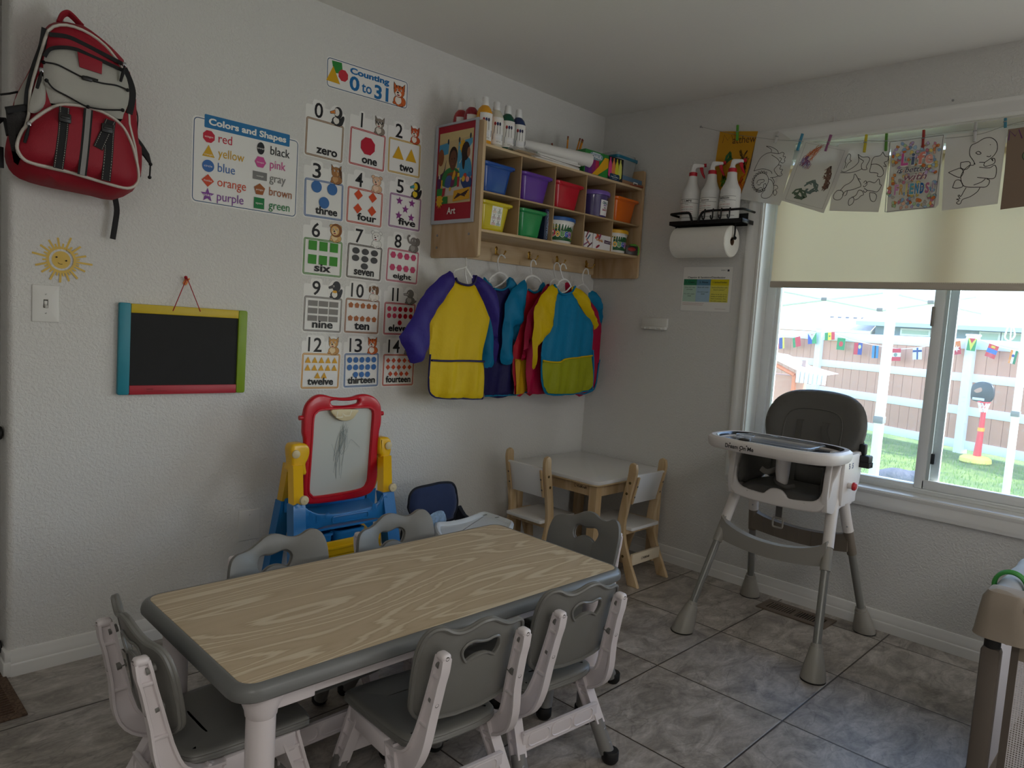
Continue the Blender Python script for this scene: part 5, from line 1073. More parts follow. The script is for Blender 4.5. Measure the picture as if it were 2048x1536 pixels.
def d7(b, M, loc, P):
    b.line(loc(D['p7_m']), .004, K_('#6a3a72'), M); q = loc(D['p7_c'])
    b.poly(ell(q[0][0] + .03, q[0][1], .034, .026), K_('#6a7a5a'), M); b.line(ell(q[0][0] + .03, q[0][1], .034, .026), .002, DK, M, closed=True)
    for e in range(4): b.line([(u + random.uniform(0, .03), v + random.uniform(-.02, .02)) for u, v in q[2:]], .0014, K_('#c0685a'), M)
sheet('p7', -.039, KP, 'brown paper drawing with a purple letter M at the right edge', d7)
pc = {'g': ('green', (96, 170, 60)), 'w': ('white', (206, 204, 200)), 'b': ('blue', (60, 138, 170)), 'p': ('pink purple', (150, 88, 130)), 'y': ('yellow', (196, 178, 40)), 'g2': ('dark green', (86, 140, 50)), 'r': ('red', (156, 46, 40)), 'w2': ('pale grey', (188, 186, 184)), 'b2': ('teal blue', (62, 128, 150))}
where = {'g': 'holding the yellow paper', 'w': 'holding the frilled dinosaur page', 'b': 'left of the scribbled sheet', 'p': 'on the scribbled sheet', 'y': 'on the page of small dinosaurs', 'g2': 'between the small dinosaurs and the Life page', 'r': 'on the Life is better page', 'w2': 'on the big baby dinosaur page', 'b2': 'between the baby dinosaur page and the brown paper'}
for k, (cn, c) in pc.items():
    (ya_, za), (yb_, zb) = D['pin_' + k]; pm = mat('peg_' + k, c, rough=.5, var=.08); mid = ((ya_ + yb_) / 2, (za + zb) / 2)
    d = V((yb_ - ya_, zb - za)); L_ = d.length; ang = math.degrees(math.atan2(d.x, -d.y))
    o = (-.0395, mid[0], mid[1]); p = thing('clothespin', '%s wooden clothespin %s' % (cn, where[k]), 'clothespin', o, 0, 'clothespins on the string')
    Mp = T(o) @ RX(ang)
    for s_ in (-1, 1):
        b = MB(); b.prism([(-.0045, -L_ / 2), (.0045, -L_ / 2), (.0045, L_ / 2), (-.0045, L_ / 2)], 0, .0055, pm, Mp @ frame((-.0005 if s_ < 0 else .0065, 0, 0), (0, -1, 0), (0, 0, 1)), bev=.0015); b.build('jaw', p, o)
    b = MB(); b.cyl((-.004, -.006, .004), (-.004, .006, .004), .0028, mat('steel'), M=Mp); b.build('spring', p, o)
# --- roller blind
o = (.07, -1.8, 2.09); bl = thing('roller_blind', 'cream roller blind pulled halfway down the window', 'blind', o)
y0, y1 = -1.070, -2.575
BLM = mat('blind_fabric', (242, 230, 208), rough=.75, transl=.58, bump=(900, .2, .0005))
b = MB(); ring = lambda yy, r: [(.050 + r * cos(2 * pi * j / 20), yy, 2.045 + r * sin(2 * pi * j / 20)) for j in range(20)]
b.loft([ring(y0 - .006, .022), ring(y1 + .006, .022)], BLM); b.build('roller_tube', bl, o)
b = MB(); b.box(.028, y0, 1.515, .0288, y1, 2.045, BLM); b.build('blind_fabric', bl, o)
b = MB(); b.box(.020, y0 + .002, 1.485, .036, y1 - .002, 1.516, mat('hem_fabric', (196, 186, 172), rough=.7), bevel=.005)
for k in range(110): b.tube([(.0195, y0 - .55 - k * .008, 1.513), (.0195, y0 - .5535 - k * .008, 1.513)], .0008, mat('thread', (232, 226, 216)), n=4)
b.build('hem_bar', bl, o)
for y in (y0 + .004, y1 - .004):
    b = MB(); b.box(.025, y - .003, 2.02, .08, y + .003, 2.149, mat('bracket', (210, 210, 208), rough=.3, metal=.4), bevel=.001); b.build('bracket', bl, o)
# ------------------------------------------------------------------ wall cubby with coat hooks
BIRCH = wood('birch', (206, 180, 144), (190, 158, 118), (9, 9, 2.0), rough=.42, rings=6, dist=.3)
BIRCHX = wood('birch_long', (214, 190, 154), (200, 172, 132), (1.6, 7, 7), rough=.42, rings=5, dist=.3)
PLYE = mat('ply_edge', (204, 178, 138), rough=.6, var=.12, vscale=80)
TAN = mat('cubby_divider', (178, 150, 112), rough=.6, var=.05)
BRASS = mat('brass', (206, 168, 88), rough=.25, metal=1.0)
xl, xr, dp, zb, zt = -1.231, -.013, .324, 1.513, 2.098
o = (-.62, 0, 1.8); cub = thing('wall_cubby', 'birch wall cubby shelf with ten openings above a coat hook rail', 'shelf', o)
cub.rotation_euler = (0, radians(-.5), 0)
def bd(x0, y0, z0, x1, y1, z1, m, nm, bev=.002, par=None):
    b = MB(); b.box(x0, y0, z0, x1, y1, z1, m, bevel=bev); return b.build(nm, par or cub, o)
def side(x0, x1, nm):
    b = MB(); p = rrect(0, zb, dp, zt, .014, 4); b.prism(p, 0, x1 - x0, BIRCH, frame((x0, 0, 0), (0, -1, 0), (0, 0, 1)) if False else Matrix(((0, 0, 1, x0), (-1, 0, 0, 0), (0, 1, 0, 0), (0, 0, 0, 1))), bev=.003)
    return b.build(nm, cub, o)
sl = side(xl, xl + .018, 'side_panel'); sr = side(xr - .018, xr, 'side_panel')
for y, z in ((-.045, 1.615), (-.045, 1.56), (-.262, 1.615)):
    b = MB(); b.lathe([(.006, 0), (.006, .0015), (.003, .003), (0, .003)], mat('steel'), T((xl, y, z)) @ RY(-90), n=12); b.build('screw', sl, o)
i0, i1 = xl + .018, xr - .018
bd(i0, -.318, 1.990, i1, -.004, 2.002, BIRCHX, 'top_shelf'); bd(i0, -.314, 1.795, i1, -.004, 1.803, TAN, 'middle_shelf', .001); bd(i0, -.318, 1.626, i1, -.004, 1.638, BIRCHX, 'bottom_shelf')
bd(i0, -.010, 1.626, i1, -.001, 2.0, TAN, 'back_panel', 0)
pw = (i1 - i0) / 5
for k in range(1, 5): bd(i0 + k * pw - .003, -.312, 1.638, i0 + k * pw + .003, -.008, 1.990, TAN, 'divider', .001)
bd(i0, -.019, 1.533, i1, -.001, 1.626, BIRCHX, 'hook_rail')
for k, (x, z) in enumerate([(-1.034, 1.583), (-.826, 1.583), (-.585, 1.583), (-.362, 1.583), (-.106, 1.583)]):
    M = LW(x, z, -.019); b = MB(); b.prism(smooth([(-.009, -.012), (.009, -.012), (.007, .004), (.009, .02), (0, .028), (-.009, .02), (-.007, .004)], 3), 0, .003, BRASS, M, bev=.001)
    for s_ in (-1, 1): b.tube(smooth([(0, -.006, .003), (s_ * .012, -.016, .014), (s_ * .024, -.014, .028), (s_ * .030, .002, .036)], 4, False), .0032, BRASS, M, n=8); b.ball((s_ * .0305, .004, .0365), .0055, BRASS, M)
    b.ball((0, .018, .003), .0035, BRASS, M); b.ball((0, -.006, .003), .0035, BRASS, M)
    b.build('coat_hook', cub, o)

# --- framed Art poster on the end panel
M = frame((xl - .002, -.004, 1.659), (0, -1, 0), (0, 0, 1)); b = MB(); W_, H_ = .289, .445
po = (xl - .002, -.148, 1.88); ap = thing('art_poster', 'framed red Art poster showing children crafting on the end of the cubby', 'poster', po)
b.prism(rrect(0, 0, W_, H_, .004), -.0, .006, mat('pale_frame', (186, 190, 200), rough=.35), M, holes=[rrect(.019, .017, W_ - .019, H_ - .010, .002)], bev=.0015); b.build('frame', ap, po)
b = MB(); b.prism([(.010, .008), (W_ - .010, .008), (W_ - .010, H_ - .006), (.010, H_ - .006)], .0, .0015, K_('#a81a30'), M); b.zl = 22
R_ = lambda x0, y0, x1, y1, c: b.poly([(x0, y0), (x1, y0), (x1, y1), (x0, y1)], K_(c), M)
px0, px1, py0, py1 = .030, .258, .090, .405
def U(u, v): return (px0 + (px1 - px0) * u, py0 + (py1 - py0) * v)
def PL(pts, c, sm=0): b.poly(smooth([U(*p) for p in pts], 3) if sm else [U(*p) for p in pts], K_(c), M)
PL([(0, 0), (1, 0), (1, 1), (0, 1)], '#cfb98a'); PL([(0, .86), (1, .9), (1, 1), (0, 1)], '#d9c48e')
PL([(0, .68), (.28, .70), (.30, .86), (0, .84)], '#4f9cc8'); PL([(.56, .48), (.98, .5), (.98, .87), (.58, .84)], '#58a6cf'); PL([(.62, .55), (.98, .5), (.98, .8)], '#e2ddd0')
PL(star(.70, .78, .10, 9, .7), '#e3b430'); 
for u, v in ((.27, .87), (.60, .87), (.92, .9)): PL(ell(u, v, .025, .04, 10), '#2c3a48')
PL([(0, .12), (1, .1), (1, .36), (.6, .42), (0, .36)], '#c9c0b8')                                  # table
PL([(0, .40), (.16, .45), (.24, .62), (.22, .52), (.14, .28), (0, .26)], '#4a3048', 1); PL(ell(.07, .66, .09, .12, 16), '#8a4f30')  # child at left
PL([(.64, .38), (.66, .56), (.78, .62), (.94, .58), (1, .42), (.98, .34), (.7, .34)], '#3f93c4', 1); PL(ell(.80, .70, .12, .13, 18), '#2a1c18'); PL([(.70, .7), (.80, .68), (.78, .46), (.72, .5)], '#2a1c18', 1); PL(ell(.89, .68, .045, .07, 12), '#9a6a4a')
PL([(.12, .28), (.18, .44), (.34, .50), (.55, .48), (.66, .40), (.64, .26), (.4, .22)], '#2f7f44', 1)  # child in the middle
PL(ell(.44, .64, .13, .15, 20), '#2a1a14'); PL(ell(.445, .60, .105, .14, 20), '#6a4230'); PL([(.40, .46), (.5, .46), (.5, .52), (.4, .52)], '#6a4230')
for q in (-1, 1): PL(ell(.445 + q * .04, .62, .014, .012, 8), '#20140f')
PL(ell(.44, .545, .03, .008, 8), '#8a4a40')
PL([(.30, .42), (.5, .44), (.62, .42), (.64, .38), (.5, .36), (.32, .38)], '#7a4c36', 1)
PL([(.22, .26), (.28, .38), (.42, .38), (.44, .26), (.34, .22)], '#3a5a96', 1); PL([(.40, .24), (.44, .36), (.52, .34), (.5, .24)], '#6a2a58', 1); PL([(.44, .36), (.5, .46), (.54, .40), (.48, .32)], '#e0a62a', 1)
PL([(.60, .22), (.66, .22), (.66, .40), (.60, .40)], '#b8283c'); PL([(.60, .36), (.66, .36), (.66, .41), (.60, .41)], '#e6c02a')
PL([(.70, .30), (.82, .18), (1, .2), (1, .32), (.82, .34)], '#243f7a', 1)
for u, v, c in ((.82, .36, '#c8452e'), (.90, .31, '#e0a0a0'), (.95, .37, '#3a72b0'), (.78, .32, '#e0b42a')): PL(ell(u, v, .05, .04, 12), c)
PL([(.0, .2), (.10, .2), (.12, .36), (.0, .36)], '#5a2a5a'); PL([(.04, .36), (.08, .36), (.08, .42), (.04, .42)], '#d8d0d0'); PL([(.12, .22), (.16, .22), (.16, .34), (.12, .34)], '#e0b42a'); PL(ell(.40, .2, .03, .03, 10), '#e0b42a')
PL([(.50, .02), (.98, .04), (.98, .20), (.52, .17)], '#dca428')
for k in range(4): b.line([U(.54 + k * .03, .06 + k * .022), U(.95 - k * .03, .16 - k * .026)], .006, K_('#3a2428'), M)
PL([(.16, .0), (.34, .0), (.34, .10), (.16, .10)], '#2c7a34'); PL(star(.10, .05, .12, 11, .6), '#e0b02a'); PL([(0, .12), (.18, .12), (.22, .22), (0, .22)], '#2f8a40'); PL([(.16, .1), (.24, .12), (.26, .22), (.18, .22)], '#a82838')
b.text('Art', .138, .043, 0, K_('#f2e9e4'), M, w=.058, h=.031, off=.025)
b.build('printed_sheet', ap, po)

# --- storage bins in the openings
def bin_(cx, yf, zf, w, h, col, label, name='storage_bin', tag_=False, rz=0):
    o = (cx, yf, zf); m = mat('bin_' + col, {'blue': (14, 74, 158), 'purple': (98, 50, 156), 'red': (190, 18, 42), 'orange': (226, 108, 12), 'yellow': (206, 186, 14), 'green': (20, 140, 74)}[col], rough=.28, coat=.2)
    t = thing(name, label, 'bin', o, rz, 'bins in the cubby'); d = .26; L0 = w * .5; L1 = w * .40
    def ring(z, k, e=0): a = L1 + (L0 - L1) * k + e; return [(x, y + d / 2, z) for x, y in rrect(-a, -d / 2 * (.88 + .12 * k) - e, a, d / 2 * (.88 + .12 * k) + e, .022, 4)]
    b = MB(); b.loft([ring(0, 0), ring(.004, 0, .002), ring(h - .018, .95, .0), ring(h - .018, .95, .004), ring(h - .012, 1, .008), ring(h - .002, 1, .010), ring(h, 1, .008), ring(h, 1, .0), ring(.006, 0, -.003)], m)
    b.build('tub', t, (0, 0, 0))
    b = MB(); e = .0045; lip = [[(x, y + d / 2, z) for x, y in rrect(-w / 2 - q, -d / 2 - q, w / 2 + q, d / 2 + q, .024, 4)] for z, q in ((h - .012, .006), (h - .013, .013), (h - .003, .014), (h, .011), (h, .001))]
    b.loft(lip, m, cap0=False, cap1=False); b.build('rim', t, (0, 0, 0))
    b = MB(); tilt = math.degrees(math.atan2(d / 2 * .12, h)); Mf = frame((0, d / 2 - d / 2 * .88 - .0035, .012), (1, 0, 0), (0, -sin(radians(tilt)), cos(radians(tilt))))
    b.line(rrect(-w * .32, .0, w * .34, h * .74, .008), .0018, m, Mf, closed=True); b.build('front_rib', t, (0, 0, 0))
    if tag_:
        b = MB(); x0, x1, y0, y1 = -.022, .042, .016, .112
        b.prism(rrect(x0, y0, x1, y1, .002), 0, .0006, PAPER, Mf); b.zl = 8; b.text('Tijeras', .01, .1, 0, K_('#2a2a2c'), Mf, w=.026, h=.007, off=.02)
        for r in range(3):
            for c in range(2):
                u = -.006 + c * .03; v = .080 - r * .026; cc = K_([['#d0903a', '#2e7a54'], ['#8a2a5a', '#8a2a3a'], ['#c03a3a', '#2a8a8a']][r][c])
                for q in (-1, 1): b.line(ell(u - q * .006, v - .006, .0048, .0038, 12), .0014, cc, Mf, closed=True); b.line([(u - q * .004, v - .002), (u + q * .006, v + .011)], .0017, K_('#77777c'), Mf)
        lb = b.build('picture_label', t, (0, 0, 0)); lb['label'] = 'white label with scissors'
    return t
zs1, zs2 = 1.803, 1.638
tilt = lambda x: (x + .62) * .0087
for cx, w_, z_, c, lab, tg in ((-1.112, .180, zs1, 'blue', 'blue plastic bin at the left of the upper cubby row', 0), (-.860, .190, zs1, 'purple', 'purple plastic bin in the upper cubby row', 0), (-.624, .190, zs1, 'red', 'red plastic bin in the upper cubby row', 0), (-.147, .192, zs1, 'orange', 'orange plastic bin at the right end of the upper row', 0), (-1.112, .180, zs2, 'yellow', 'yellow plastic bin with a scissors picture label', 1), (-.872, .166, zs2, 'green', 'green plastic bin in the lower cubby row', 0)):
    bin_(cx, -.302, z_ + tilt(cx) + .0005, w_, .128, c, lab, tag_=bool(tg))
b = MB(); b.tube(smooth([(-.19, -.16, 1.94), (-.185, -.18, 1.965), (-.165, -.19, 1.962), (-.16, -.18, 1.94)], 4, False), .006, mat('grey_cord', (120, 116, 110), rough=.7), n=6); solo(b, 'cord_loop', 'grey loop of cord sticking up out of the orange bin', 'cord', (-.175, -.17, 1.94))
# clear tub with purple lid
o = (-.352, -.235, zs1 + tilt(-.352) + .0005); t = thing('craft_tub', 'clear plastic tub with a purple lid and craft label', 'tub', o); Mo = T(o)
b = MB(); b.lathe([(0, 0), (.068, 0), (.072, .004), (.080, .112), (.080, .115), (0, .115)], mat('violet_tub', (74, 62, 118), rough=.15, coat=.4, var=.35, vscale=18), Mo, n=32); b.build('tub', t, o)
b = MB(); b.lathe([(.079, .112), (.089, .112), (.090, .118), (.088, .130), (.084, .134), (0, .134)], mat('purple_lid', (122, 92, 178), rough=.35), Mo, n=32); b.build('lid', t, o)
def wraplabel(t, o, R0, R1, z0, z1, a0, a1, draw, nm='label_sheet', base=PAPER):
    tmp = MB(); I = Matrix.Identity(4); Rm = (R0 + R1) / 2; wl = (a1 - a0) * Rm; n = 16
    for q in range(n): tmp.poly([(wl * q / n, z0), (wl * (q + 1) / n, z0), (wl * (q + 1) / n, z1), (wl * q / n, z1)], base, I, z=.0004)
    tmp.zl = 8; draw(tmp, I, wl)
    def f(x, y, z): a = a0 + x / Rm; r = R0 + (R1 - R0) * (y - z0) / (z1 - z0) + z; return (o[0] + r * cos(a), o[1] + r * sin(a), o[2] + y)
    tmp.v = [f(*p) for p in tmp.v]; return tmp.build(nm, t, o)
def dr(b, I, w):
    b.text('CRA-Z', w / 2, .068, 0, K_('#2a5a6a'), I, w=.044, h=.014, off=.05); b.text('ART', w / 2, .058, 0, K_('#7a4a9a'), I, w=.03, h=.008, off=.04); b.text('the', w / 2, .046, 0, K_('#333338'), I, w=.014, h=.009, off=.03); b.text('CRAFTY', w / 2, .034, 0, K_('#a8486a'), I, w=.042, h=.010, off=.05)
    b.poly([(0, .01), (w, .01), (w, .028), (0, .028)], K_('#d02a7a'), I); b.text('tub', w / 2, .014, 0, K_('#f4dfe8'), I, w=.016, h=.008, off=.02)
wraplabel(t, o, .0735, .0795, .01, .088, radians(252), radians(300), dr)
# dough buckets
def bucket(cx, cy, lidc, label, r=.082, h=.118):
    o = (cx, cy, zs2 + tilt(cx) + .0005); t = thing('dough_bucket', label, 'bucket', o, 0, 'dough buckets in the cubby'); Mo = T(o)
    b = MB(); b.lathe([(0, 0), (r * .84, 0), (r * .87, .004), (r * .97, h - .016), (r, h - .016), (r, h - .006), (0, h - .006)], mat('bucket_white', (232, 230, 224), rough=.3), Mo, n=36); b.build('bucket', t, o)
    b = MB(); b.lathe([(r * .98, h - .008), (r * 1.05, h - .008), (r * 1.06, h - .002), (r * 1.05, h + .008), (r * 1.0, h + .011), (0, h + .009)], mat('lid_' + lidc, {'blue': (26, 88, 160), 'yellow': (226, 170, 26)}[lidc], rough=.35), Mo, n=36); b.build('lid', t, o)
    def dr(b, I, w):
        c = w / 2; b.poly(smooth([(c - .075, .025), (c - .02, .018), (c + .03, .03), (c + .075, .022), (c + .07, .062), (c + .02, .072), (c - .03, .066), (c - .075, .074)], 3), K_('#e0a81c'), I)
        b.poly(ell(c - .045, .077, .024, .009, 20, .12), K_('#1f6a34'), I); b.line(ell(c - .045, .077, .023, .008, 20, .12), .002, K_('#e6c43a'), I, closed=True); b.text('Crayola', c - .045, .0745, 0, K_('#f2e2a0'), I, w=.026, h=.005)
        for k, (ch, col) in enumerate(zip('Dough', ('#c82040', '#e0b01c', '#3a9a3a', '#2a5ab8', '#8a3aa8'))):
            x = c - .048 + k * .024; b.text(ch if k == 0 else ch.upper(), x, .033, 0, K_('#f4f0e8'), I, w=.028 if k == 0 else .024, h=.036 if k == 0 else .031, off=.12, rot=(k % 2) * 6 - 3); b.text(ch if k == 0 else ch.upper(), x, .034, 0, K_(col), I, w=.025 if k == 0 else .021, h=.033 if k == 0 else .027, off=.07, rot=(k % 2) * 6 - 3)
    wraplabel(t, o, r * .885, r * .955, .014, h - .026, radians(160), radians(335), dr, base=K_('#1e5a32'))
bucket(-.612, -.214, 'blue', 'white dough bucket with a blue lid in the lower cubby row', .096); bucket(-.158, -.235, 'yellow', 'white dough bucket with a yellow lid in the lower cubby row', .08, .112)
# marker boxes
def carton(o, sx, sy, sz, rz, m, name, label, cat, faces, group=None):
    t = thing(name, label, cat, o, rz, group); b = MB(); b.box(-sx / 2, -sy / 2, 0, sx / 2, sy / 2, sz, m, bevel=.001); b.build('carton', t)
    b = MB(); Mf = frame((-sx / 2, -sy / 2 - .0004, 0), (1, 0, 0), (0, 0, 1)); faces(b, Mf); b.build('front_print', t); return t
def f1(b, M):
    rnd = random.Random(3)
    for k, (c, x, y, r) in enumerate((('#3a5a7a', .03, .05, 50), ('#c87a5a', .03, .03, -40), ('#8a5a7a', .015, .02, 30), ('#5a2a3a', .045, .015, 35), ('#7a2a3a', .02, .066, 60))): b.poly([(x + a * cos(radians(r)) - d * sin(radians(r)), y + a * sin(radians(r)) + d * cos(radians(r))) for a, d in ((-.02, -.004), (.02, -.004), (.026, 0), (.02, .004), (-.02, .004))], K_(c), M)
carton((-.452, -.27, zs2 + tilt(-.45)), .066, .07, .078, 0, mat('white_card', (226, 222, 222), rough=.5), 'marker_box', 'white box with drawn markers left of the larger marker box', 'box', f1, 'marker boxes')
def f2(b, M):
    for k, (x, y, r, c) in enumerate(((.03, .062, 30, '#c85a5a'), (.04, .066, -30, '#b04a2a'), (.052, .064, 60, '#8a3a5a'))): b.poly(ell(x, y, .02, .007, 14, radians(r)), K_(c), M)
    b.text('Crayola', .05, .042, 0, K_('#b8763a'), M, w=.058, h=.02, off=.05, rot=-6); b.poly([(.092, .036), (.158, .034), (.158, .050), (.092, .053)], K_('#4a2a4a'), M); b.text('Washable Markers', .125, .040, 0, K_('#f0e8ec'), M, w=.055, h=.007)
    b.poly(ell(.04, .014, .018, .006, 12, .5), K_('#8a2a3a'), M)
carton((-.330, -.272, zs2 + tilt(-.33)), .170, .07, .076, 0, mat('white_card'), 'marker_box', 'wide white box of washable markers in the lower row', 'box', f2, 'marker boxes')
# colouring book on edge, and the small play pack
t = thing('coloring_book', 'dark blue coloring book on edge beside the green bin', 'book', (-.762, -.29, zs2 + tilt(-.77)))
b = MB(); b.box(-.010, 0, 0, .016, .20, .150, mat('book_navy', (34, 40, 74), rough=.45), bevel=.002); b.build('cover', t)
b = MB(); Mf = frame((-.026, -.0006, .004), (0, 0, 1), (-1, 0, 0)); b.text('COLLECTION', .005, .0, 0, K_('#8aa0b8'), frame((.010, -.0006, .004), (0, 0, 1), (-1, 0, 0)), align='l', w=.13, h=.010, off=.04); b.text('special edition pages', .03, 0, 0, K_('#d8cfe0'), frame((.0145, -.0006, .004), (0, 0, 1), (-1, 0, 0)), align='l', w=.10, h=.006, off=.02); b.build('spine_title', t)
t = thing('toy_pack', 'small toy pack with a green handle at the right of the lower row', 'toy', (-.073, -.292, zs2 + tilt(-.07))); t.rotation_euler = (0, 0, radians(-25))
b = MB(); b.box(-.038, -.025, 0, .04, .02, .05, mat('pack_dark', (60, 50, 48), rough=.3, var=.4, vscale=40), bevel=.006); b.ball((0, -.022, .03), .024, mat('pack_red', (170, 40, 44), rough=.4), sx=1.2, sy=.3, sz=.5); b.build('pack_body', t)
b = MB(); b.tube(smooth([(.046, -.01, .004), (.05, -.01, .035), (.03, -.005, .056), (.0, 0, .054)], 4, False), .006, mat('lime_plastic', (96, 176, 40), rough=.4), n=8); b.build('handle', t)

# --- on top of the cubby
zt_ = 2.002
def paint(x, y, col, lab, z=zt_, lbl=True, rz=0):
    o = (x, y, z + tilt(x) + .001); t = thing('paint_bottle', lab, 'paint bottle', o, rz, 'paint bottles on the cubby'); m = mat('paint_' + col, {'yellow': (226, 158, 24), 'white': (214, 208, 190), 'green': (16, 84, 62), 'blue': (20, 44, 92), 'red': (168, 20, 34), 'crimson': (150, 18, 40)}[col], rough=.25, coat=.2)
    Mo = T(o); b = MB(); b.lathe([(0, 0), (.033, 0), (.0355, .003), (.0355, .128), (.034, .140), (.028, .156), (.018, .168), (.0135, .172), (0, .172)], m, Mo, n=24); b.build('bottle', t, o)
    b = MB(); b.lathe([(.0150, .168), (.0165, .170), (.0165, .184), (.0150, .186), (.0145, .204), (.0125, .207), (0, .207)], mat('white_sprayer'), Mo, n=18); b.build('cap', t, o)
    if lbl:
        def dr(b, I, w):
            c = w / 2; b.poly(smooth([(c - .03, .114), (c + .03, .116), (c + .032, .128), (c, .132), (c - .032, .128)], 3), K_('#a8323a'), I); b.text('Colorations', c, .118, 0, K_('#f4efe8'), I, w=.05, h=.010, off=.03)
            for k, c2 in ((-.018, '#a02a34'), (-.004, '#2a3468'), (.010, '#2a2a4a')): b.line([(c + k, .062), (c + k * .8, .106)], .0018, K_('#3a3434'), I); b.poly(ell(c + k * .8, .105, .005, .008, 10), K_(c2), I)
            b.poly([(c - .022, .036), (c + .026, .036), (c + .026, .062), (c - .022, .062)], K_('#22386e'), I); b.text('Simply', c + .002, .054, 0, K_('#e8ecf4'), I, w=.026, h=.006); b.text('TEMPERA', c + .002, .046, 0, K_('#f4f4f8'), I, w=.036, h=.007, off=.03); b.text('PAINT', c + .002, .039, 0, K_('#e8ecf4'), I, w=.026, h=.006, off=.02)
            b.text('16 fl oz', c + .004, .026, 0, K_('#5a4a3a'), I, w=.02, h=.006)
        wraplabel(t, o, .0362, .0362, .018, .134, radians(195), radians(300), dr)
    return t
paint(-1.178, -.262, 'yellow', 'yellow paint bottle nearest the Art poster on the cubby'); paint(-1.100, -.252, 'white', 'white paint bottle between the yellow and green bottles'); paint(-1.028, -.252, 'green', 'dark green paint bottle on top of the cubby'); paint(-.957, -.252, 'blue', 'dark blue paint bottle at the right of the bottles')
paint(-1.19, -.19, 'crimson', 'red paint bottle behind the yellow one', lbl=True); paint(-1.186, -.115, 'red', 'red paint bottle at the back of the cubby by the wall')
CLR = mat('clear_film', (205, 200, 192), rough=.15, alpha=.35, spec=.8)
t = thing('stick_bag', 'clear bag of craft sticks lying at the shelf front by the paint', 'bag', (-.975, -.30, zt_ + tilt(-.97) + .002)); t.rotation_euler = (0, 0, radians(-8))
b = MB()
for k in range(9): b.box(-.05 + (k % 3) * .004, -.04 + k * .006, .001 + (k % 3) * .003, .06, -.036 + k * .006, .003 + (k % 3) * .003, mat('craft_stick', (206, 176, 134), rough=.7))
st = b.build('craft_sticks', t)
b = MB(); b.inflate(smooth([(-.075, -.05), (.075, -.045), (.085, 0), (.07, .04), (-.07, .035), (-.085, 0)], 3), .016, .001, CLR, T((0, 0, .001)), rim=.03, res=.012, disp=lambda x, y, z: (x, y, z + .004 * sin(x * 130 + y * 90) * (z > .004))); b.build('film', t)
PP = mat('page_white', (226, 224, 220), rough=.7)
for k, (x, y, z, sx, sy, sz, rz, c, lab) in enumerate(((-.745, -.185, 0, .36, .24, .010, -2, (206, 204, 200), 'lowest sheaf of papers on top of the cubby'), (-.735, -.19, .011, .34, .23, .007, 3, (150, 140, 134), 'grey covered pad on the sheaf of papers'), (-.72, -.185, .019, .33, .23, .006, -5, (222, 220, 214), 'white pad on the grey covered pad'), (-.70, -.20, .026, .26, .19, .012, -8, (70, 132, 120), 'teal notebook with white pages on the paper pile'))):
    o = (x, y, zt_ + z + tilt(x) + .001); m = mat('pad_%d' % k, c, rough=.6); t = thing('paper_pad', lab, 'paper pad', o, rz, 'papers on the cubby')
    b = MB(); b.box(-sx / 2, -sy / 2, 0, sx / 2, sy / 2, sz * .8, PP, bevel=.0005); b.build('pages', t); b = MB(); b.box(-sx / 2 - .002, -sy / 2 - .002, sz * .8, sx / 2 + .002, sy / 2 + .002, sz, m if k != 3 else PP, bevel=.0005); b.box(-sx / 2 - .003, -sy / 2 - .002, 0, -sx / 2, sy / 2 + .002, sz, m); b.build('cover', t)
o = (-.62, -.245, zt_ + .062); b = MB(); p0, p1 = V((-.88, -.215, zt_ + .075)), V((-.478, -.292, zt_ + .056 + .012)); d = (p1 - p0).normalized(); u = d.orthogonal().normalized(); w2 = d.cross(u)
rg = lambda c, r: [tuple(c + u * (r * cos(2 * pi * j / 28)) + w2 * (r * sin(2 * pi * j / 28))) for j in range(28)]
b.loft([rg(p0, .020), rg(p1, .036), rg(p1, .030), rg(p0, .016), rg(p0, .020)], PP, cap0=False, cap1=False)
for k in range(3): b.loft([rg(p1 - d * .002, .027 - k * .006), rg(p1 - d * .1, .026 - k * .006)], PP, cap0=False, cap1=False)
solo(b, 'paper_roll', 'rolled white paper lying across the papers on the cubby', 'paper roll', o)
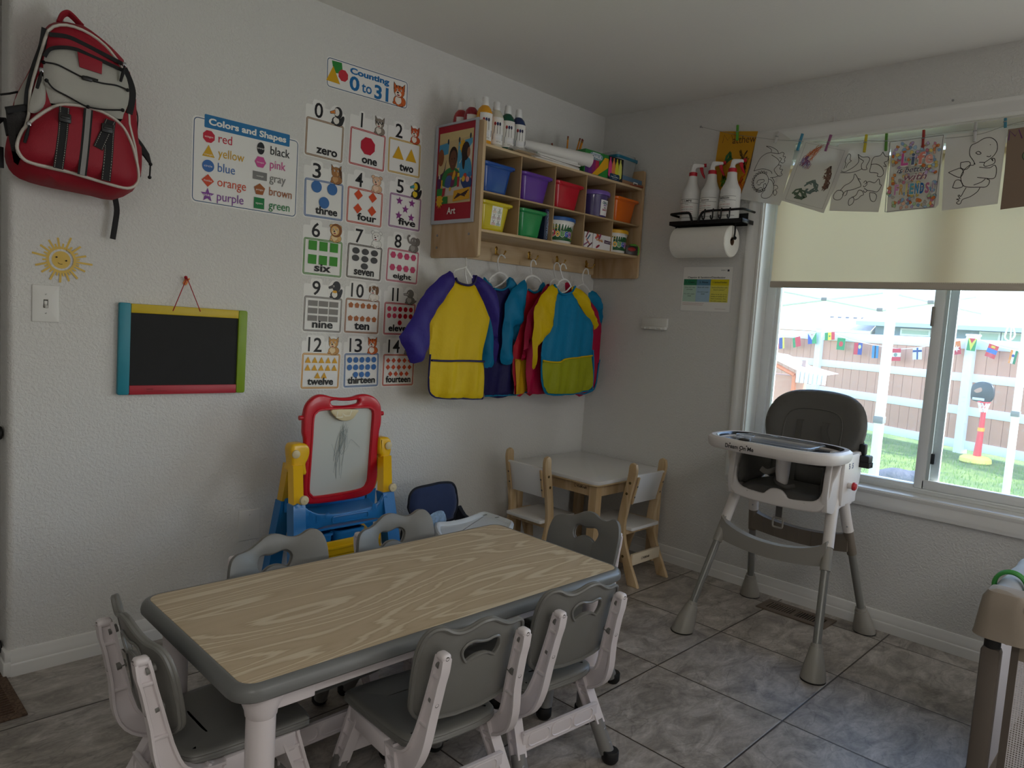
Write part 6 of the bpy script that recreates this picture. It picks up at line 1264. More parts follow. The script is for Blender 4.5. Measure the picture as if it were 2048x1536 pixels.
# pencils in a green box
o = (-.44, -.16, zt_ + tilt(-.44) + .001); t = thing('pencil_box', 'green box at the back of the cubby holding pencils', 'box', o); m = mat('green_box', (40, 120, 58), rough=.4)
b = MB(); b.box(-.17, -.04, 0, .17, .04, .004, m); b.box(-.17, -.04, 0, .17, -.036, .105, m); b.box(-.17, .036, 0, .17, .04, .105, m); b.box(-.17, -.04, 0, -.166, .04, .105, m); b.box(.166, -.04, 0, .17, .04, .105, m); b.build('carton', t)
PEN = mat('pencil_yellow', (226, 146, 30), rough=.4)
for k, (x0, z0, x1, z1, dy, lab) in enumerate(((-.575, 2.03, -.618, 2.143, 0, 'pencil leaning left in the green box'), (-.502, 2.03, -.498, 2.203, .0, 'upright pencil in the green box'), (-.455, 2.03, -.392, 2.205, -.012, 'front pencil of the bundle leaning right'), (-.445, 2.03, -.383, 2.214, .0, 'tall pencil in the bundle leaning right'), (-.447, 2.03, -.388, 2.218, .012, 'rear pencil of the bundle leaning right'), (-.436, 2.03, -.375, 2.205, .004, 'rightmost pencil of the bundle in the green box'))):
    y = -.16 + dy; t = thing('pencil', lab, 'pencil', (x0, y, z0), 0, 'pencils in the green box'); oo = (x0, y, z0); P0, P1 = V((x0, y, z0)), V((x1, y, z1)); d = (P1 - P0).normalized()
    b = MB(); b.cyl(P0, P1 - d * .018, .0042, PEN, n=6); b.build('shaft', t, oo); b = MB(); b.cyl(P1 - d * .018, P1 - d * .008, .0045, mat('ferrule', (150, 120, 70), rough=.3, metal=.8), n=10); b.build('ferrule', t, oo); b = MB(); b.cyl(P1 - d * .008, P1, .0042, mat('eraser', (130, 52, 42), rough=.8), n=10); b.build('eraser', t, oo)
# chalk box
o = (-.365, -.262, zt_ + tilt(-.365) + .001)
def f3(b, M):
    w, h = .30, .118
    for k, c in enumerate(('#4a2a6a', '#6a2a7a', '#8a2a6a', '#b02a4a')): b.poly([(.004 + k * .026, .004), (.030 + k * .026, .004), (.030 + k * .026, .075), (.004 + k * .026, .075)], K_(c), M)
    b.poly([(.06, .004), (.10, .004), (.19, .06), (.19, .10), (.15, .10), (.11, .05)], K_('#e0a81c'), M); b.poly([(.11, .004), (.16, .004), (.20, .04), (.20, .07)], K_('#2c8a3a'), M)
    b.poly(smooth([(.04, .08), (.12, .078), (.13, .104), (.08, .112), (.04, .106)], 3), K_('#8aa0b0'), M); b.text('CHALK', .085, .083, 0, K_('#3a3f48'), M, w=.082, h=.021, off=.08); b.text('CHALK', .085, .084, 0, K_('#e6eaee'), M, w=.078, h=.019, off=.03); b.text('SIDEWALK', .085, .105, 0, K_('#e6eaee'), M, w=.06, h=.007, off=.03)
    b.poly([(.18, .0), (w, .0), (w, h), (.18, h)], K_('#1c1c1e'), M)
    for k, c in enumerate(('#d8488a', '#e08a4a', '#d6d03a', '#d8d86a')):
        x = .196 + k * .027; b.poly(smooth([(x - .012, .02), (x + .012, .02), (x + .012, .08), (x + .004, .098), (x + .003, .112), (x - .004, .112), (x - .005, .098), (x - .012, .08)], 2), K_(c), M)
    b.poly(rrect(.196, .0, .276, .034, .008), K_('#1f3c58'), M); b.text('includes', .236, .025, 0, K_('#cfe0ec'), M, w=.024, h=.005); b.text('5 Special Effects', .236, .016, 0, K_('#e8f0f4'), M, w=.062, h=.007, off=.02); b.text('chalk pieces', .236, .008, 0, K_('#cfe0ec'), M, w=.036, h=.005)
carton((-.365, -.268, zt_ + tilt(-.365) + .001), .30, .075, .118, -3, mat('chalk_green', (44, 130, 60), rough=.4), 'chalk_box', 'colorful box of sidewalk chalk on the cubby', 'box', f3)
# clear bin with a teal lid and the flat box under it
o = (-.118, -.165, zt_ + tilt(-.118) + .001)
def f4(b, M): b.poly([(0, .018), (.20, .018), (.20, .040), (0, .040)], K_('#56748e'), M); b.poly([(.115, .004), (.155, .004), (.155, .022), (.115, .022)], PAPER, M); b.line([(.12, .013), (.15, .013)], .006, K_('#5a5450'), M)
carton((-.126, -.225, zt_ + tilt(-.126) + .001), .20, .17, .040, 0, mat('brown_card', (150, 112, 82), rough=.7), 'flat_box', 'flat brown and blue box under the clear bin', 'box', f4)
o = (-.120, -.150, zt_ + tilt(-.12) + .0425); t = thing('clear_bin', 'clear plastic bin with a teal lid at the cubby corner', 'bin', o)
CLB = mat('clear_plastic', (200, 204, 206), rough=.12, alpha=.42, spec=.6)
rr = lambda a, c_, z: [(o[0] + x, o[1] + y, o[2] + z) for x, y in rrect(-a, -c_, a, c_, .015, 3)]
b = MB(); b.loft([rr(.078, .10, 0), rr(.080, .105, .002), rr(.092, .118, .098), rr(.089, .115, .098), rr(.076, .10, .004)], CLB); b.build('tub', t, o)
b = MB(); b.loft([rr(.095, .121, .096), rr(.097, .123, .099), rr(.097, .123, .112), rr(.090, .116, .114), rr(.090, .116, .098)], mat('teal_lid', (24, 112, 142), rough=.3), cap0=False, cap1=False); b.build('lid_band', t, o)
b = MB(); b.loft([rr(.090, .116, .112), rr(.086, .112, .128), rr(.06, .08, .138)], mat('clear_plastic')); b.build('lid_dome', t, o)
b = MB(); b.ball((o[0] - .03, o[1] - .07, o[2] + .045), .026, mat('bin_pink', (200, 120, 108), rough=.6), sz=.8); b.ball((o[0] + .03, o[1] - .06, o[2] + .04), .028, mat('bin_cream', (214, 206, 196), rough=.6), sz=.9); b.ball((o[0], o[1], o[2] + .035), .03, mat('bin_blue2', (70, 90, 140), rough=.6)); b.build('contents', t, o)
b = MB(); b.cyl((-.03, -.318, zt_ + .012), (-.19, -.300, zt_ + .008), .005, mat('copper', (150, 70, 44), rough=.4)); b.tube(ell(-.028, zt_ + .014, .010, .010, 12) and [(-.028 + .01 * cos(a * pi / 6), -.319, zt_ + .014 + .01 * sin(a * pi / 6)) for a in range(12)], .002, mat('cardboard'), closed=True, n=5); solo(b, 'wrapped_stick', 'thin reddish wrapped stick lying in front of the flat box', 'stick', (-.1, -.31, zt_))
# ------------------------------------------------------------------ art smocks on hangers
def cloth(k, c): return mat('smock_' + k, c, rough=.55, bump=(36, .5, .006), var=.07, vscale=7, transl=.12, spec=.3)
CL = {'purple': cloth('purple', (52, 40, 132)), 'yellow': cloth('yellow', (226, 192, 0)), 'teal': cloth('teal', (0, 128, 176)), 'red': cloth('red', (190, 18, 44)), 'crimson': cloth('crimson', (180, 14, 66)), 'navy': cloth('navy', (34, 30, 88)), 'gold': cloth('gold', (216, 164, 20)), 'lime': cloth('lime', (164, 170, 24))}
PLW = mat('hanger_white', (232, 232, 230), rough=.3)
def smock(k, y, label, body, sl, tr, pk=None, srt=None, x0=None):
    bp_ = D['ap_%s_body' % k]; cx = sum(p[0] for p in bp_) / len(bp_); zt2 = max(p[1] for p in bp_); o = (cx, y, zt2)
    t = thing('art_smock', label, 'smock', o, 0, 'art smocks on the hook rail')
    zmin = min(p[1] for p in bp_); ht = zt2 - zmin
    fold = lambda x, z, d: (x, z, d + (.006 * sin((x - cx) * 42 + z * 5) + .004 * sin((x - cx) * 85 - z * 11)) * (.35 + .9 * (zt2 - z) / ht))
    MYf = frame((0, y, 0), (1, 0, 0), (0, 0, 1))
    def piece(key, m, nm, dy=0.0, tf=.010, tb=.008, sm=2, rim=.02, res=.02, dsp=fold, par=None):
        b = MB(); pts = D['ap_%s_%s' % (k, key)]; b.inflate(smooth(pts, sm) if sm else pts, tf, tb, m, frame((0, y + dy, 0), (1, 0, 0), (0, 0, 1)), rim=rim, res=res, disp=dsp); return b.build(nm, par or t, o)
    bo = piece('body', CL[body], 'front_panel', 0)
    for s_ in ('sL', 'sR'):
        if 'ap_%s_%s' % (k, s_) in D: piece(s_, CL[sl], 'sleeve', -.004 if s_ == 'sL' else -.002, .024, .012, 2, .05, .02, lambda x, z, d: (x, z, d + .004 * sin(x * 60 + z * 45)))
    def edge(key, m, nm, r=.0035, dy=-.011, par=None):
        P = smooth(D['ap_%s_%s' % (k, key)], 4, False); b = MB(); q = []
        for x, z in P: f = fold(x, z, 0); q.append((x, y + dy - f[2] * .9, z))
        b.tube(q, r, m, n=6); return b.build(nm, par or t, o)
    if 'ap_%s_neck' % k in D: edge('neck', CL[tr], 'neck_binding', .0055, -.012)
    if 'ap_%s_trim' % k in D: edge('trim', CL[tr], 'edge_binding', .0045, -.006)
    if pk:
        p = piece('pocket', CL[pk], 'pocket', -.010, .006, .004, 0, .012, .02)
        pts = D['ap_%s_pocket' % k]
        if k == 'A':
            b = MB(); q = []
            for x, z in smooth(pts[:4], 4, False): q.append((x, y - .017 - fold(x, z, 0)[2] * .9, z))
            b.tube(q, .0048, CL[tr], n=6); b.build('pocket_binding', p, o)
        if 'ap_%s_ptop' % k in D: edge('ptop', CL['yellow'] if k == 'E' else CL[tr], 'pocket_binding', .004, -.017, p)
    return t
smock('F', -.095, 'crimson art smock with a teal sleeve hanging nearest the corner', 'crimson', 'teal', 'teal')
smock('B', -.060, 'purple art smock with teal sleeves behind the yellow smock', 'navy', 'teal', 'teal')
smock('C', -.090, 'red art smock with teal sleeves and a golden pocket', 'red', 'teal', 'teal', 'gold')
smock('D', -.130, 'crimson art smock half hidden behind the blue smock', 'crimson', 'crimson', 'crimson')
smock('A', -.160, 'yellow art smock with purple sleeves at the left of the rail', 'yellow', 'purple', 'navy', 'yellow')
smock('E', -.178, 'blue art smock with yellow sleeves and a lime pocket', 'teal', 'yellow', 'teal', 'lime')
def hanger(keys, y, label, hookx, wide=True, arms=None):
    h = D['ap_' + keys[0]]; o = (h[-1][0], y, h[-1][1]); t = thing('clothes_hanger', label, 'hanger', o, 0, 'white hangers on the hook rail')
    b = MB(); P = [(hookx + .0, -.052, 1.58)] if False else []
    P += [(x, y, z) for x, z in smooth(h, 4, False)]; b.tube(P, .0036, PLW, n=8); b.build('hook', t, o)
    if len(keys) > 1:
        b = MB(); a = smooth(D['ap_' + keys[1]], 4, False); b.tube([(x, y, z) for x, z in a], .006 if wide else .0042, PLW, n=8, flat=.6)
        x0, z0 = a[0]; x1, z1 = a[-1]
        b.tube(smooth([(x0, y, z0), ((x0 * 3 + x1) / 4, y + .012, z0 - .035), ((x0 + x1 * 3) / 4, y + .012, z1 - .035), (x1, y, z1)], 4, False), .004, PLW, n=6)
        b.build('arms', t, o)
    else:
        pass
    return t
h = hanger(('H1', 'H1b'), -.160, 'white hanger under the cubby end holding the yellow smock', -1.034, False)
hanger(('H2', 'H2a'), -.060, 'white hanger holding the purple smock', -.826); hanger(('H3', 'H3a'), -.090, 'white hanger holding the red smock with teal sleeves', -.585)
hanger(('H4', 'H4a'), -.130, 'white hanger left of the pair on the fourth hook', -.362, False); hanger(('H5', 'H5a'), -.178, 'white hanger right of the pair, holding the blue smock', -.362, False); hanger(('H6', 'H6a'), -.095, 'white hanger nearest the corner holding the crimson smock', -.106, False)
# ------------------------------------------------------------------ activity table and its six chairs
GRY = mat('grey_plastic', (118, 117, 113), rough=.38, var=.03, vscale=6)
EDGE = mat('edge_grey', (112, 113, 112), rough=.33)
WPL = mat('white_plastic', (226, 218, 220), rough=.34, var=.02)
LGR = mat('leg_grey', (128, 126, 124), rough=.36)
def laminate():
    m = bpy.data.materials.new('oak_laminate'); m.use_nodes = True; nt = m.node_tree; N = nt.nodes; L = nt.links; b = N['Principled BSDF']
    tc = N.new('ShaderNodeTexCoord'); mp = N.new('ShaderNodeMapping'); mp.inputs['Scale'].default_value = (.85, 7.5, 1); mp.inputs['Location'].default_value = (3.1, 1.7, 0); L.new(tc.outputs['Object'], mp.inputs[0])
    nz = N.new('ShaderNodeTexNoise'); nz.inputs['Scale'].default_value = 1; nz.inputs['Detail'].default_value = 1.6; nz.inputs['Roughness'].default_value = .32; nz.inputs['Distortion'].default_value = .35; L.new(mp.outputs[0], nz.inputs['Vector'])
    mu = N.new('ShaderNodeMath'); mu.operation = 'MULTIPLY'; mu.inputs[1].default_value = 15; L.new(nz.outputs['Fac'], mu.inputs[0])
    pp = N.new('ShaderNodeMath'); pp.operation = 'PINGPONG'; pp.inputs[1].default_value = .5; L.new(mu.outputs[0], pp.inputs[0])
    m2 = N.new('ShaderNodeMapping'); m2.inputs['Scale'].default_value = (6, 230, 1); L.new(tc.outputs['Object'], m2.inputs[0])
    n2 = N.new('ShaderNodeTexNoise'); n2.inputs['Scale'].default_value = 1; n2.inputs['Detail'].default_value = 3; L.new(m2.outputs[0], n2.inputs['Vector'])
    ad = N.new('ShaderNodeMath'); ad.operation = 'MULTIPLY_ADD'; ad.inputs[1].default_value = .5; L.new(n2.outputs['Fac'], ad.inputs[0]); L.new(pp.outputs[0], ad.inputs[2])
    rp = N.new('ShaderNodeValToRGB'); e = rp.color_ramp.elements; e[0].position = .27; e[0].color = lin((222, 206, 178)); e[1].position = .78; e[1].color = lin((203, 182, 152))
    k = rp.color_ramp.elements.new(.36); k.color = lin((216, 199, 170)); k = rp.color_ramp.elements.new(.43); k.color = lin((190, 168, 137)); k = rp.color_ramp.elements.new(.55); k.color = lin((198, 177, 146))
    L.new(ad.outputs[0], rp.inputs[0]); L.new(rp.outputs[0], b.inputs['Base Color']); b.inputs['Roughness'].default_value = .5; b.inputs['Specular IOR Level'].default_value = .3
    return m
X0, X1, Y0, Y1, TZ = -2.759, -1.514, -1.414, -.813, .5
o = ((X0 + X1) / 2, (Y0 + Y1) / 2, 0); tb = thing('activity_table', 'low rectangular table with an oak top and gray edge on white legs', 'table', o)
def rr(e, z, r=.055): return [(x, y, z) for x, y in rrect(X0 + e, Y0 + e, X1 - e, Y1 - e, max(.012, r - e), 6)]
b = MB(); b.loft([rr(.03, .467), rr(.006, .465), rr(.001, .470), rr(0, .479), rr(.0025, .489), rr(.008, .496), rr(.015, .4995), rr(.0205, .500), rr(.0215, .4995), rr(.0215, .49)], EDGE); b.build('edge_band', tb, o)
b = MB(); b.loft([rr(.0217, .488), rr(.0217, .4998), rr(.0225, .5002)], laminate()); b.build('table_top', tb, o, sharp=20)
b = MB(); i = .052; h0, h1 = .420, .467
for a, c, nx, ny in (((X0 + i, Y0 + i), (X1 - i, Y0 + i), 0, 1), ((X0 + i, Y1 - i), (X1 - i, Y1 - i), 0, -1)): b.box(a[0], a[1], h0, c[0], a[1] + ny * .012, h1, WPL, bevel=.002)
for x, s_ in ((X0 + i, 1), (X1 - i, -1)): b.box(x, Y0 + i, h0, x + s_ * .012, Y1 - i, h1, WPL, bevel=.002)
b.build('apron', tb, o)
for x in (X0 + .085, X1 - .085):
    for y, s_ in ((Y0 + .052, 1), (Y1 - .052, -1)): b = MB(); b.box(x - .10 if x > -2 else x - .02, y - s_ * .003, .412, x + .02 if x > -2 else x + .11, y + s_ * .016, h1, WPL, bevel=.003); b.build('corner_bracket', tb, o)
def table_leg(x, y):
    b = MB(); b.lathe([(.030, .165), (.030, .405), (.0325, .408), (.034, .420), (.050, .462), (.050, .467), (0, .467)], WPL, T((x, y, 0)), n=28); L_ = b.build('leg', tb, o)
    b = MB(); b.lathe([(.0275, .05), (.0275, .17)], LGR, T((x, y, 0)), n=24); b.build('leg_sleeve', L_, o)
    b = MB(); b.lathe([(0, 0), (.020, 0), (.029, .012), (.032, .03), (.032, .052), (.029, .055), (0, .055)], BLK, T((x, y, 0)), n=24); b.build('foot', L_, o)
for x in (X0 + .080, X1 - .086):
    for y in (Y0 + .064, Y1 - .064): table_leg(x, y)
tb.rotation_euler = (0, 0, radians(-1.0))

def channel(b, pts, ws, t, side, m, rim=.006, dep=.005):
    """C-section bar in a y-z plane; pts (x,y,z); open face towards side (+1/-1 in x)"""
    P = [V(p) for p in pts]; rings = []
    for i in range(len(P)):
        d = P[min(i + 1, len(P) - 1)] - P[max(i - 1, 0)]; d.x = 0; d.normalize(); n = V((0, -d.z, d.y)); w_ = ws[i] / 2
        sec = [(-w_, -t / 2), (-w_ + rim, -t / 2), (-w_ + rim + .002, -t / 2 + dep), (w_ - rim - .002, -t / 2 + dep), (w_ - rim, -t / 2), (w_, -t / 2), (w_, t / 2), (w_ - rim, t / 2), (w_ - rim - .002, t / 2 - dep), (-w_ + rim + .002, t / 2 - dep), (-w_ + rim, t / 2), (-w_, t / 2)]
        rings.append([tuple(P[i] + n * u + V((side * v, 0, 0))) for u, v in sec])
    b.loft(rings, m)
PLATE_O = [(-.165, .10), (-.164, .15), (-.153, .190), (-.132, .206), (-.105, .210), (-.082, .215), (-.055, .228), (-.025, .243), (.01, .244), (.04, .233), (.065, .227), (.088, .231), (.112, .242), (.138, .238), (.158, .212), (.166, .16), (.162, .07), (.154, .025), (.128, .003), (.09, 0), (-.09, 0), (-.128, .003), (-.154, .025), (-.162, .06)]
HOLE = [(-.060, .164), (-.054, .184), (-.037, .190), (-.015, .187), (.006, .190), (.024, .194), (.041, .189), (.051, .174), (.046, .155), (.035, .142), (.022, .148), (.002, .154), (-.022, .152), (-.040, .142), (-.050, .139), (-.058, .150)]
def make_chair(label):
    t = thing('toddler_chair', label, 'chair', (0, 0, 0), 0, 'gray toddler chairs round the table')
    so = smooth([(-.150, .125), (-.142, .146), (-.10, .154), (0, .156), (.10, .154), (.142, .146), (.150, .125), (.144, .0), (.136, -.10), (.118, -.135), (.06, -.150), (0, -.152), (-.06, -.150), (-.118, -.135), (-.136, -.10), (-.144, .0)], 3)
    b = MB(); dish = lambda x, y, z: (x, y, z - .006 * max(0, 1 - (x / .15) ** 2 - (y / .16) ** 2) * (1 if z > .27 else .4))
    b.inflate(so, .0, .0, GRY, T((0, 0, .262)), rim=.01, res=.03) if False else None
    rg = lambda e, z: [(x, y, z) for x, y in inset(ccw(so), e)]
    b.loft([rg(.012, .252), rg(.002, .254), rg(0, .258), rg(.003, .2615), rg(.0, .264), rg(.003, .268), rg(.001, .271), rg(.004, .2755), rg(.010, .278), rg(.022, .2775), rg(.05, .2745), rg(.085, .2725)], GRY); b.build('seat', t)
    # back plate, leaning
    Mb = T((0, -.170, .331)) @ RX(12) @ frame((0, 0, 0), (-1, 0, 0), (0, 0, 1)); po_ = smooth([(u * .95, v) for u, v in PLATE_O], 3); ho = smooth(HOLE, 3)
    curve = lambda u, v, z: (u, v, z - .9 * u * u)
    b = MB(); b.prism(po_, -.006, .005, GRY, Mb, holes=[ho], bev=.004, disp=lambda u, v, z: (u, v, z + 1.2 * u * u))
    for lp, r in ((inset(ccw(po_), .004), .0048), (inset(ccw(ho)[::-1], -.0), .0035)):
        b.tube([tuple(Mb @ V((u, v, -.007 + 1.2 * u * u))) for u, v in lp], r, GRY, closed=True, n=6)
    bk = b.build('backrest', t)
    for s_ in (-1, 1):
        for v in (.075, .165):
            b = MB(); u = s_ * .117; b.cyl(tuple(Mb @ V((u, v, .004))), tuple(Mb @ V((u, v, -.016))), .0095, GRY, n=12); b.build('standoff', bk)
    for s_ in (-1, 1):
        # post from seat side up behind the plate
        P = smooth([(s_ * .136, -.060, .215), (s_ * .138, -.115, .224), (s_ * .136, -.160, .252), (s_ * .130, -.182, .30), (s_ * .122, -.196, .37), (s_ * .1175, -.214, .45), (s_ * .1165, -.222, .482), (s_ * .116, -.228, .512)], 3, False)
        n_ = len(P); W = [(.062, .058, .050, .046, .036, .032, .034, .030)[min(7, int(i / (n_ - 1) * 7))] * (1 - (i / (n_ - 1) * 7 % 1)) + (.062, .058, .050, .046, .036, .032, .034, .030)[min(7, int(i / (n_ - 1) * 7) + 1)] * (i / (n_ - 1) * 7 % 1) for i in range(n_)]
        b = MB(); channel(b, P, W, .024, s_, WPL, .006, .007)
        e = P[-1]; b.box(e[0] - .0125, e[1] - .0155, e[2] - .008, e[0] + .0125, e[1] + .0155, e[2] + .010, WPL, bevel=.008, seg=3)
        for q in (int(n_ * .52), int(n_ * .74)): b.box(P[q][0] - .011, P[q][1] - .015, P[q][2] - .004, P[q][0] + .011, P[q][1] + .015, P[q][2] + .004, WPL, bevel=.002)
        b.box(s_ * .125, -.06, .205, s_ * .148, .11, .252, WPL, bevel=.006); post = b.build('back_post', t)
        for q in (int(n_ * .62), int(n_ * .97)):
            b = MB(); c = P[q]; b.lathe([(.005, 0), (.005, .002), (0, .001)], mat('dark_slot'), T((c[0], c[1] - W[q] / 2 + .0015, c[2])) @ RX(100), n=10); b.build('screw', post)
        for (y0, y1, nm) in ((.095, .168, 'leg'), (-.075, -.200, 'leg')):
            tp, ft = V((s_ * .132, y0, .245)), V((s_ * .164, y1, 0)); at = lambda k: tuple(ft.lerp(tp, k))
            b = MB(); channel(b, [at(.40), at(.7), at(1.0)], [.036, .038, .046], .030, s_, WPL, .007, .008)
            for k in (.55, .72, .88): p = at(k); b.box(p[0] - .013, p[1] - .016, p[2] - .003, p[0] + .013, p[1] + .016, p[2] + .003, WPL)
            L_ = b.build('leg', t)
            b = MB(); b.tube([at(.10), at(.44)], [.0215, .0205], LGR, n=16); b.build('leg_sleeve', L_)
            for k in (.22, .36):
                p = at(k); b = MB(); sy = -1 if y1 < 0 else 1; b.ball((p[0] + s_ * .004, p[1] + sy * .0195, p[2]), .0062, mat('steel'), sy=.5, n=10); b.build('bolt', L_)
            b = MB(); f = at(.02); b.lathe([(0, 0), (.018, 0), (.0245, .010), (.0245, .034), (.0225, .037), (0, .037)], BLK, T((f[0], f[1], 0)), n=18); b.build('foot', L_)
    for y_, z_ in ((-.148, .140), (.133, .140)):
        s2 = -1 if y_ < 0 else 1
        b = MB(); x_ = .142; b.box(-x_, y_ - .005, z_ - .026, x_, y_ + .005, z_ + .026, WPL, bevel=.002); fy = y_ + s2 * .005
        for q in (-.085, 0, .085): b.tube([(q + x2, fy, z_ + z2) for x2, z2 in rrect(-.038, -.018, .038, .018, .014, 4)], .0028, WPL, closed=True, n=5)
        b.box(-x_, fy - .002, z_ + .020, x_, fy + .003, z_ + .026, WPL, bevel=.001); b.box(-x_, fy - .002, z_ - .026, x_, fy + .003, z_ - .020, WPL, bevel=.001); b.build('stretcher', t)
    return t
c0 = make_chair('gray toddler chair at the left short end of the table')
for i, (x, y, rz, lab) in enumerate(((-2.637, -1.068, -90, None), (-2.235, -1.325, -5, 'gray toddler chair in the middle of the near long side'), (-1.855, -1.330, -5, 'gray toddler chair on the near long side by the right table leg'), (-2.345, -.950, 180, 'gray toddler chair on the far side in front of the blank wall plate'), (-1.925, -.950, 180, 'gray toddler chair on the far side in front of the navy booster'), (-1.520, -1.100, 90, 'gray toddler chair at the right short end by the wooden chairs'))):
    c = c0 if i == 0 else copy_tree(c0)
    c.location = (x, y, 0); c.rotation_euler = (0, 0, radians(rz))
    if lab: c['label'] = lab

# ------------------------------------------------------------------ white corner table with two wooden chairs
PINE = wood('pine', (216, 190, 152), (196, 166, 124), (8, 8, 1.5), rough=.48, rings=6, dist=.25)
LAMW = mat('white_laminate', (232, 231, 230), rough=.25)
o = (-.32, -.31, 0); wt = thing('corner_table', 'white topped wooden children table in the corner of the room', 'table', o)
b = MB(); b.prism(rrect(-.63, -.612, -.012, -.014, .035, 6), .482, .500, LAMW, bev=.003); tp = b.build('table_top', wt, o)
b = MB(); b.prism(rrect(-.629, -.611, -.013, -.015, .035, 6), .476, .4825, PLYE); b.build('ply_edge', tp, o)
b = MB(); b.box(-.592, -.578, .415, -.574, -.05, .476, PINE, bevel=.001); b.box(-.574, -.578, .415, -.05, -.560, .476, PINE, bevel=.001); b.box(-.574, -.066, .415, -.05, -.05, .476, PINE, bevel=.001); b.box(-.068, -.56, .415, -.05, -.066, .476, PINE, bevel=.001); apn = b.build('apron', wt, o)
def logo(M, par, o_, s=1.0):
    b = MB(); ik = K_('#3a2a1c'); b.line([(x * s, y * s) for x, y in star(.008, .008, .008, 5, .6)], .0018 * s, ik, M, closed=True); b.text('KidKraft', .020 * s, .003 * s, 0, ik, M, align='l', w=.052 * s, h=.0115 * s, off=.03); b.build('brand_print', par, o_)
logo(frame((-.5925, -.44, .442), (0, -1, 0), (0, 0, 1)), apn, o, 1.15)
for x in (-.588, -.054):
    for y in (-.574, -.054):
        b = MB(); b.prism([(x - .022, y - .022), (x + .022, y - .022), (x + .022, y + .022), (x - .022, y + .022)], 0, .476, PINE, bev=.003); b.build('leg', wt, o)
def wood_chair(label, brand=True):
    t = thing('wooden_chair', label, 'chair', (0, 0, 0), 0, 'wooden chairs at the corner table')
    sp = smooth([(-.115, .592), (-.120, .55), (-.100, .45), (-.085, .36), (-.075, .29), (-.085, .21), (-.120, .12), (-.165, .03), (-.178, .0)], 4, False)
    ep = smooth([(-.118, 0), (-.100, .05), (-.068, .14), (-.04, .20), (-.02, .235)], 4, False)
    ft = smooth([(.03, .20), (.06, .12), (.085, .0)], 4, False); fe = smooth([(.128, 0), (.112, .12), (.10, .235), (.09, .275)], 4, False)
    up = smooth([(-.03, .275), (-.035, .33), (-.05, .42), (-.072, .53), (-.078, .585), (-.095, .600)], 4, False)
    prof = [(y - .035, z) for y, z in sp + ep] + [(y - .035, z) for y, z in ft + fe] + [(y - .035, z) for y, z in up]
    for s_ in (-1, 1):
        x = s_ * .128; Mx = Matrix(((0, 0, 1, x), (1, 0, 0, 0), (0, 1, 0, 0), (0, 0, 0, 1)))
        b = MB(); b.prism(prof, -.010, .010, PINE, Mx, bev=.003); sd = b.build('side_panel', t)
        for y, z in ((-.125, .50), (-.110, .445), (-.115, .135)):
            b = MB(); b.lathe([(.007, 0), (.007, .001), (.0045, .001), (.004, .0005), (0, .0005)], mat('bolt_brass', (110, 92, 58), rough=.35, metal=.8), T((x + s_ * .0102, y, z)) @ RY(90 * s_), n=14); b.build('bolt', sd)
    b = MB(); b.prism(rrect(-.118, -.145, .118, .125, .01, 3), .262, .278, LAMW, bev=.002); b.build('seat', t)
    b = MB(); b.box(-.118, -.11, .238, .118, -.095, .262, PINE); b.build('seat_rail', t); b = MB(); b.box(-.118, .07, .238, .118, .085, .262, PINE); b.build('seat_rail', t)
    Mb = T((0, -.112, .39)) @ RX(13); b = MB(); b.box(-.118, -.007, .0, .118, .007, .155, LAMW, Mb, bevel=.003); b.build('backrest', t)
    for s_ in (-1, 1):
        b = MB(); b.box(s_ * .118, -.018, .005, s_ * .104, -.006, .148, PINE, Mb, bevel=.004); cl = b.build('back_cleat', t)
        for v in (.045, .10):
            b = MB(); b.lathe([(.005, 0), (.004, .001), (0, .0008)], mat('dark_slot'), Mb @ T((s_ * .111, -.0181, v)) @ RX(90), n=10); b.build('screw', cl)
    b = MB(); b.box(-.118, -.160, .095, .118, -.146, .150, mat('raw_pine', (222, 206, 180), rough=.6, var=.05), bevel=.001); st = b.build('stretcher', t)
    if brand: logo(frame((-.045, -.1605, .112), (1, 0, 0), (0, 0, 1)), st, (0, 0, 0), 1.0)
    return t
w1 = wood_chair('wooden chair with a white back at the near side of the corner table'); w1.location = (-.352, -.578, 0)
w2 = wood_chair('wooden chair with a white back at the left side of the corner table', False); w2.location = (-.622, -.268, 0); w2.rotation_euler = (0, 0, radians(-90))

# ------------------------------------------------------------------ plastic easel
ER = mat('easel_red', (196, 10, 34), rough=.3, coat=.15); EY = mat('easel_yellow', (238, 186, 10), rough=.3, coat=.15); EB = mat('easel_blue', (30, 116, 182), rough=.33, coat=.1); EC = mat('easel_cream', (214, 198, 156), rough=.45)
o = (-1.82, -.25, 0); ez = thing('toy_easel', 'red, yellow and blue plastic toy easel with a scribbled whiteboard', 'easel', o)
MY = lambda y: frame((0, y, 0), (1, 0, 0), (0, 0, 1))
ou, inn, sl = smooth(D['ea_out'], 3), smooth(D['ea_in'], 3), smooth(D['ea_slot'], 3)
b = MB(); b.prism(ou, -.012, .014, ER, MY(-.25), holes=[inn, sl], bev=.008, seg=3)
b.tube([(x, -.262, z) for x, z in inset(ccw(inn), -.006)], .006, ER, closed=True, n=6); fr = b.build('board_frame', ez, o)
for x, z in ((-1.999, .832), (-1.640, .832)):
    b = MB(); b.cyl((x - .008, -.25, z), (x + .008, -.25, z), .009, ER, n=12); b.build('frame_peg', fr, o)
b = MB(); b.prism(inset(ccw(inn), -.004), -.004, .004, mat('whiteboard', (196, 198, 190), rough=.3), MY(-.25)); b.zl = 80
sc = D['ea_scr']; rnd = random.Random(5); Mw = MY(-.25)
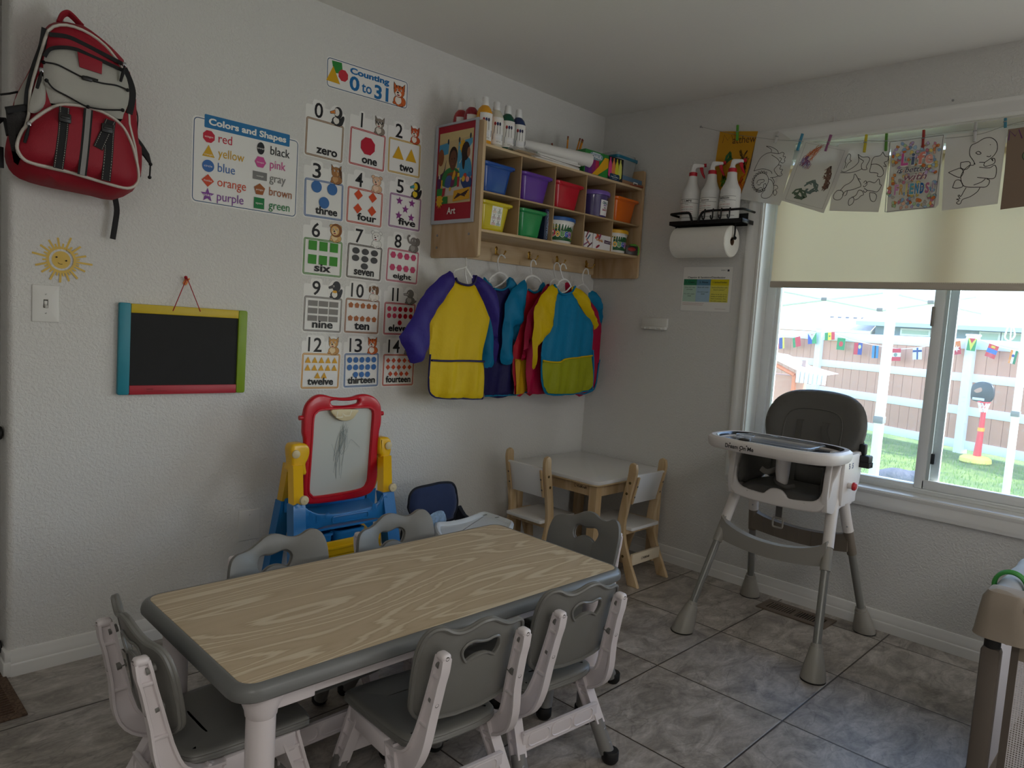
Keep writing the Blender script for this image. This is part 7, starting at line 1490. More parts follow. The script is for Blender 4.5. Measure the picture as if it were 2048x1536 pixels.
for k in range(26):
    a = rnd.choice(sc); c = rnd.choice(sc); p = [a, ((a[0] + c[0]) / 2 + rnd.uniform(-.02, .02), (a[1] + c[1]) / 2 + rnd.uniform(-.03, .03)), c] if k > 12 else [(-1.815 + rnd.uniform(-.015, .02), .79 + rnd.uniform(-.04, .02)), (-1.825 + rnd.uniform(-.02, .02), .72 + rnd.uniform(-.03, .03)), (-1.838 + rnd.uniform(-.02, .02), .62 + rnd.uniform(-.04, .06))]
    b.line(smooth(p, 5, False), .0010, K_('#8a9290'), Mw)
b.build('whiteboard', ez, o)
b = MB(); b.prism(smooth(D['ea_clip'], 3), 0, .012, EC, MY(-.262), bev=.003); x, z = -1.824, .842; b.line([(x - .035, z + .012), (x - .038, z - .012), (x - .012, z - .012), (x - .012, z + .002), (x, z - .008), (x + .02, z - .008), (x + .028, z + .012)], .005, K_('#e8e0c8'), MY(-.2745)); b.build('paper_clip', ez, o)
for side_, key in ((-1, 'ea_postL'), (1, 'ea_postR')):
    p = smooth(D[key], 3); cx = sum(q[0] for q in D[key]) / len(D[key]); b = MB(); b.prism(p, -.028, .028, EY, MY(-.25), bev=.010, seg=3); ph = b.build('post_head', ez, o)
    b = MB(); xk = cx - .028 if side_ < 0 else cx + .02; b.lathe([(0, 0), (.016, 0), (.016, .004), (.010, .008), (0, .008)], EC, T((cx - .022 if side_ < 0 else cx + .01, -.279, .702)) @ RX(90), n=14); b.build('pivot_knob', ph, o)
    xL0, xL1 = (-2.044, -2.005) if side_ < 0 else (-1.642, -1.603)
    for (yt, yb, zt3, nm) in ((-.265, -.395, .63, 'front'), (-.23, -.105, .63, 'rear')):
        dx = -.048 * 1.0 if side_ < 0 else -.072
        if nm == 'rear': dx = .045 if side_ < 0 else .06
        zb_ = .545 if nm == 'front' else .482
        top = [(xL0, yt), (xL1, yt)]; x0b, x1b = xL0 + dx, xL1 + dx
        if nm == 'front': x0b, x1b = (-2.107, -2.069) if side_ < 0 else (-1.729, -1.686)
        else: x0b, x1b = (-1.997, -1.958) if side_ < 0 else (-1.60, -1.565)
        b = MB(); q = lambda x0, x1, y, z: [(x0, y - .020, z), (x1, y - .020, z), (x1, y + .020, z), (x0, y + .020, z)]
        b.loft([q(xL0, xL1, yt, zt3 + .03), q(x0b, x1b, yb, zb_)], EY); b.build('upper_leg', ez, o)
        sp = -.03 if side_ < 0 else .03
        b = MB(); q2 = lambda x0, x1, y, z, e: [(x0 - e, y - .024, z), (x1 + e, y - .024, z), (x1 + e, y + .024, z), (x0 - e, y + .024, z)]
        ys2 = -.50 if nm == 'front' else -.035
        b.loft([q2(x0b, x1b, yb, zb_ + .004, .004), q2(x0b + sp * .5, x1b + sp * .5, (yb + ys2) / 2, zb_ * .55, .006), q2(x0b + sp, x1b + sp, ys2, 0, .014)], EB); lg = b.build('leg', ez, o)
        if nm == 'front':
            b = MB(); b.prism(ngon(0, 0, .017, 10), 0, .012, EC, T(((x0b + x1b) / 2 + .014, yb - .024, zb_ + .022)) @ RX(90), bev=.003); b.lathe([(.006, .012), (0, .015)], EC, T(((x0b + x1b) / 2 + .014, yb - .024, zb_ + .022)) @ RX(90), n=10); b.build('knob', lg, o)
            b = MB(); b.lathe([(0, 0), (.018, 0), (.018, .004), (.012, .008), (0, .008)], EC, T(((x0b + x1b) / 2 + sp * .4, (yb + ys2) / 2 - .026, .345)) @ RX(90), n=16); b.build('bolt_cap', lg, o)
# tray and shelf
b = MB(); ap_ = smooth(D['ea_apron'], 2); b.prism(ap_, -.006, .006, EB, MY(-.415), bev=.003); fx0, fx1 = -2.06, -1.70
b.box(-1.99, -.138, .44, -1.62, -.128, .50, EB, bevel=.004)
b.prism([(-2.07, -.415), (-1.70, -.415), (-1.60, -.13), (-1.97, -.13)], .44, .448, EB)
b.tube([(u, -.4225, v) for u, v in rrect(-1.955, .464, -1.80, .488, .008, 4)], .003, EB, closed=True, n=5); tr = b.build('chalk_tray', ez, o)
Ml = MY(-.4215)
for ch, x, z in (('A', -2.045, .498), ('B', -2.012, .480), ('C', -1.978, .484), ('1', -1.775, .490), ('2', -1.748, .500), ('3', -1.722, .512)): b = MB(); b.text(ch, x, z, 0, EB, Ml, h=.024, w=.017, off=.01, z=.002); b.build('raised_letter', tr, o)
b = MB(); b.prism([(-2.06, -.43), (-1.73, -.43), (-1.62, -.13), (-1.96, -.13)], .335, .345, EY); b.prism([(-2.06, .34), (-1.74, .34), (-1.74, .395), (-1.80, .400), (-2.0, .398), (-2.06, .392)], -.005, .005, EY, MY(-.425), bev=.003); b.box(-1.96, -.14, .34, -1.62, -.13, .395, EY, bevel=.003); b.tube([(-2.05, -.432, .372), (-1.75, -.432, .374)], .006, EY, n=6); b.build('lower_shelf', ez, o)
for x0, x1, n_ in ((-2.045, -1.935, 'left'), (-1.925, -1.80, 'right')):
    t = thing('toy_tub', 'small blue plastic tub at the %s on the yellow easel shelf' % n_, 'tub', ((x0 + x1) / 2, -.36, .3465), 0, 'tubs on the easel shelf'); oo = ((x0 + x1) / 2, -.36, .3465)
    b = MB(); R4 = lambda e, z: [(x, y, z) for x, y in rrect(x0 + e, -.405 + e, x1 - e, -.27 - e, .02, 4)]
    b.loft([R4(.01, .3465), R4(.004, .352), R4(0, .42), R4(.003, .42), R4(.010, .36)], EB); b.build('tub', t, oo); b = MB(); b.loft([R4(-.004, .414), R4(-.004, .423), R4(.004, .424), R4(.004, .41)], EB, cap0=False, cap1=False); b.build('rim', t, oo)

# ------------------------------------------------------------------ navy booster seat with its white tray
NV = mat('navy_fabric', (26, 44, 84), rough=.85, bump=(300, .4, .001), var=.18, vscale=30, sheen=.3); NVD = mat('navy_piping', (14, 20, 34), rough=.7); BW = mat('booster_white', (222, 228, 232), rough=.3)
o = (-1.27, -.30, 0); bs = thing('booster_seat', 'navy floor booster seat with a white tray between easel and corner table', 'booster seat', o)
bk = smooth(D['bo_back'], 3); b = MB(); b.inflate(bk, .016, .02, NV, MY(-.19) @ T((0, 0, 0)), rim=.03, res=.02); r_ = b.build('backrest', bs, o)
b = MB(); b.tube([(x, -.192, z) for x, z in bk], .006, NVD, closed=True, n=6); b.build('piping', r_, o)
b = MB(); b.inflate(smooth([(-1.42, -.42), (-1.40, -.20), (-1.15, -.20), (-1.12, -.42), (-1.27, -.47)], 3), .03, .02, NV, T((0, 0, .255)), rim=.04, res=.025); b.build('seat_cushion', bs, o)
for x, s_ in ((-1.43, -1), (-1.115, 1)):
    b = MB(); b.prism(smooth([(-.17, .10), (-.17, .345), (-.22, .325), (-.32, .295), (-.36, .26), (-.36, .10)], 3), -.012, .012, NVD, Matrix(((0, 0, 1, x), (1, 0, 0, 0), (0, 1, 0, 0), (0, 0, 0, 1))), bev=.005); b.build('side_arm', bs, o)
b = MB(); b.box(-1.41, -.43, .06, -1.13, -.18, .235, BW, bevel=.02, seg=3)
b.build('base', bs, o)
for x in (-1.39, -1.15):
    for y in (-.41, -.20): b = MB(); b.cyl((x, y, 0), (x, y, .08), .02, BW, n=14); b.build('leg', bs, o)
b = MB(); b.inflate(smooth([(-1.335, .285), (-1.335, .345), (-1.30, .365), (-1.25, .36), (-1.235, .30)], 3), .01, .01, mat('print_cloth', (150, 178, 206), rough=.8, var=.6, vscale=60), MY(-.225), rim=.02, res=.012); b.build('cloth_insert', bs, o)
tr_ = smooth(D['bo_tray'], 2); b = MB(); tc_ = ccw(tr_); Rg = lambda e, z: [(x, y, z) for x, y in inset(tc_, e)]
b.loft([Rg(.012, .300), Rg(.002, .304), Rg(0, .320), Rg(.004, .330), Rg(.012, .333), Rg(.020, .330), Rg(.028, .318)], BW); t2 = b.build('tray', bs, o)
for x, y in ((-1.06, -.30), (-1.04, -.36)):
    b = MB(); b.box(x - .012, y - .003, .3325, x + .012, y + .003, .3335, mat('dark_slot'), T((0, 0, 0))); b.build('tray_slot', t2, o)

# ------------------------------------------------------------------ high chair by the window
HW = mat('highchair_white', (224, 218, 214), rough=.35); HG = mat('vinyl_grey', (92, 90, 86), rough=.38, bump=(26, .22, .006), var=.04, spec=.5); HL = mat('tube_grey', (134, 134, 130), rough=.3, metal=.35); HF = mat('foot_grey', (150, 146, 138), rough=.4)
o = (-.42, -1.44, 0); hc = thing('high_chair', 'white and gray high chair with a tray standing in front of the window', 'high chair', o)
legs = {'FL': ((-.735, -1.185, 0), (-.43, -1.240, .635)), 'FR': ((-.715, -1.725, 0), (-.43, -1.630, .635)), 'BR': ((-.082, -1.695, 0), (-.315, -1.612, .66)), 'BL': ((-.095, -1.172, 0), (-.315, -1.240, .66))}
for k, (f, tpt) in legs.items():
    f, tpt = V(f), V(tpt); at = lambda q: f.lerp(tpt, q)
    b = MB(); b.tube([tuple(at(.1)), tuple(at(.86))], .0155, HL, n=16); L_ = b.build('leg', hc, o)
    b = MB(); d = (tpt - f).normalized(); b.tube([tuple(at(.70)), tuple(at(.705)), tuple(at(.80)), tuple(at(1.0)), tuple(at(1.08))], [.0225, .0215, .0215, .025, .028], HW, n=18); b.build('leg_socket', L_, o)
    b = MB(); ax = d; c0_ = f + d * .0
    u = ax.orthogonal().normalized(); w_ = ax.cross(u); rings = []
    for z_, r in ((.004, .045), (.010, .0455), (.05, .037), (.090, .0265), (.103, .0245), (.104, .0215), (.116, .0205), (.117, .0165)):
        p = at(z_ / (tpt.z)); rings.append([(p.x + r * cos(2 * pi * j / 24), p.y + r * sin(2 * pi * j / 24), max(.004, z_ + (0 if z_ < .02 else (-(d.x * cos(2 * pi * j / 24) + d.y * sin(2 * pi * j / 24)) * r)))) for j in range(24)])
    b.loft(rings, HF); ft = b.build('foot', L_, o)
    b = MB(); b.lathe([(0, 0), (.045, 0), (.0455, .005), (0, .0052)], BLK, T((f.x, f.y, 0)), n=24); b.build('foot_pad', ft, o)
    for q in (.735, .95): 
        b = MB(); p = at(q); b.ball((p.x - .019, p.y - .006, p.z), .0042, mat('steel'), n=8); b.build('screw', L_, o)
def brace(k0, k1, z0, z1, dip, m, nm, sgn):
    A = V(legs[k0][0]).lerp(V(legs[k0][1]), (z0 + z1) / 2 / .645); C_ = V(legs[k1][0]).lerp(V(legs[k1][1]), (z0 + z1) / 2 / .645); n_ = 17; rings = []
    for i in range(n_):
        s_ = i / (n_ - 1); p = A.lerp(C_, s_); e = 4 * s_ * (1 - s_); e2 = e ** .6
        zt2 = z1 - dip * e2; zb2 = z0 - .035 * e * .6; sh = (p.z - (zt2 + zb2) / 2) * 0
        bow = sgn * .018 * e
        rings.append([(p.x + bow - .017, p.y, zb2), (p.x + bow + .017, p.y, zb2), (p.x + bow + .019, p.y, zt2), (p.x + bow - .019, p.y, zt2)])
    b = MB(); b.loft(rings, m); br = b.build(nm, hc, o)
    if k0 == 'BL':
        for i in range(1, 8):
            s_ = i / 8; p = A.lerp(C_, s_); e = 4 * s_ * (1 - s_); b = MB(); b.box(p.x + sgn * .018 * e - .021, p.y - .003, z0 - .018 * e, p.x + sgn * .018 * e - .016, p.y + .003, z1 - dip * e ** .6 - .004, m); b.build('rib', br, o)
    for kk, P in ((k0, A), (k1, C_)):
        f, tpt = V(legs[kk][0]), V(legs[kk][1]); b = MB(); b.tube([tuple(f.lerp(tpt, (z0 - .012) / tpt.z)), tuple(f.lerp(tpt, (z1 + .008) / tpt.z))], .0195, m, n=16); b.build('brace_collar', br, o)
brace('FL', 'FR', .375, .475, .062, HF, 'front_brace', -1); brace('BL', 'BR', .372, .462, .045, mat('foot_brown', (118, 108, 96), rough=.45), 'rear_brace', 1)
# seat shell: side walls, fascia with opening
yc = -1.445; fxs = -.545
Mf = RW(yc + .215, .562, fxs); W_ = .404
fo = smooth([(.012, .235), (.0, .14), (.008, .065), (.032, .026), (.075, .012), (.215, .006), (.355, .012), (.398, .026), (.422, .065), (.430, .14), (.418, .235)], 3)
fi = smooth([(.042, .228), (.034, .13), (.040, .082), (.062, .058), (.105, .050), (.160, .046), (.175, .058), (.192, .072), (.215, .076), (.238, .072), (.255, .058), (.270, .046), (.325, .050), (.368, .058), (.390, .082), (.396, .13), (.388, .228)], 3)
b = MB(); b.prism(fo, -.006, .012, HW, Mf @ RX(-6), holes=[fi], bev=.006, seg=3); fa = b.build('seat_fascia', hc, o)
b = MB()
for s_ in (-1, 1):
    y = yc + s_ * .196; b.prism(smooth([(-.545, .585), (-.535, .80), (-.46, .815), (-.30, .80), (-.22, .79), (-.215, .70), (-.25, .62), (-.35, .595)], 3), -.012, .012, HW, Matrix(((1, 0, 0, 0), (0, 0, 1, y), (0, 1, 0, 0), (0, 0, 0, 1))), bev=.005)
b.box(-.53, yc - .19, .575, -.23, yc + .19, .59, HW, bevel=.004); b.build('seat_shell', hc, o)
b = MB(); b.box(-.445, yc + .206, .60, -.29, yc + .222, .80, HW, bevel=.006); b.build('side_housing', hc, o); b = MB(); b.box(-.445, yc - .222, .60, -.29, yc - .206, .80, HW, bevel=.006); hp = b.build('side_housing', hc, o)
b = MB(); b.cyl((-.39, yc - .222, .678), (-.39, yc - .240, .678), .012, HW, n=16); b.lathe([(.0165, 0), (.0165, .008), (.012, .012), (0, .0125)], mat('red_button', (176, 16, 26), rough=.3), T((-.39, yc - .240, .678)) @ RX(90), n=18); b.build('release_button', hp, o)
b = MB(); b.text('5', -.012, 0, 0, K_('#3a4a78'), frame((-.385, yc - .2226, .745), (1, 0, 0), (0, 0, 1)), h=.022, w=.013, off=.02); b.text('5', .022, 0, 0, K_('#3a4a78'), frame((-.385, yc - .2226, .745), (1, 0, 0), (0, 0, 1)), h=.022, w=.013, off=.02); b.build('height_numbers', hp, o)
# cushions
b = MB(); b.inflate(smooth([(-.53, yc - .165), (-.54, yc), (-.53, yc + .165), (-.26, yc + .175), (-.24, yc), (-.26, yc - .175)], 3), .028, .012, HG, T((0, 0, .605)), rim=.05, res=.022); b.build('seat_cushion', hc, o)
Bk = [(-.150, .0), (-.172, .06), (-.178, .13), (-.205, .19), (-.218, .25), (-.212, .31), (-.185, .365), (-.135, .402), (-.07, .418), (0, .422), (.07, .418), (.135, .402), (.185, .365), (.212, .31), (.218, .25), (.205, .19), (.178, .13), (.172, .06), (.150, 0)]
Mk = frame((-.235, yc + .005, .615), (0, -1, 0), (.22, 0, 1)); bo_ = smooth(Bk, 3)
def wr(u, v, z):
    a = math.atan2(v - .25, u); r = sqrt(u * u + (v - .25) ** 2); k = max(0, min(1, (r - .11) / .06)) * max(0, min(1, (.215 - r) / .03)); return (u, v, z + .0022 * k * sin(a * 46) * (z > .01) + (.030 * (abs(u) / .2) ** 2))
b = MB(); b.inflate(bo_, .034, .03, HG, Mk, rim=.06, res=.013, disp=wr); bkr = b.build('back_cushion', hc, o)
b = MB(); pad = smooth([(-.115, .10), (-.125, .20), (-.118, .29), (-.075, .325), (0, .332), (.075, .325), (.118, .29), (.125, .20), (.115, .10)], 4); b.tube([tuple(Mk @ V(wr(u, v, .0345))) for u, v in pad], .0035, HG, closed=True, n=6); b.build('stitched_seam', bkr, o)
STRP = mat('strap_grey', (84, 82, 78), rough=.7)
for s_, pts in ((-1, [(-.062, .275), (-.060, .20), (-.058, .10), (-.05, .0)]), (1, [(.052, .275), (.050, .235), (.09, .16), (.12, .10), (.16, .04)])):
    b = MB(); b.box(pts[0][0] - .017, .274, .033, pts[0][0] + .017, .2775, .0375, mat('dark_slot'), Mk)
    P = smooth(pts, 4, False); b.tube([tuple(Mk @ V((u, v, .036 + .006 * sin(i)))) for i, (u, v) in enumerate(P)], .011, STRP, n=8, flat=.25) if False else None
    rings = []
    for i, (u, v) in enumerate(P):
        d = V(P[min(i + 1, len(P) - 1)]) - V(P[max(i - 1, 0)]); d.normalize(); q = V((-d.y, d.x)) * .012; zz = .036 + .03 * (abs(u) / .2) ** 2
        rings.append([tuple(Mk @ V((u + q.x, v + q.y, zz))), tuple(Mk @ V((u - q.x, v - q.y, zz))), tuple(Mk @ V((u - q.x, v - q.y, zz + .0025))), tuple(Mk @ V((u + q.x, v + q.y, zz + .0025)))])
    b.loft(rings, STRP); b.build('harness_strap', hc, o)
for s_ in (-1, 1):
    b = MB(); b.inflate(smooth([(-.52, .63), (-.50, .76), (-.40, .78), (-.27, .77), (-.25, .64)], 3), .015, .01, HG, Matrix(((1, 0, 0, 0), (0, 0, -s_, yc + s_ * .172), (0, 1, 0, 0), (0, 0, 0, 1))), rim=.04, res=.02); b.build('side_cushion', hc, o)
b = MB(); b.tube([(-.50, yc, .80), (-.50, yc, .70), (-.495, yc, .655)], [.034, .030, .024], HW, n=18, flat=.9); b.build('crotch_post', hc, o)
b = MB(); b.tube(smooth([(-.49, yc + .035, .662), (-.52, yc + .01, .655), (-.525, yc - .03, .648), (-.50, yc - .055, .655)], 4, False), .009, STRP, n=6, flat=.4); b.tube(smooth([(-.505, yc + .09, .70), (-.50, yc + .06, .69), (-.45, yc + .02, .72)], 4, False), .012, mat('strap_pale', (128, 124, 118), rough=.6), n=6, flat=.35); b.build('waist_strap', hc, o)
b = MB(); x, y = -.50, yc + .0
b.box(x - .002, y - .014, .505, x + .002, y + .012, .575, STRP); b.tube([(x, y + a, z) for a, z in rrect(-.021, .470, .021, .510, .008, 3)], .004, HF, closed=True, n=6); b.build('hanging_buckle', hc, o)
b = MB(); b.box(-.235, yc - .222, .785, -.205, yc - .195, .83, BLK, bevel=.006); b.box(-.25, yc - .245, .755, -.20, yc - .200, .785, BLK, bevel=.006)
for k in range(4): b.box(-.25 + k * .013, yc - .248, .735, -.243 + k * .013, yc - .205, .757, BLK, bevel=.002)
b.tube(smooth([(-.22, yc - .18, .87), (-.215, yc - .20, .84), (-.22, yc - .21, .81)], 4, False), .006, BLK, n=6); b.build('side_buckle', hc, o)
# tray
tcx, tcy, tz = -.565, -1.442, .833
def trr(rx, ry, z, e=.62): 
    s2 = lambda v: (abs(v) ** e) * (1 if v >= 0 else -1); return [(tcx + rx * s2(cos(2 * pi * j / 64)), tcy + ry * s2(sin(2 * pi * j / 64)), z) for j in range(64)]
b = MB(); b.loft([trr(.150, .250, tz - .046), trr(.160, .260, tz - .047), trr(.1665, .2665, tz - .040), trr(.168, .268, tz - .032), trr(.171, .271, tz - .022), trr(.168, .268, tz - .008), trr(.158, .258, tz), trr(.142, .242, tz - .001), trr(.134, .234, tz - .008), trr(.130, .230, tz - .02)], HW); tray = b.build('tray', hc, o)
b = MB(); b.loft([trr(.1415, .2415, tz - .0005), trr(.1345, .2345, tz - .006), trr(.1305, .2305, tz - .019), trr(.02, .03, tz - .0185)], mat('tray_black', (22, 22, 24), rough=.2), cap0=False); b.build('tray_well', tray, o)
CP = mat('clear_insert', (170, 176, 182), rough=.08, alpha=.5, spec=.8)
def ins(e, z, rx=.105, ry0=-.165, ry1=.155): return [(tcx - .012 + u, tcy + v, z) for u, v in rrect(-rx + e, ry0 + e, rx - e, ry1 - e, .04, 5)]
b = MB(); b.loft([ins(0, tz + .002), ins(.004, tz + .005), ins(.010, tz + .004), ins(.018, tz - .012), ins(.04, tz - .013)], CP, cap0=False); b.tube([(tcx - .03 + .038 * cos(a * pi / 10), tcy + .125 + .036 * sin(a * pi / 10), tz + .006) for a in range(20)], .003, CP, closed=True, n=6); b.build('dish_insert', tray, o)
b = MB(); b.prism(ell(0, 0, .016, .026, 20), 0, .012, mat('tray_black'), T((tcx - .135, tcy + .075, tz - .006)) @ RY(-14), bev=.004); b.build('tray_latch', tray, o)
Mt = frame((tcx - .1722, tcy + .140, tz - .034), (-.07, -1, 0), (-.1, 0, 1)); b = MB(); b.zl = 20; ik = K_('#1c1a18')
I4 = Matrix.Identity(4); b.text('Dream On Me', 0, 0, 0, ik, I4, w=.122, h=.0165, off=.02)
for x, y in ((-.040, .0175), (.006, -.004), (.032, .018)): b.poly(ell(x, y, .0028, .0028, 10), ik, I4)
ct_ = [V(p) for p in trr(.1722, .2722, 0)]; ct_ = sorted([p for p in ct_ if p.x < tcx], key=lambda p: -p.y); cu = [0]
for p, q in zip(ct_, ct_[1:]): cu.append(cu[-1] + (q - p).length)
def wrapt(x, y, z):
    s_ = cu[-1] * .5 - .078 + x; k = max(i for i in range(len(cu) - 1) if cu[i] <= s_); p = ct_[k].lerp(ct_[k + 1], (s_ - cu[k]) / (cu[k + 1] - cu[k])); d = (ct_[k + 1] - ct_[k]).normalized(); return (p.x + d.y * (.0004 + z), p.y - d.x * (.0004 + z), tz - .033 + y)
b.v = [wrapt(*p) for p in b.v]
b.build('brand_print', tray, o)

# ------------------------------------------------------------------ floor register and play yard
RG = mat('register_brown', (112, 98, 86), rough=.5, metal=.2); DKS = mat('vent_shade', (24, 21, 19), rough=.9)
o = (-.142, -1.415, 0); fv = thing('floor_vent', 'brown slotted floor vent by the baseboard under the high chair', 'vent', o)
b = MB(); b.prism([(-.212, -1.572), (-.068, -1.572), (-.068, -1.258), (-.212, -1.258)], 0, .006, RG, holes=[[(-.178, -1.545), (-.102, -1.545), (-.102, -1.422), (-.178, -1.422)], [(-.178, -1.408), (-.102, -1.408), (-.102, -1.285), (-.178, -1.285)]], bev=.002); fp = b.build('frame', fv, o)
b = MB(); b.box(-.185, -1.55, .0004, -.095, -1.28, .001, DKS); b.build('duct_shade', fv, o)  # flat dark sheet standing in for the shade below the louvers
for k in range(22):
    y = -1.288 - k * .0117 - (.012 if k > 10 else 0); b = MB(); lw = .0026 if k < 11 else .0016; b.box(-.178, y - lw, .001, -.102, y + lw, .0055, RG, bevel=.0005); b.build('louver', fv, o)
PK = mat('playyard_taupe', (146, 134, 121), rough=.75, bump=(400, .4, .001), var=.06); PKD = mat('playyard_leg', (98, 89, 82), rough=.7, bump=(400, .3, .001)); PKR = mat('playyard_rail', (150, 152, 158), rough=.6)
px, py = -1.405, -2.362; o = (px + .5, py - .35, 0); pp = thing('play_yard', 'taupe folding play yard with white mesh sides at the right edge', 'play yard', o)
L1, L2, ZT = 1.05, .72, .70
def rail(p0, p1, nm):
    b = MB(); P0, P1 = V(p0), V(p1); d = P1 - P0; n_ = 24; rings = []
    u = V((0, 0, 1)); w_ = d.normalized().cross(u)
    for i in range(n_ + 1):
        c = P0.lerp(P1, i / n_); r_ = .026 + .002 * sin(i * 2.3); drop = .075 + .006 * sin(i * 1.7)
        rings.append([tuple(c + w_ * (r_ * cos(a)) + u * (r_ * sin(a))) for a in [radians(q) for q in range(-20, 201, 20)]] + [tuple(c - w_ * (r_ * .98) - u * drop), tuple(c - w_ * (r_ * .9) - u * (drop + .004)), tuple(c + w_ * (r_ * .9) - u * (drop + .004)), tuple(c + w_ * (r_ * .98) - u * drop)])
    b.loft(rings, PKR if nm == 'long' else PK); b.build('top_rail', pp, o)
rail((px, py, ZT - .03), (px + L1, py, ZT - .03), 'long'); rail((px, py, ZT - .03), (px, py - L2, ZT - .03), 'short'); rail((px + L1, py, ZT - .03), (px + L1, py - L2, ZT - .03), 'short'); rail((px, py - L2, ZT - .03), (px + L1, py - L2, ZT - .03), 'long')
for cx, cy, sx, sy in ((px, py, 1, -1), (px + L1, py, -1, -1), (px, py - L2, 1, 1), (px + L1, py - L2, -1, 1)):
    b = MB(); Q = lambda e, z, w: [(cx + sx * (x - .030 - e), cy + sy * (y - .030 - e), z) for x, y in rrect(0, 0, .07 + w + 2 * e, .07 + w + 2 * e, .025 + e, 5)]
    b.loft([Q(.012, ZT - .108, .03), Q(.010, ZT - .100, .03), Q(.004, ZT - .05, .02), Q(0, ZT - .02, .02), Q(-.010, ZT - .003, .02), Q(-.025, ZT + .002, .0)], PK); b.build('corner_cover', pp, o)
    b = MB(); b.box(cx - .020, cy - .020, .02, cx + .020, cy + .020, ZT - .135, PKD, bevel=.010); lg = b.build('leg', pp, o)
    b = MB(); b.cyl((cx, cy, ZT - .14), (cx, cy, ZT - .10), .017, BLK, n=16); b.build('leg_collar', lg, o)
    b = MB(); b.box(cx - .035, cy - .035, 0, cx + .035, cy + .035, .04, BLK, bevel=.01); b.build('foot', lg, o)
def mesh_mat():
    m = bpy.data.materials.new('white_mesh'); m.use_nodes = True; N = m.node_tree.nodes; L = m.node_tree.links; b = N['Principled BSDF']; b.inputs['Base Color'].default_value = lin((222, 218, 222)); b.inputs['Roughness'].default_value = .8
    tc = N.new('ShaderNodeTexCoord'); vo = N.new('ShaderNodeTexVoronoi'); vo.inputs['Scale'].default_value = 190; vo.inputs['Randomness'].default_value = 0; L.new(tc.outputs['Object'], vo.inputs['Vector'])
    lt = N.new('ShaderNodeMath'); lt.operation = 'GREATER_THAN'; lt.inputs[1].default_value = .34; L.new(vo.outputs['Distance'], lt.inputs[0]); L.new(lt.outputs[0], b.inputs['Alpha']); return m
MESH = mesh_mat()
for a, c in (((px, py), (px + L1, py)), ((px, py), (px, py - L2)), ((px + L1, py), (px + L1, py - L2)), ((px, py - L2), (px + L1, py - L2))):
    ax = 0 if a[1] == c[1] else 1; lo = min(a[ax], c[ax]) + .052; hi = max(a[ax], c[ax]) - .052
    def wall(b, l, h, z0, z1, m, th):
        if ax == 0: b.box(l, a[1] - th, z0, h, a[1] + th, z1, m)
        else: b.box(a[0] - th, l, z0, a[0] + th, h, z1, m)
    b = MB(); wall(b, lo, hi, .20, ZT - .13, MESH, .0006); s_ = b.build('mesh_panel', pp, o)
    b = MB(); wall(b, lo - .015, lo, .05, ZT - .12, PKD, .002); wall(b, hi, hi + .015, .05, ZT - .12, PKD, .002); wall(b, lo, hi, .05, .20, PK, .002); wall(b, lo, hi, ZT - .15, ZT - .10, PK, .0015); b.build('fabric_border', s_, o)
b = MB(); b.box(px + .03, py - L2 + .03, .05, px + L1 - .03, py - .03, .09, PKR, bevel=.01); b.build('floor_pad', pp, o)
GR = mat('green_ring', (64, 150, 70), rough=.4); o = (px + .14, py, ZT - .03); t = thing('teething_ring', 'green plastic ring clipped round the play yard rail', 'toy ring', o)
for dx in (-.006, .006):
    b = MB(); b.tube([(o[0] + dx, o[1] + .034 * cos(a * pi / 14), o[2] + .005 + .036 * sin(a * pi / 14)) for a in range(28)], .0048, GR, closed=True, n=8); b.build('ring', t, o)
# ------------------------------------------------------------------ back yard beyond the window
GZ = -.30
def grass_mat():
    m = bpy.data.materials.new('lawn_grass'); m.use_nodes = True; N = m.node_tree.nodes; L = m.node_tree.links; b = N['Principled BSDF']; b.inputs['Roughness'].default_value = .8
    tc = N.new('ShaderNodeTexCoord'); n1 = N.new('ShaderNodeTexNoise'); n1.inputs['Scale'].default_value = 2.2; n1.inputs['Detail'].default_value = 8; n1.inputs['Roughness'].default_value = .7; L.new(tc.outputs['Object'], n1.inputs['Vector'])
    rp = N.new('ShaderNodeValToRGB'); e = rp.color_ramp.elements; e[0].position = .32; e[0].color = lin((78, 118, 66)); e[1].position = .68; e[1].color = lin((150, 172, 92)); L.new(n1.outputs['Fac'], rp.inputs[0]); L.new(rp.outputs[0], b.inputs['Base Color'])
    n2 = N.new('ShaderNodeTexNoise'); n2.inputs['Scale'].default_value = 60; L.new(tc.outputs['Object'], n2.inputs['Vector']); bp = N.new('ShaderNodeBump'); bp.inputs['Distance'].default_value = .05; L.new(n2.outputs['Fac'], bp.inputs['Height']); L.new(bp.outputs[0], b.inputs['Normal']); return m
LAWN = grass_mat()
b = MB(); b.box(.16, -14, GZ - .2, 45, 30, GZ, LAWN); struct(b, 'lawn')
b = MB(); rnd = random.Random(11); GB = mat('grass_blade', (120, 156, 78), rough=.7, transl=.3)
for k in range(5200):
    x = 4.2 + 5.6 * rnd.random() ** 1.0; y = rnd.uniform(-2.6, 2.6); h = rnd.uniform(.03, .075); a = rnd.uniform(0, pi); w_ = .006; dx, dy = cos(a) * w_, sin(a) * w_; lx, ly = rnd.uniform(-.02, .02), rnd.uniform(-.02, .02)
    if x > 8.8 + .444 * (y + .1): continue
    b.add([(x - dx, y - dy, GZ), (x + dx, y + dy, GZ), (x + lx, y + ly, GZ + h)], [(0, 1, 2)], GB)
tag(b.build('grass', None), 'short green grass blades on the lawn outside the window', 'grass', kind='stuff')
FW = mat('fence_white', (226, 230, 238), rough=.55, var=.03); FB = mat('fence_brown', (198, 146, 122), rough=.75, var=.10, vscale=3)
o = (9.13, 0, GZ); fe = thing('fence', 'backyard fence of brown boards with white rails and posts', 'fence', o)
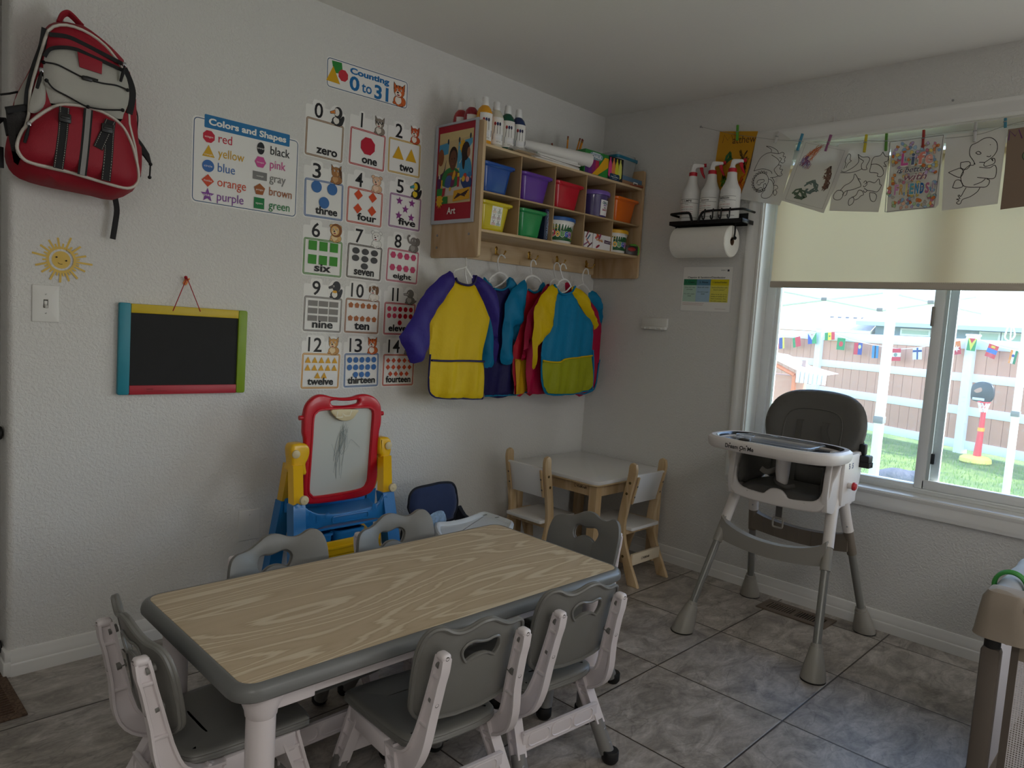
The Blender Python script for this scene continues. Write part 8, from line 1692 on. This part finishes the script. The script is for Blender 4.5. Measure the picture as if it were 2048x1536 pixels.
P0 = V((9.135, -.02, 0)); st = V((1.2, 2.7, 0)); dn = st.normalized(); nrm = V((-dn.y, dn.x, 0))
def along(s_, off=0): return P0 + dn * s_ + nrm * off
Ls = st.length
for k in (-2, -1, 0, 1, 2):
    c = along(k * Ls, .02); b = MB(); b.prism(rrect(-.066, -.066, .066, .066, .008, 2), GZ, 1.46, FW, T(c) @ RZ(math.degrees(math.atan2(dn.y, dn.x)))); p = b.build('post', fe, o); b = MB(); b.prism(rrect(-.075, -.075, .075, .075, .008, 2), 1.455, 1.485, FW, T(c) @ RZ(math.degrees(math.atan2(dn.y, dn.x))), bev=.006); b.build('post_cap', p, o)
for s_ in (-2, -1, 0, 1):
    M = frame(along(s_ * Ls + .06, 0), dn, (0, 0, 1)); W_ = Ls - .12
    for z0, z1 in ((1.26, 1.41), (.775, .90), (.275, .405), (-.235, -.105)):
        b = MB(); b.box(0, z0, -.030, W_, z1, .030, FW, M, bevel=.006); b.build('rail', fe, o)
    b = MB(); n_ = 16
    for k in range(n_): b.box(k * W_ / n_ + .003, -.2, -.012, (k + 1) * W_ / n_ - .003, 1.34, .008, FB, M, bevel=.003)
    b.box(0, -.2, .008, W_, 1.34, .013, mat('fence_gap', (110, 84, 74), rough=.9), M); b.build('board_panel', fe, o)
# bunting
b = MB(); P = smooth([tuple(V(p) + V((-.02, 0, 0))) for p in D['o_string']], 4, False); b.tube(P, .006, mat('white_cord', (236, 238, 242), rough=.7), n=5)
solo(b, 'bunting_string', 'white cord of the flag bunting strung along the fence', 'string', P[0])
def flag(i, label, draw):
    q = [V(p) for p in D['o_f%d' % i]]; tl, tr, br, bl = q; o = tuple((tl + tr) / 2); u = tr - tl; W_ = u.length; H_ = ((bl - tl).length + (br - tr).length) / 2
    v = ((tl - bl) + (tr - br)) * .5; M = frame(tuple(bl - nrm * 0), u, v); M = frame(tuple((bl + br) / 2 - u.normalized() * W_ / 2 + V((-.03, 0, 0))), u, v)
    b = MB(); b.zl = 30; draw(b, M, W_, H_); return solo(b, 'bunting_flag', label, 'flag', o, 'flags on the bunting')
def cl(c): return mat('cloth_' + c.lstrip('#'), c, rough=.7, transl=.3)
def bands(cs, vert):
    def f(b, M, w, h):
        for k, c in enumerate(cs):
            if vert: x0, x1, y0, y1 = w * k / len(cs), w * (k + 1) / len(cs), 0, h
            else: x0, x1, y0, y1 = 0, w, h * (1 - (k + 1) / len(cs)), h * (1 - k / len(cs))
            b.box(x0, y0, -.001, x1, y1, .001, cl(c), M)
    return f
def over(base, fn):
    def f(b, M, w, h): base(b, M, w, h); b.zl = 40; fn(b, M, w, h)
    return f
flag(1, 'bunting flag of red, blue and yellow upright bands at far left', bands(['#d83a50', '#2a4aa0', '#2a4aa0', '#e8dc5a'], True))
flag(2, 'bunting flag with a green band and a wide red field', bands(['#2a9a5a', '#d8304a', '#d8304a'], True))
flag(3, 'bunting flag of blue and green with a white triangle left of the post', over(bands(['#2a58b8', '#3aa86a'], True), lambda b, M, w, h: (b.poly([(0, h), (w, h), (w / 2, h * .35)], cl('#f0f2f4'), M, z=.003), b.poly(star(w / 2, h * .82, .02), cl('#d83a50'), M, z=.005))))
flag(4, 'bunting flag of green, yellow and red just right of the post', over(bands(['#2a9a5a', '#e8d83a', '#d83048'], True), lambda b, M, w, h: b.poly(star(w / 2, h * .5, .03), cl('#2a9a5a'), M, z=.003)))
flag(5, 'green bunting flag with a red disc', over(bands(['#1a9a5a'], True), lambda b, M, w, h: b.poly(ell(w * .52, h * .5, w * .26, w * .26), cl('#e03a40'), M, z=.003)))
flag(6, 'bunting flag of red and blue with a pale crown', over(bands(['#d8304a', '#2a48a8'], True), lambda b, M, w, h: b.poly(ell(w * .7, h * .68, .03, .035), cl('#e8e0a0'), M, z=.003)))
flag(7, 'light blue bunting flag with a dark stripe beside the tent leg', over(bands(['#2a90d0'], True), lambda b, M, w, h: b.box(w * .42, 0, .001, w * .62, h, .003, cl('#22303c'), M)))
flag(8, 'bunting flag of red, white and red bands with a grey emblem', over(bands(['#d8304a', '#eef0f2', '#d8304a'], False), lambda b, M, w, h: b.poly(ell(w * .5, h * .5, .035, .03), cl('#8a9a90'), M, z=.003)))
flag(9, 'white bunting flag with a blue cross', over(bands(['#e8eef8'], True), lambda b, M, w, h: (b.box(w * .42, 0, .001, w * .60, h, .003, cl('#2a4a90'), M), b.box(0, h * .62, .001, w, h * .80, .0032, cl('#2a4a90'), M))))
flag(10, 'red and orange bunting flag with a pale emblem beside the window stile', over(bands(['#e0803a', '#c8304a'], False), lambda b, M, w, h: b.poly(star(w * .5, h * .45, .06, 6), cl('#f0d8d0'), M, z=.003)))
flag(11, 'green bunting flag with yellow and red triangles on the right post', over(bands(['#2a9a5a'], True), lambda b, M, w, h: (b.poly([(0, h), (w, h), (w / 2, 0)], cl('#e8dc5a'), M, z=.003), b.poly([(w * .15, h), (w * .85, h), (w / 2, h * .6)], cl('#d8303a'), M, z=.005))))
flag(12, 'bunting flag of red, blue and red bands with a yellow emblem', over(bands(['#d8303a', '#3a78d0', '#d8404a'], False), lambda b, M, w, h: b.poly([(w * .3, h * .75), (w * .7, h * .75), (w * .7, h * .92), (w * .3, h * .92)], cl('#e8c83a'), M, z=.003)))
flag(13, 'bunting flag of orange, white and green upright bands at far right', over(bands(['#e8943a', '#eef0f2', '#2a8a5a'], True), lambda b, M, w, h: b.poly(ell(w * .5, h * .6, .02, .02), cl('#2a48a0'), M, z=.003)))
# pop-up canopy
CW = mat('canopy_cloth', (232, 236, 244), rough=.7, transl=.45); CM = mat('canopy_metal', (232, 238, 240), rough=.35, metal=.1); CJ = mat('canopy_joint', (120, 122, 124), rough=.5)
o = (3.0, .6, GZ); ct = thing('canopy_tent', 'white pop-up canopy tent with steel legs over the lawn', 'tent', o)
xa, xb, ya2, yb2, zv = 1.9, 4.4, -1.40, 2.2, 1.80
b = MB()
for p in ([(xb, ya2), (xb, yb2)], [(xa, ya2), (xb, ya2)], [(xa, yb2), (xb, yb2)]):
    (x0, y0), (x1, y1) = p; lo = 1.555 if x0 == x1 else 1.66; n_ = 12
    b.loft([[(x0 + (x1 - x0) * k / n_, y0 + (y1 - y0) * k / n_, lo + .012 * sin(k * 1.9)) for k in range(n_ + 1)], [(x0 + (x1 - x0) * k / n_, y0 + (y1 - y0) * k / n_, zv) for k in range(n_ + 1)]], CW, cap0=False, cap1=False, closed=False)
b.build('valance', ct, o)
b = MB(); pk = ((xa + xb) / 2, (ya2 + yb2) / 2, 2.65); cs = [(xa, ya2, zv), (xb, ya2, zv), (xb, yb2, zv), (xa, yb2, zv)]
for k in range(4): b.add([cs[k], cs[(k + 1) % 4], pk], [(0, 1, 2)], CW)
b.build('roof_cloth', ct, o)
for x, y in ((2.2, -.962), (xb, -1.413), (xb, yb2), (xa, yb2)):
    b = MB(); b.box(x - .028, y - .028, GZ, x + .028, y + .028, 1.8, CM, bevel=.004); lg = b.build('leg', ct, o)
    b = MB(); b.box(x - .034, y - .034, .68, x + .034, y + .034, .73, CJ, bevel=.004); b.build('leg_clamp', lg, o); b = MB(); b.box(x - .05, y - .05, GZ, x + .05, y + .05, GZ + .012, CJ); b.build('foot_plate', lg, o)
for p0, p1 in (((3.0, .23, 1.672), (3.0, -.63, 1.526)), ((3.0, .23, 1.538), (3.0, -.64, 1.672)), ((3.0, -.64, 1.526), (3.0, -1.30, 1.655)), ((3.0, -.70, 1.672), (3.0, -1.35, 1.53)), ((3.0, .23, 1.538), (3.0, 1.0, 1.672)), ((3.0, .23, 1.672), (3.0, 1.0, 1.53))):
    b = MB(); b.tube([p0, p1], .013, CM, n=8); b.build('truss_bar', ct, o)
for y, z in ((-.17, 1.603), (-.63, 1.528), (-1.0, 1.60)):
    b = MB(); b.box(2.98, y - .022, z - .014, 3.02, y + .022, z + .014, CJ, bevel=.004); b.build('truss_joint', ct, o)
b = MB(); b.tube(smooth([(4.28, -1.314, 1.56), (4.28, -1.290, 1.45), (4.28, -1.282, 1.375), (4.28, -1.32, 1.352), (4.28, -1.352, 1.40), (4.28, -1.335, 1.47), (4.28, -1.318, 1.555)], 5, False), .007, mat('white_cord', (236, 238, 242)), n=6); b.tube([(4.28, -1.32, 1.5), (4.28, -1.325, 1.31)], .006, mat('white_cord', (236, 238, 242)), n=6); solo(b, 'rope_loop', 'white rope loop hanging from the canopy corner', 'rope', (4.28, -1.314, 1.56))
# neighbouring houses
def shingle(k, c):
    return mat(k, c, rough=.8, bump=(40, .6, .05), var=.22, vscale=9)
SH = shingle('shingle_pale', (214, 206, 206)); SG = shingle('shingle_grey', (178, 176, 184)); 
o = (21, 7, GZ); h1 = thing('neighbor_house', 'neighbor house with a pale shingle roof and a warm lit eave', 'house', o)
b = MB(); b.box(20.6, 5.3, GZ, 26, 12, 1.62, mat('house_wall_pale', (206, 196, 190), rough=.8)); b.build('wall', h1, o)
b = MB(); b.add([(20, 5.016, 1.62), (20, 12.5, 1.76), (24, 12.5, 3.1), (24, 5.3, 3.1)], [(0, 1, 2, 3)], SH); b.add([(20, 5.016, 1.60), (24, 5.3, 3.08), (27, 5.3, 1.6)], [(0, 1, 2)], SH); rf = b.build('roof', h1, o)
b = MB(); b.box(19.97, 5.0, 1.545, 20.06, 12.5, 1.63, mat('eave_white', (238, 232, 226), rough=.6)); b.build('gutter', h1, o)
b = MB(); b.box(20.3, 7.0, 1.40, 20.5, 12, 1.55, mat('eave_lit_orange', (226, 158, 104), rough=.7)); b.build('eave_trim', h1, o)  # warm light on the eave is put into its orange colour
for k in range(7):
    b = MB(); y = 6.62 - k * .245; z = 2.02 - k * .0; x = 20 + (z - 1.60) / .37; b.box(x - .05, y - .055, z - .04, x + .05, y + .055, z + .05, mat('roof_vent', (104, 106, 114), rough=.6), bevel=.01); b.build('roof_vent', rf, o)
o = (22, 2, GZ); h2 = thing('neighbor_house', 'blue gray neighbor house with small high windows behind the right of the fence', 'house', o)
b = MB(); b.box(20.2, -6, GZ, 27, 4.95, 1.87, mat('house_wall_blue', (128, 142, 160), rough=.8)); b.build('wall', h2, o)
b = MB(); b.add([(19.7, 5.35, 1.90), (19.7, -6.5, 1.90), (23.5, -6.5, 3.0), (23.5, 4.9, 3.0)], [(3, 2, 1, 0)], SG); b.box(19.66, -6.5, 1.80, 19.74, 5.35, 1.92, mat('eave_blue', (178, 194, 214), rough=.6)); b.build('roof', h2, o)
for y0, y1, z0, z1 in ((4.22, 3.42, 1.56, 1.77), (2.2, 1.70, 1.40, 1.79), (1.67, 1.15, 1.40, 1.79)):
    b = MB(); b.box(20.12, y0, z0, 20.2, y1, z1, FW); wf = b.build('window', h2, o); b = MB(); b.box(20.10, y0 - .05, z0 + .05, 20.125, y1 + .05, z1 - .05, mat('far_glass', (150, 176, 170), rough=.15)); b.build('pane', wf, o)
# playhouse
o = (7.4, 2.1, GZ); ph = thing('playhouse', 'toy playhouse with a pale scalloped roof and orange frame by the fence', 'playhouse', o); PHW = mat('playhouse_roof', (232, 236, 244), rough=.4); PHO = mat('playhouse_orange', (232, 128, 84), rough=.5)
b = MB(); b.add([(7.0, 2.7, .98), (7.0, 2.05, .93), (7.0, 1.70, .80), (7.0, 1.28, .76), (7.5, 1.28, .78), (7.5, 1.70, .86), (7.5, 2.05, 1.0), (7.5, 2.7, 1.05)], [(0, 1, 6, 7), (1, 2, 5, 6), (2, 3, 4, 5)], PHW); b.build('roof', ph, o)
for k in range(7):
    y = 1.66 - k * .062; b = MB(); b.tube([(7.0, y, .80 - k * .006), (6.99, y, .62)], [.028, .026], PHW, n=10); b.build('awning_scallop', ph, o)
b = MB(); b.box(7.05, 1.72, GZ, 7.10, 1.77, .72, PHO); b.build('corner_post', ph, o); b = MB(); b.tube([(7.06, 1.74, .72), (7.06, 2.1, .87), (7.06, 2.6, .93)], .03, PHO, n=6); b.build('eave_board', ph, o)
b = MB(); b.box(7.12, 1.74, GZ, 7.5, 2.7, .70, mat('playhouse_wall', (206, 150, 128), rough=.7)); b.build('wall', ph, o); b = MB(); b.box(7.3, 1.69, .82, 7.36, 1.75, .94, mat('chimney_brown', (150, 124, 112), rough=.7)); b.build('chimney', ph, o)
# toy basketball hoop
o = (8.22, -.40, GZ); hp = thing('toy_hoop', 'toy basketball hoop on a red post with a yellow base', 'basketball hoop', o); HR = mat('hoop_red', (224, 60, 72), rough=.4); HY = mat('hoop_yellow', (232, 222, 110), rough=.4)
b = MB(); b.lathe([(0, 0), (.17, 0), (.195, .02), (.19, .07), (.15, .10), (0, .11)], HY, T((8.22, -.40, GZ)), n=28); b.build('base', hp, o)
b = MB(); b.tube([(8.22, -.415, GZ + .1), (8.22, -.425, .18), (8.22, -.43, .56)], [.070, .050, .042], HR, n=14, flat=.7); b.build('pole', hp, o); b = MB(); b.tube([(8.22, -.425, .15), (8.22, -.425, .20)], [.057, .055], mat('hoop_band', (238, 170, 60), rough=.4), n=14, flat=.75); b.build('pole_band', hp, o)
Mh = frame((8.2, -.38, .68), (dn.x * -1, dn.y * -1, 0), (0, 0, 1)); b = MB(); b.prism(smooth([(-.12, -.11), (-.14, .0), (-.12, .10), (0, .15), (.14, .12), (.18, .0), (.14, -.11), (0, -.13)], 4), -.02, .02, mat('hoop_black', (52, 58, 66), rough=.4), Mh, bev=.01); bd_ = b.build('backboard', hp, o)
b = MB(); b.poly(smooth([(-.09, .02), (0, .07), (.02, .02), (-.05, -.01)], 3), K_('#b08a7a'), Mh, z=.022); b.box(-.10, -.11, .02, .07, -.075, .03, mat('hoop_trim', (200, 210, 216), rough=.4), Mh, bevel=.004); b.build('board_print', bd_, o)
b = MB(); cx, cy = 8.12, -.44; b.tube([(cx + .07 * cos(a * pi / 10), cy + .07 * sin(a * pi / 10), .555) for a in range(20)], .008, HR, closed=True, n=6); rim = b.build('rim', hp, o)
b = MB()
for a in range(10):
    t0 = a * pi / 5
    for s_ in (-1, 1): b.tube([(cx + .07 * cos(t0), cy + .07 * sin(t0), .55), (cx + .055 * cos(t0 + s_ * .32), cy + .055 * sin(t0 + s_ * .32), .49), (cx + .042 * cos(t0), cy + .042 * sin(t0), .42)], .004, mat('white_cord', (236, 238, 242)), n=4)
b.build('net', rim, o)
b = MB(); b.inflate(smooth([(-.34, 0), (-.30, .16), (-.12, .25), (.05, .25), (.2, .27), (.33, .18), (.36, 0)], 3), .14, .14, mat('dark_cover', (92, 94, 106), rough=.7, bump=(14, .8, .03), var=.3, vscale=6), frame((4.95, -.42, GZ), (0, -1, 0), (0, 0, 1)), rim=.12, res=.04); solo(b, 'covered_mound', 'dark rounded covered thing on the grass just outside the window', 'cover', (4.95, -.42, GZ))
# ------------------------------------------------------------------ camera
cam = bpy.data.cameras.new('camera'); co = bpy.data.objects.new('camera', cam); COL.objects.link(co)
cam.sensor_width = 36; cam.lens = 36 * 1445.58 / 2048; cam.clip_start = .05; cam.clip_end = 200
ya, pt, ro = .771288989, -.0872404926, .0649566157
fw = V((cos(ya) * cos(pt), sin(ya) * cos(pt), sin(pt))); rt = V((sin(ya), -cos(ya), 0)); up = rt.cross(fw)
r2 = rt * cos(ro) + up * sin(ro); u2 = up * cos(ro) - rt * sin(ro)
m = Matrix.Identity(4)
for i in range(3): m[i][0] = r2[i]; m[i][1] = u2[i]; m[i][2] = -fw[i]
m.translation = V((-3.37292, -2.66879, 1.24332)); co.matrix_world = m
SC.camera = co
# ------------------------------------------------------------------ light
w = bpy.data.worlds.new('sky'); SC.world = w; w.use_nodes = True; N = w.node_tree.nodes; L = w.node_tree.links
bg = N['Background']; sk = N.new('ShaderNodeTexSky'); sk.sky_type = 'NISHITA'; sk.sun_disc = False; sk.sun_elevation = radians(48); sk.sun_rotation = radians(170)
L.new(sk.outputs[0], bg.inputs[0]); bg.inputs[1].default_value = .95
sun = bpy.data.lights.new('sun', 'SUN'); sun.energy = 7.0; sun.angle = radians(.6); sun.color = (1, .95, .86)
so = bpy.data.objects.new('sun', sun); COL.objects.link(so); so.rotation_euler = V((-.25, .8, -.80)).to_track_quat('-Z', 'Y').to_euler()
def fill_light(name, x, y, e, size=.9, col=(1, .96, .9)):
    l = bpy.data.lights.new(name, 'AREA'); l.shape = 'RECTANGLE'; l.size = size; l.size_y = size * .5; l.energy = e; l.color = col
    o = bpy.data.objects.new(name, l); COL.objects.link(o); o.location = (x, y, CH - .07); return o
fill_light('added_fill_light', -4.0, -3.6, 12); fill_light('added_fill_light', -1.9, -4.0, 8)  # unseen area lights added under the ceiling as weak fill
# unseen light added in a made-up opening further along the window wall
l = bpy.data.lights.new('added_side_light', 'AREA'); l.shape = 'RECTANGLE'; l.size = 1.78; l.size_y = 2.0; l.energy = 60; l.color = (.95, .98, 1)
o = bpy.data.objects.new('added_side_light', l); COL.objects.link(o); o.location = (.10, -4.05, 1.05); o.rotation_euler = V((-1, .25, .12)).to_track_quat('-Z', 'Z').to_euler()
vs = SC.view_settings; vs.view_transform = 'Standard'; vs.look = 'None'; vs.gamma = 1; vs.use_curve_mapping = False; vs.exposure = 0.18
SC.cycles.use_denoising = True; SC.cycles.max_bounces = 8; SC.cycles.diffuse_bounces = 5; SC.cycles.transparent_max_bounces = 16
SC.cycles.caustics_reflective = False; SC.cycles.caustics_refractive = False; SC.cycles.sample_clamp_indirect = 6
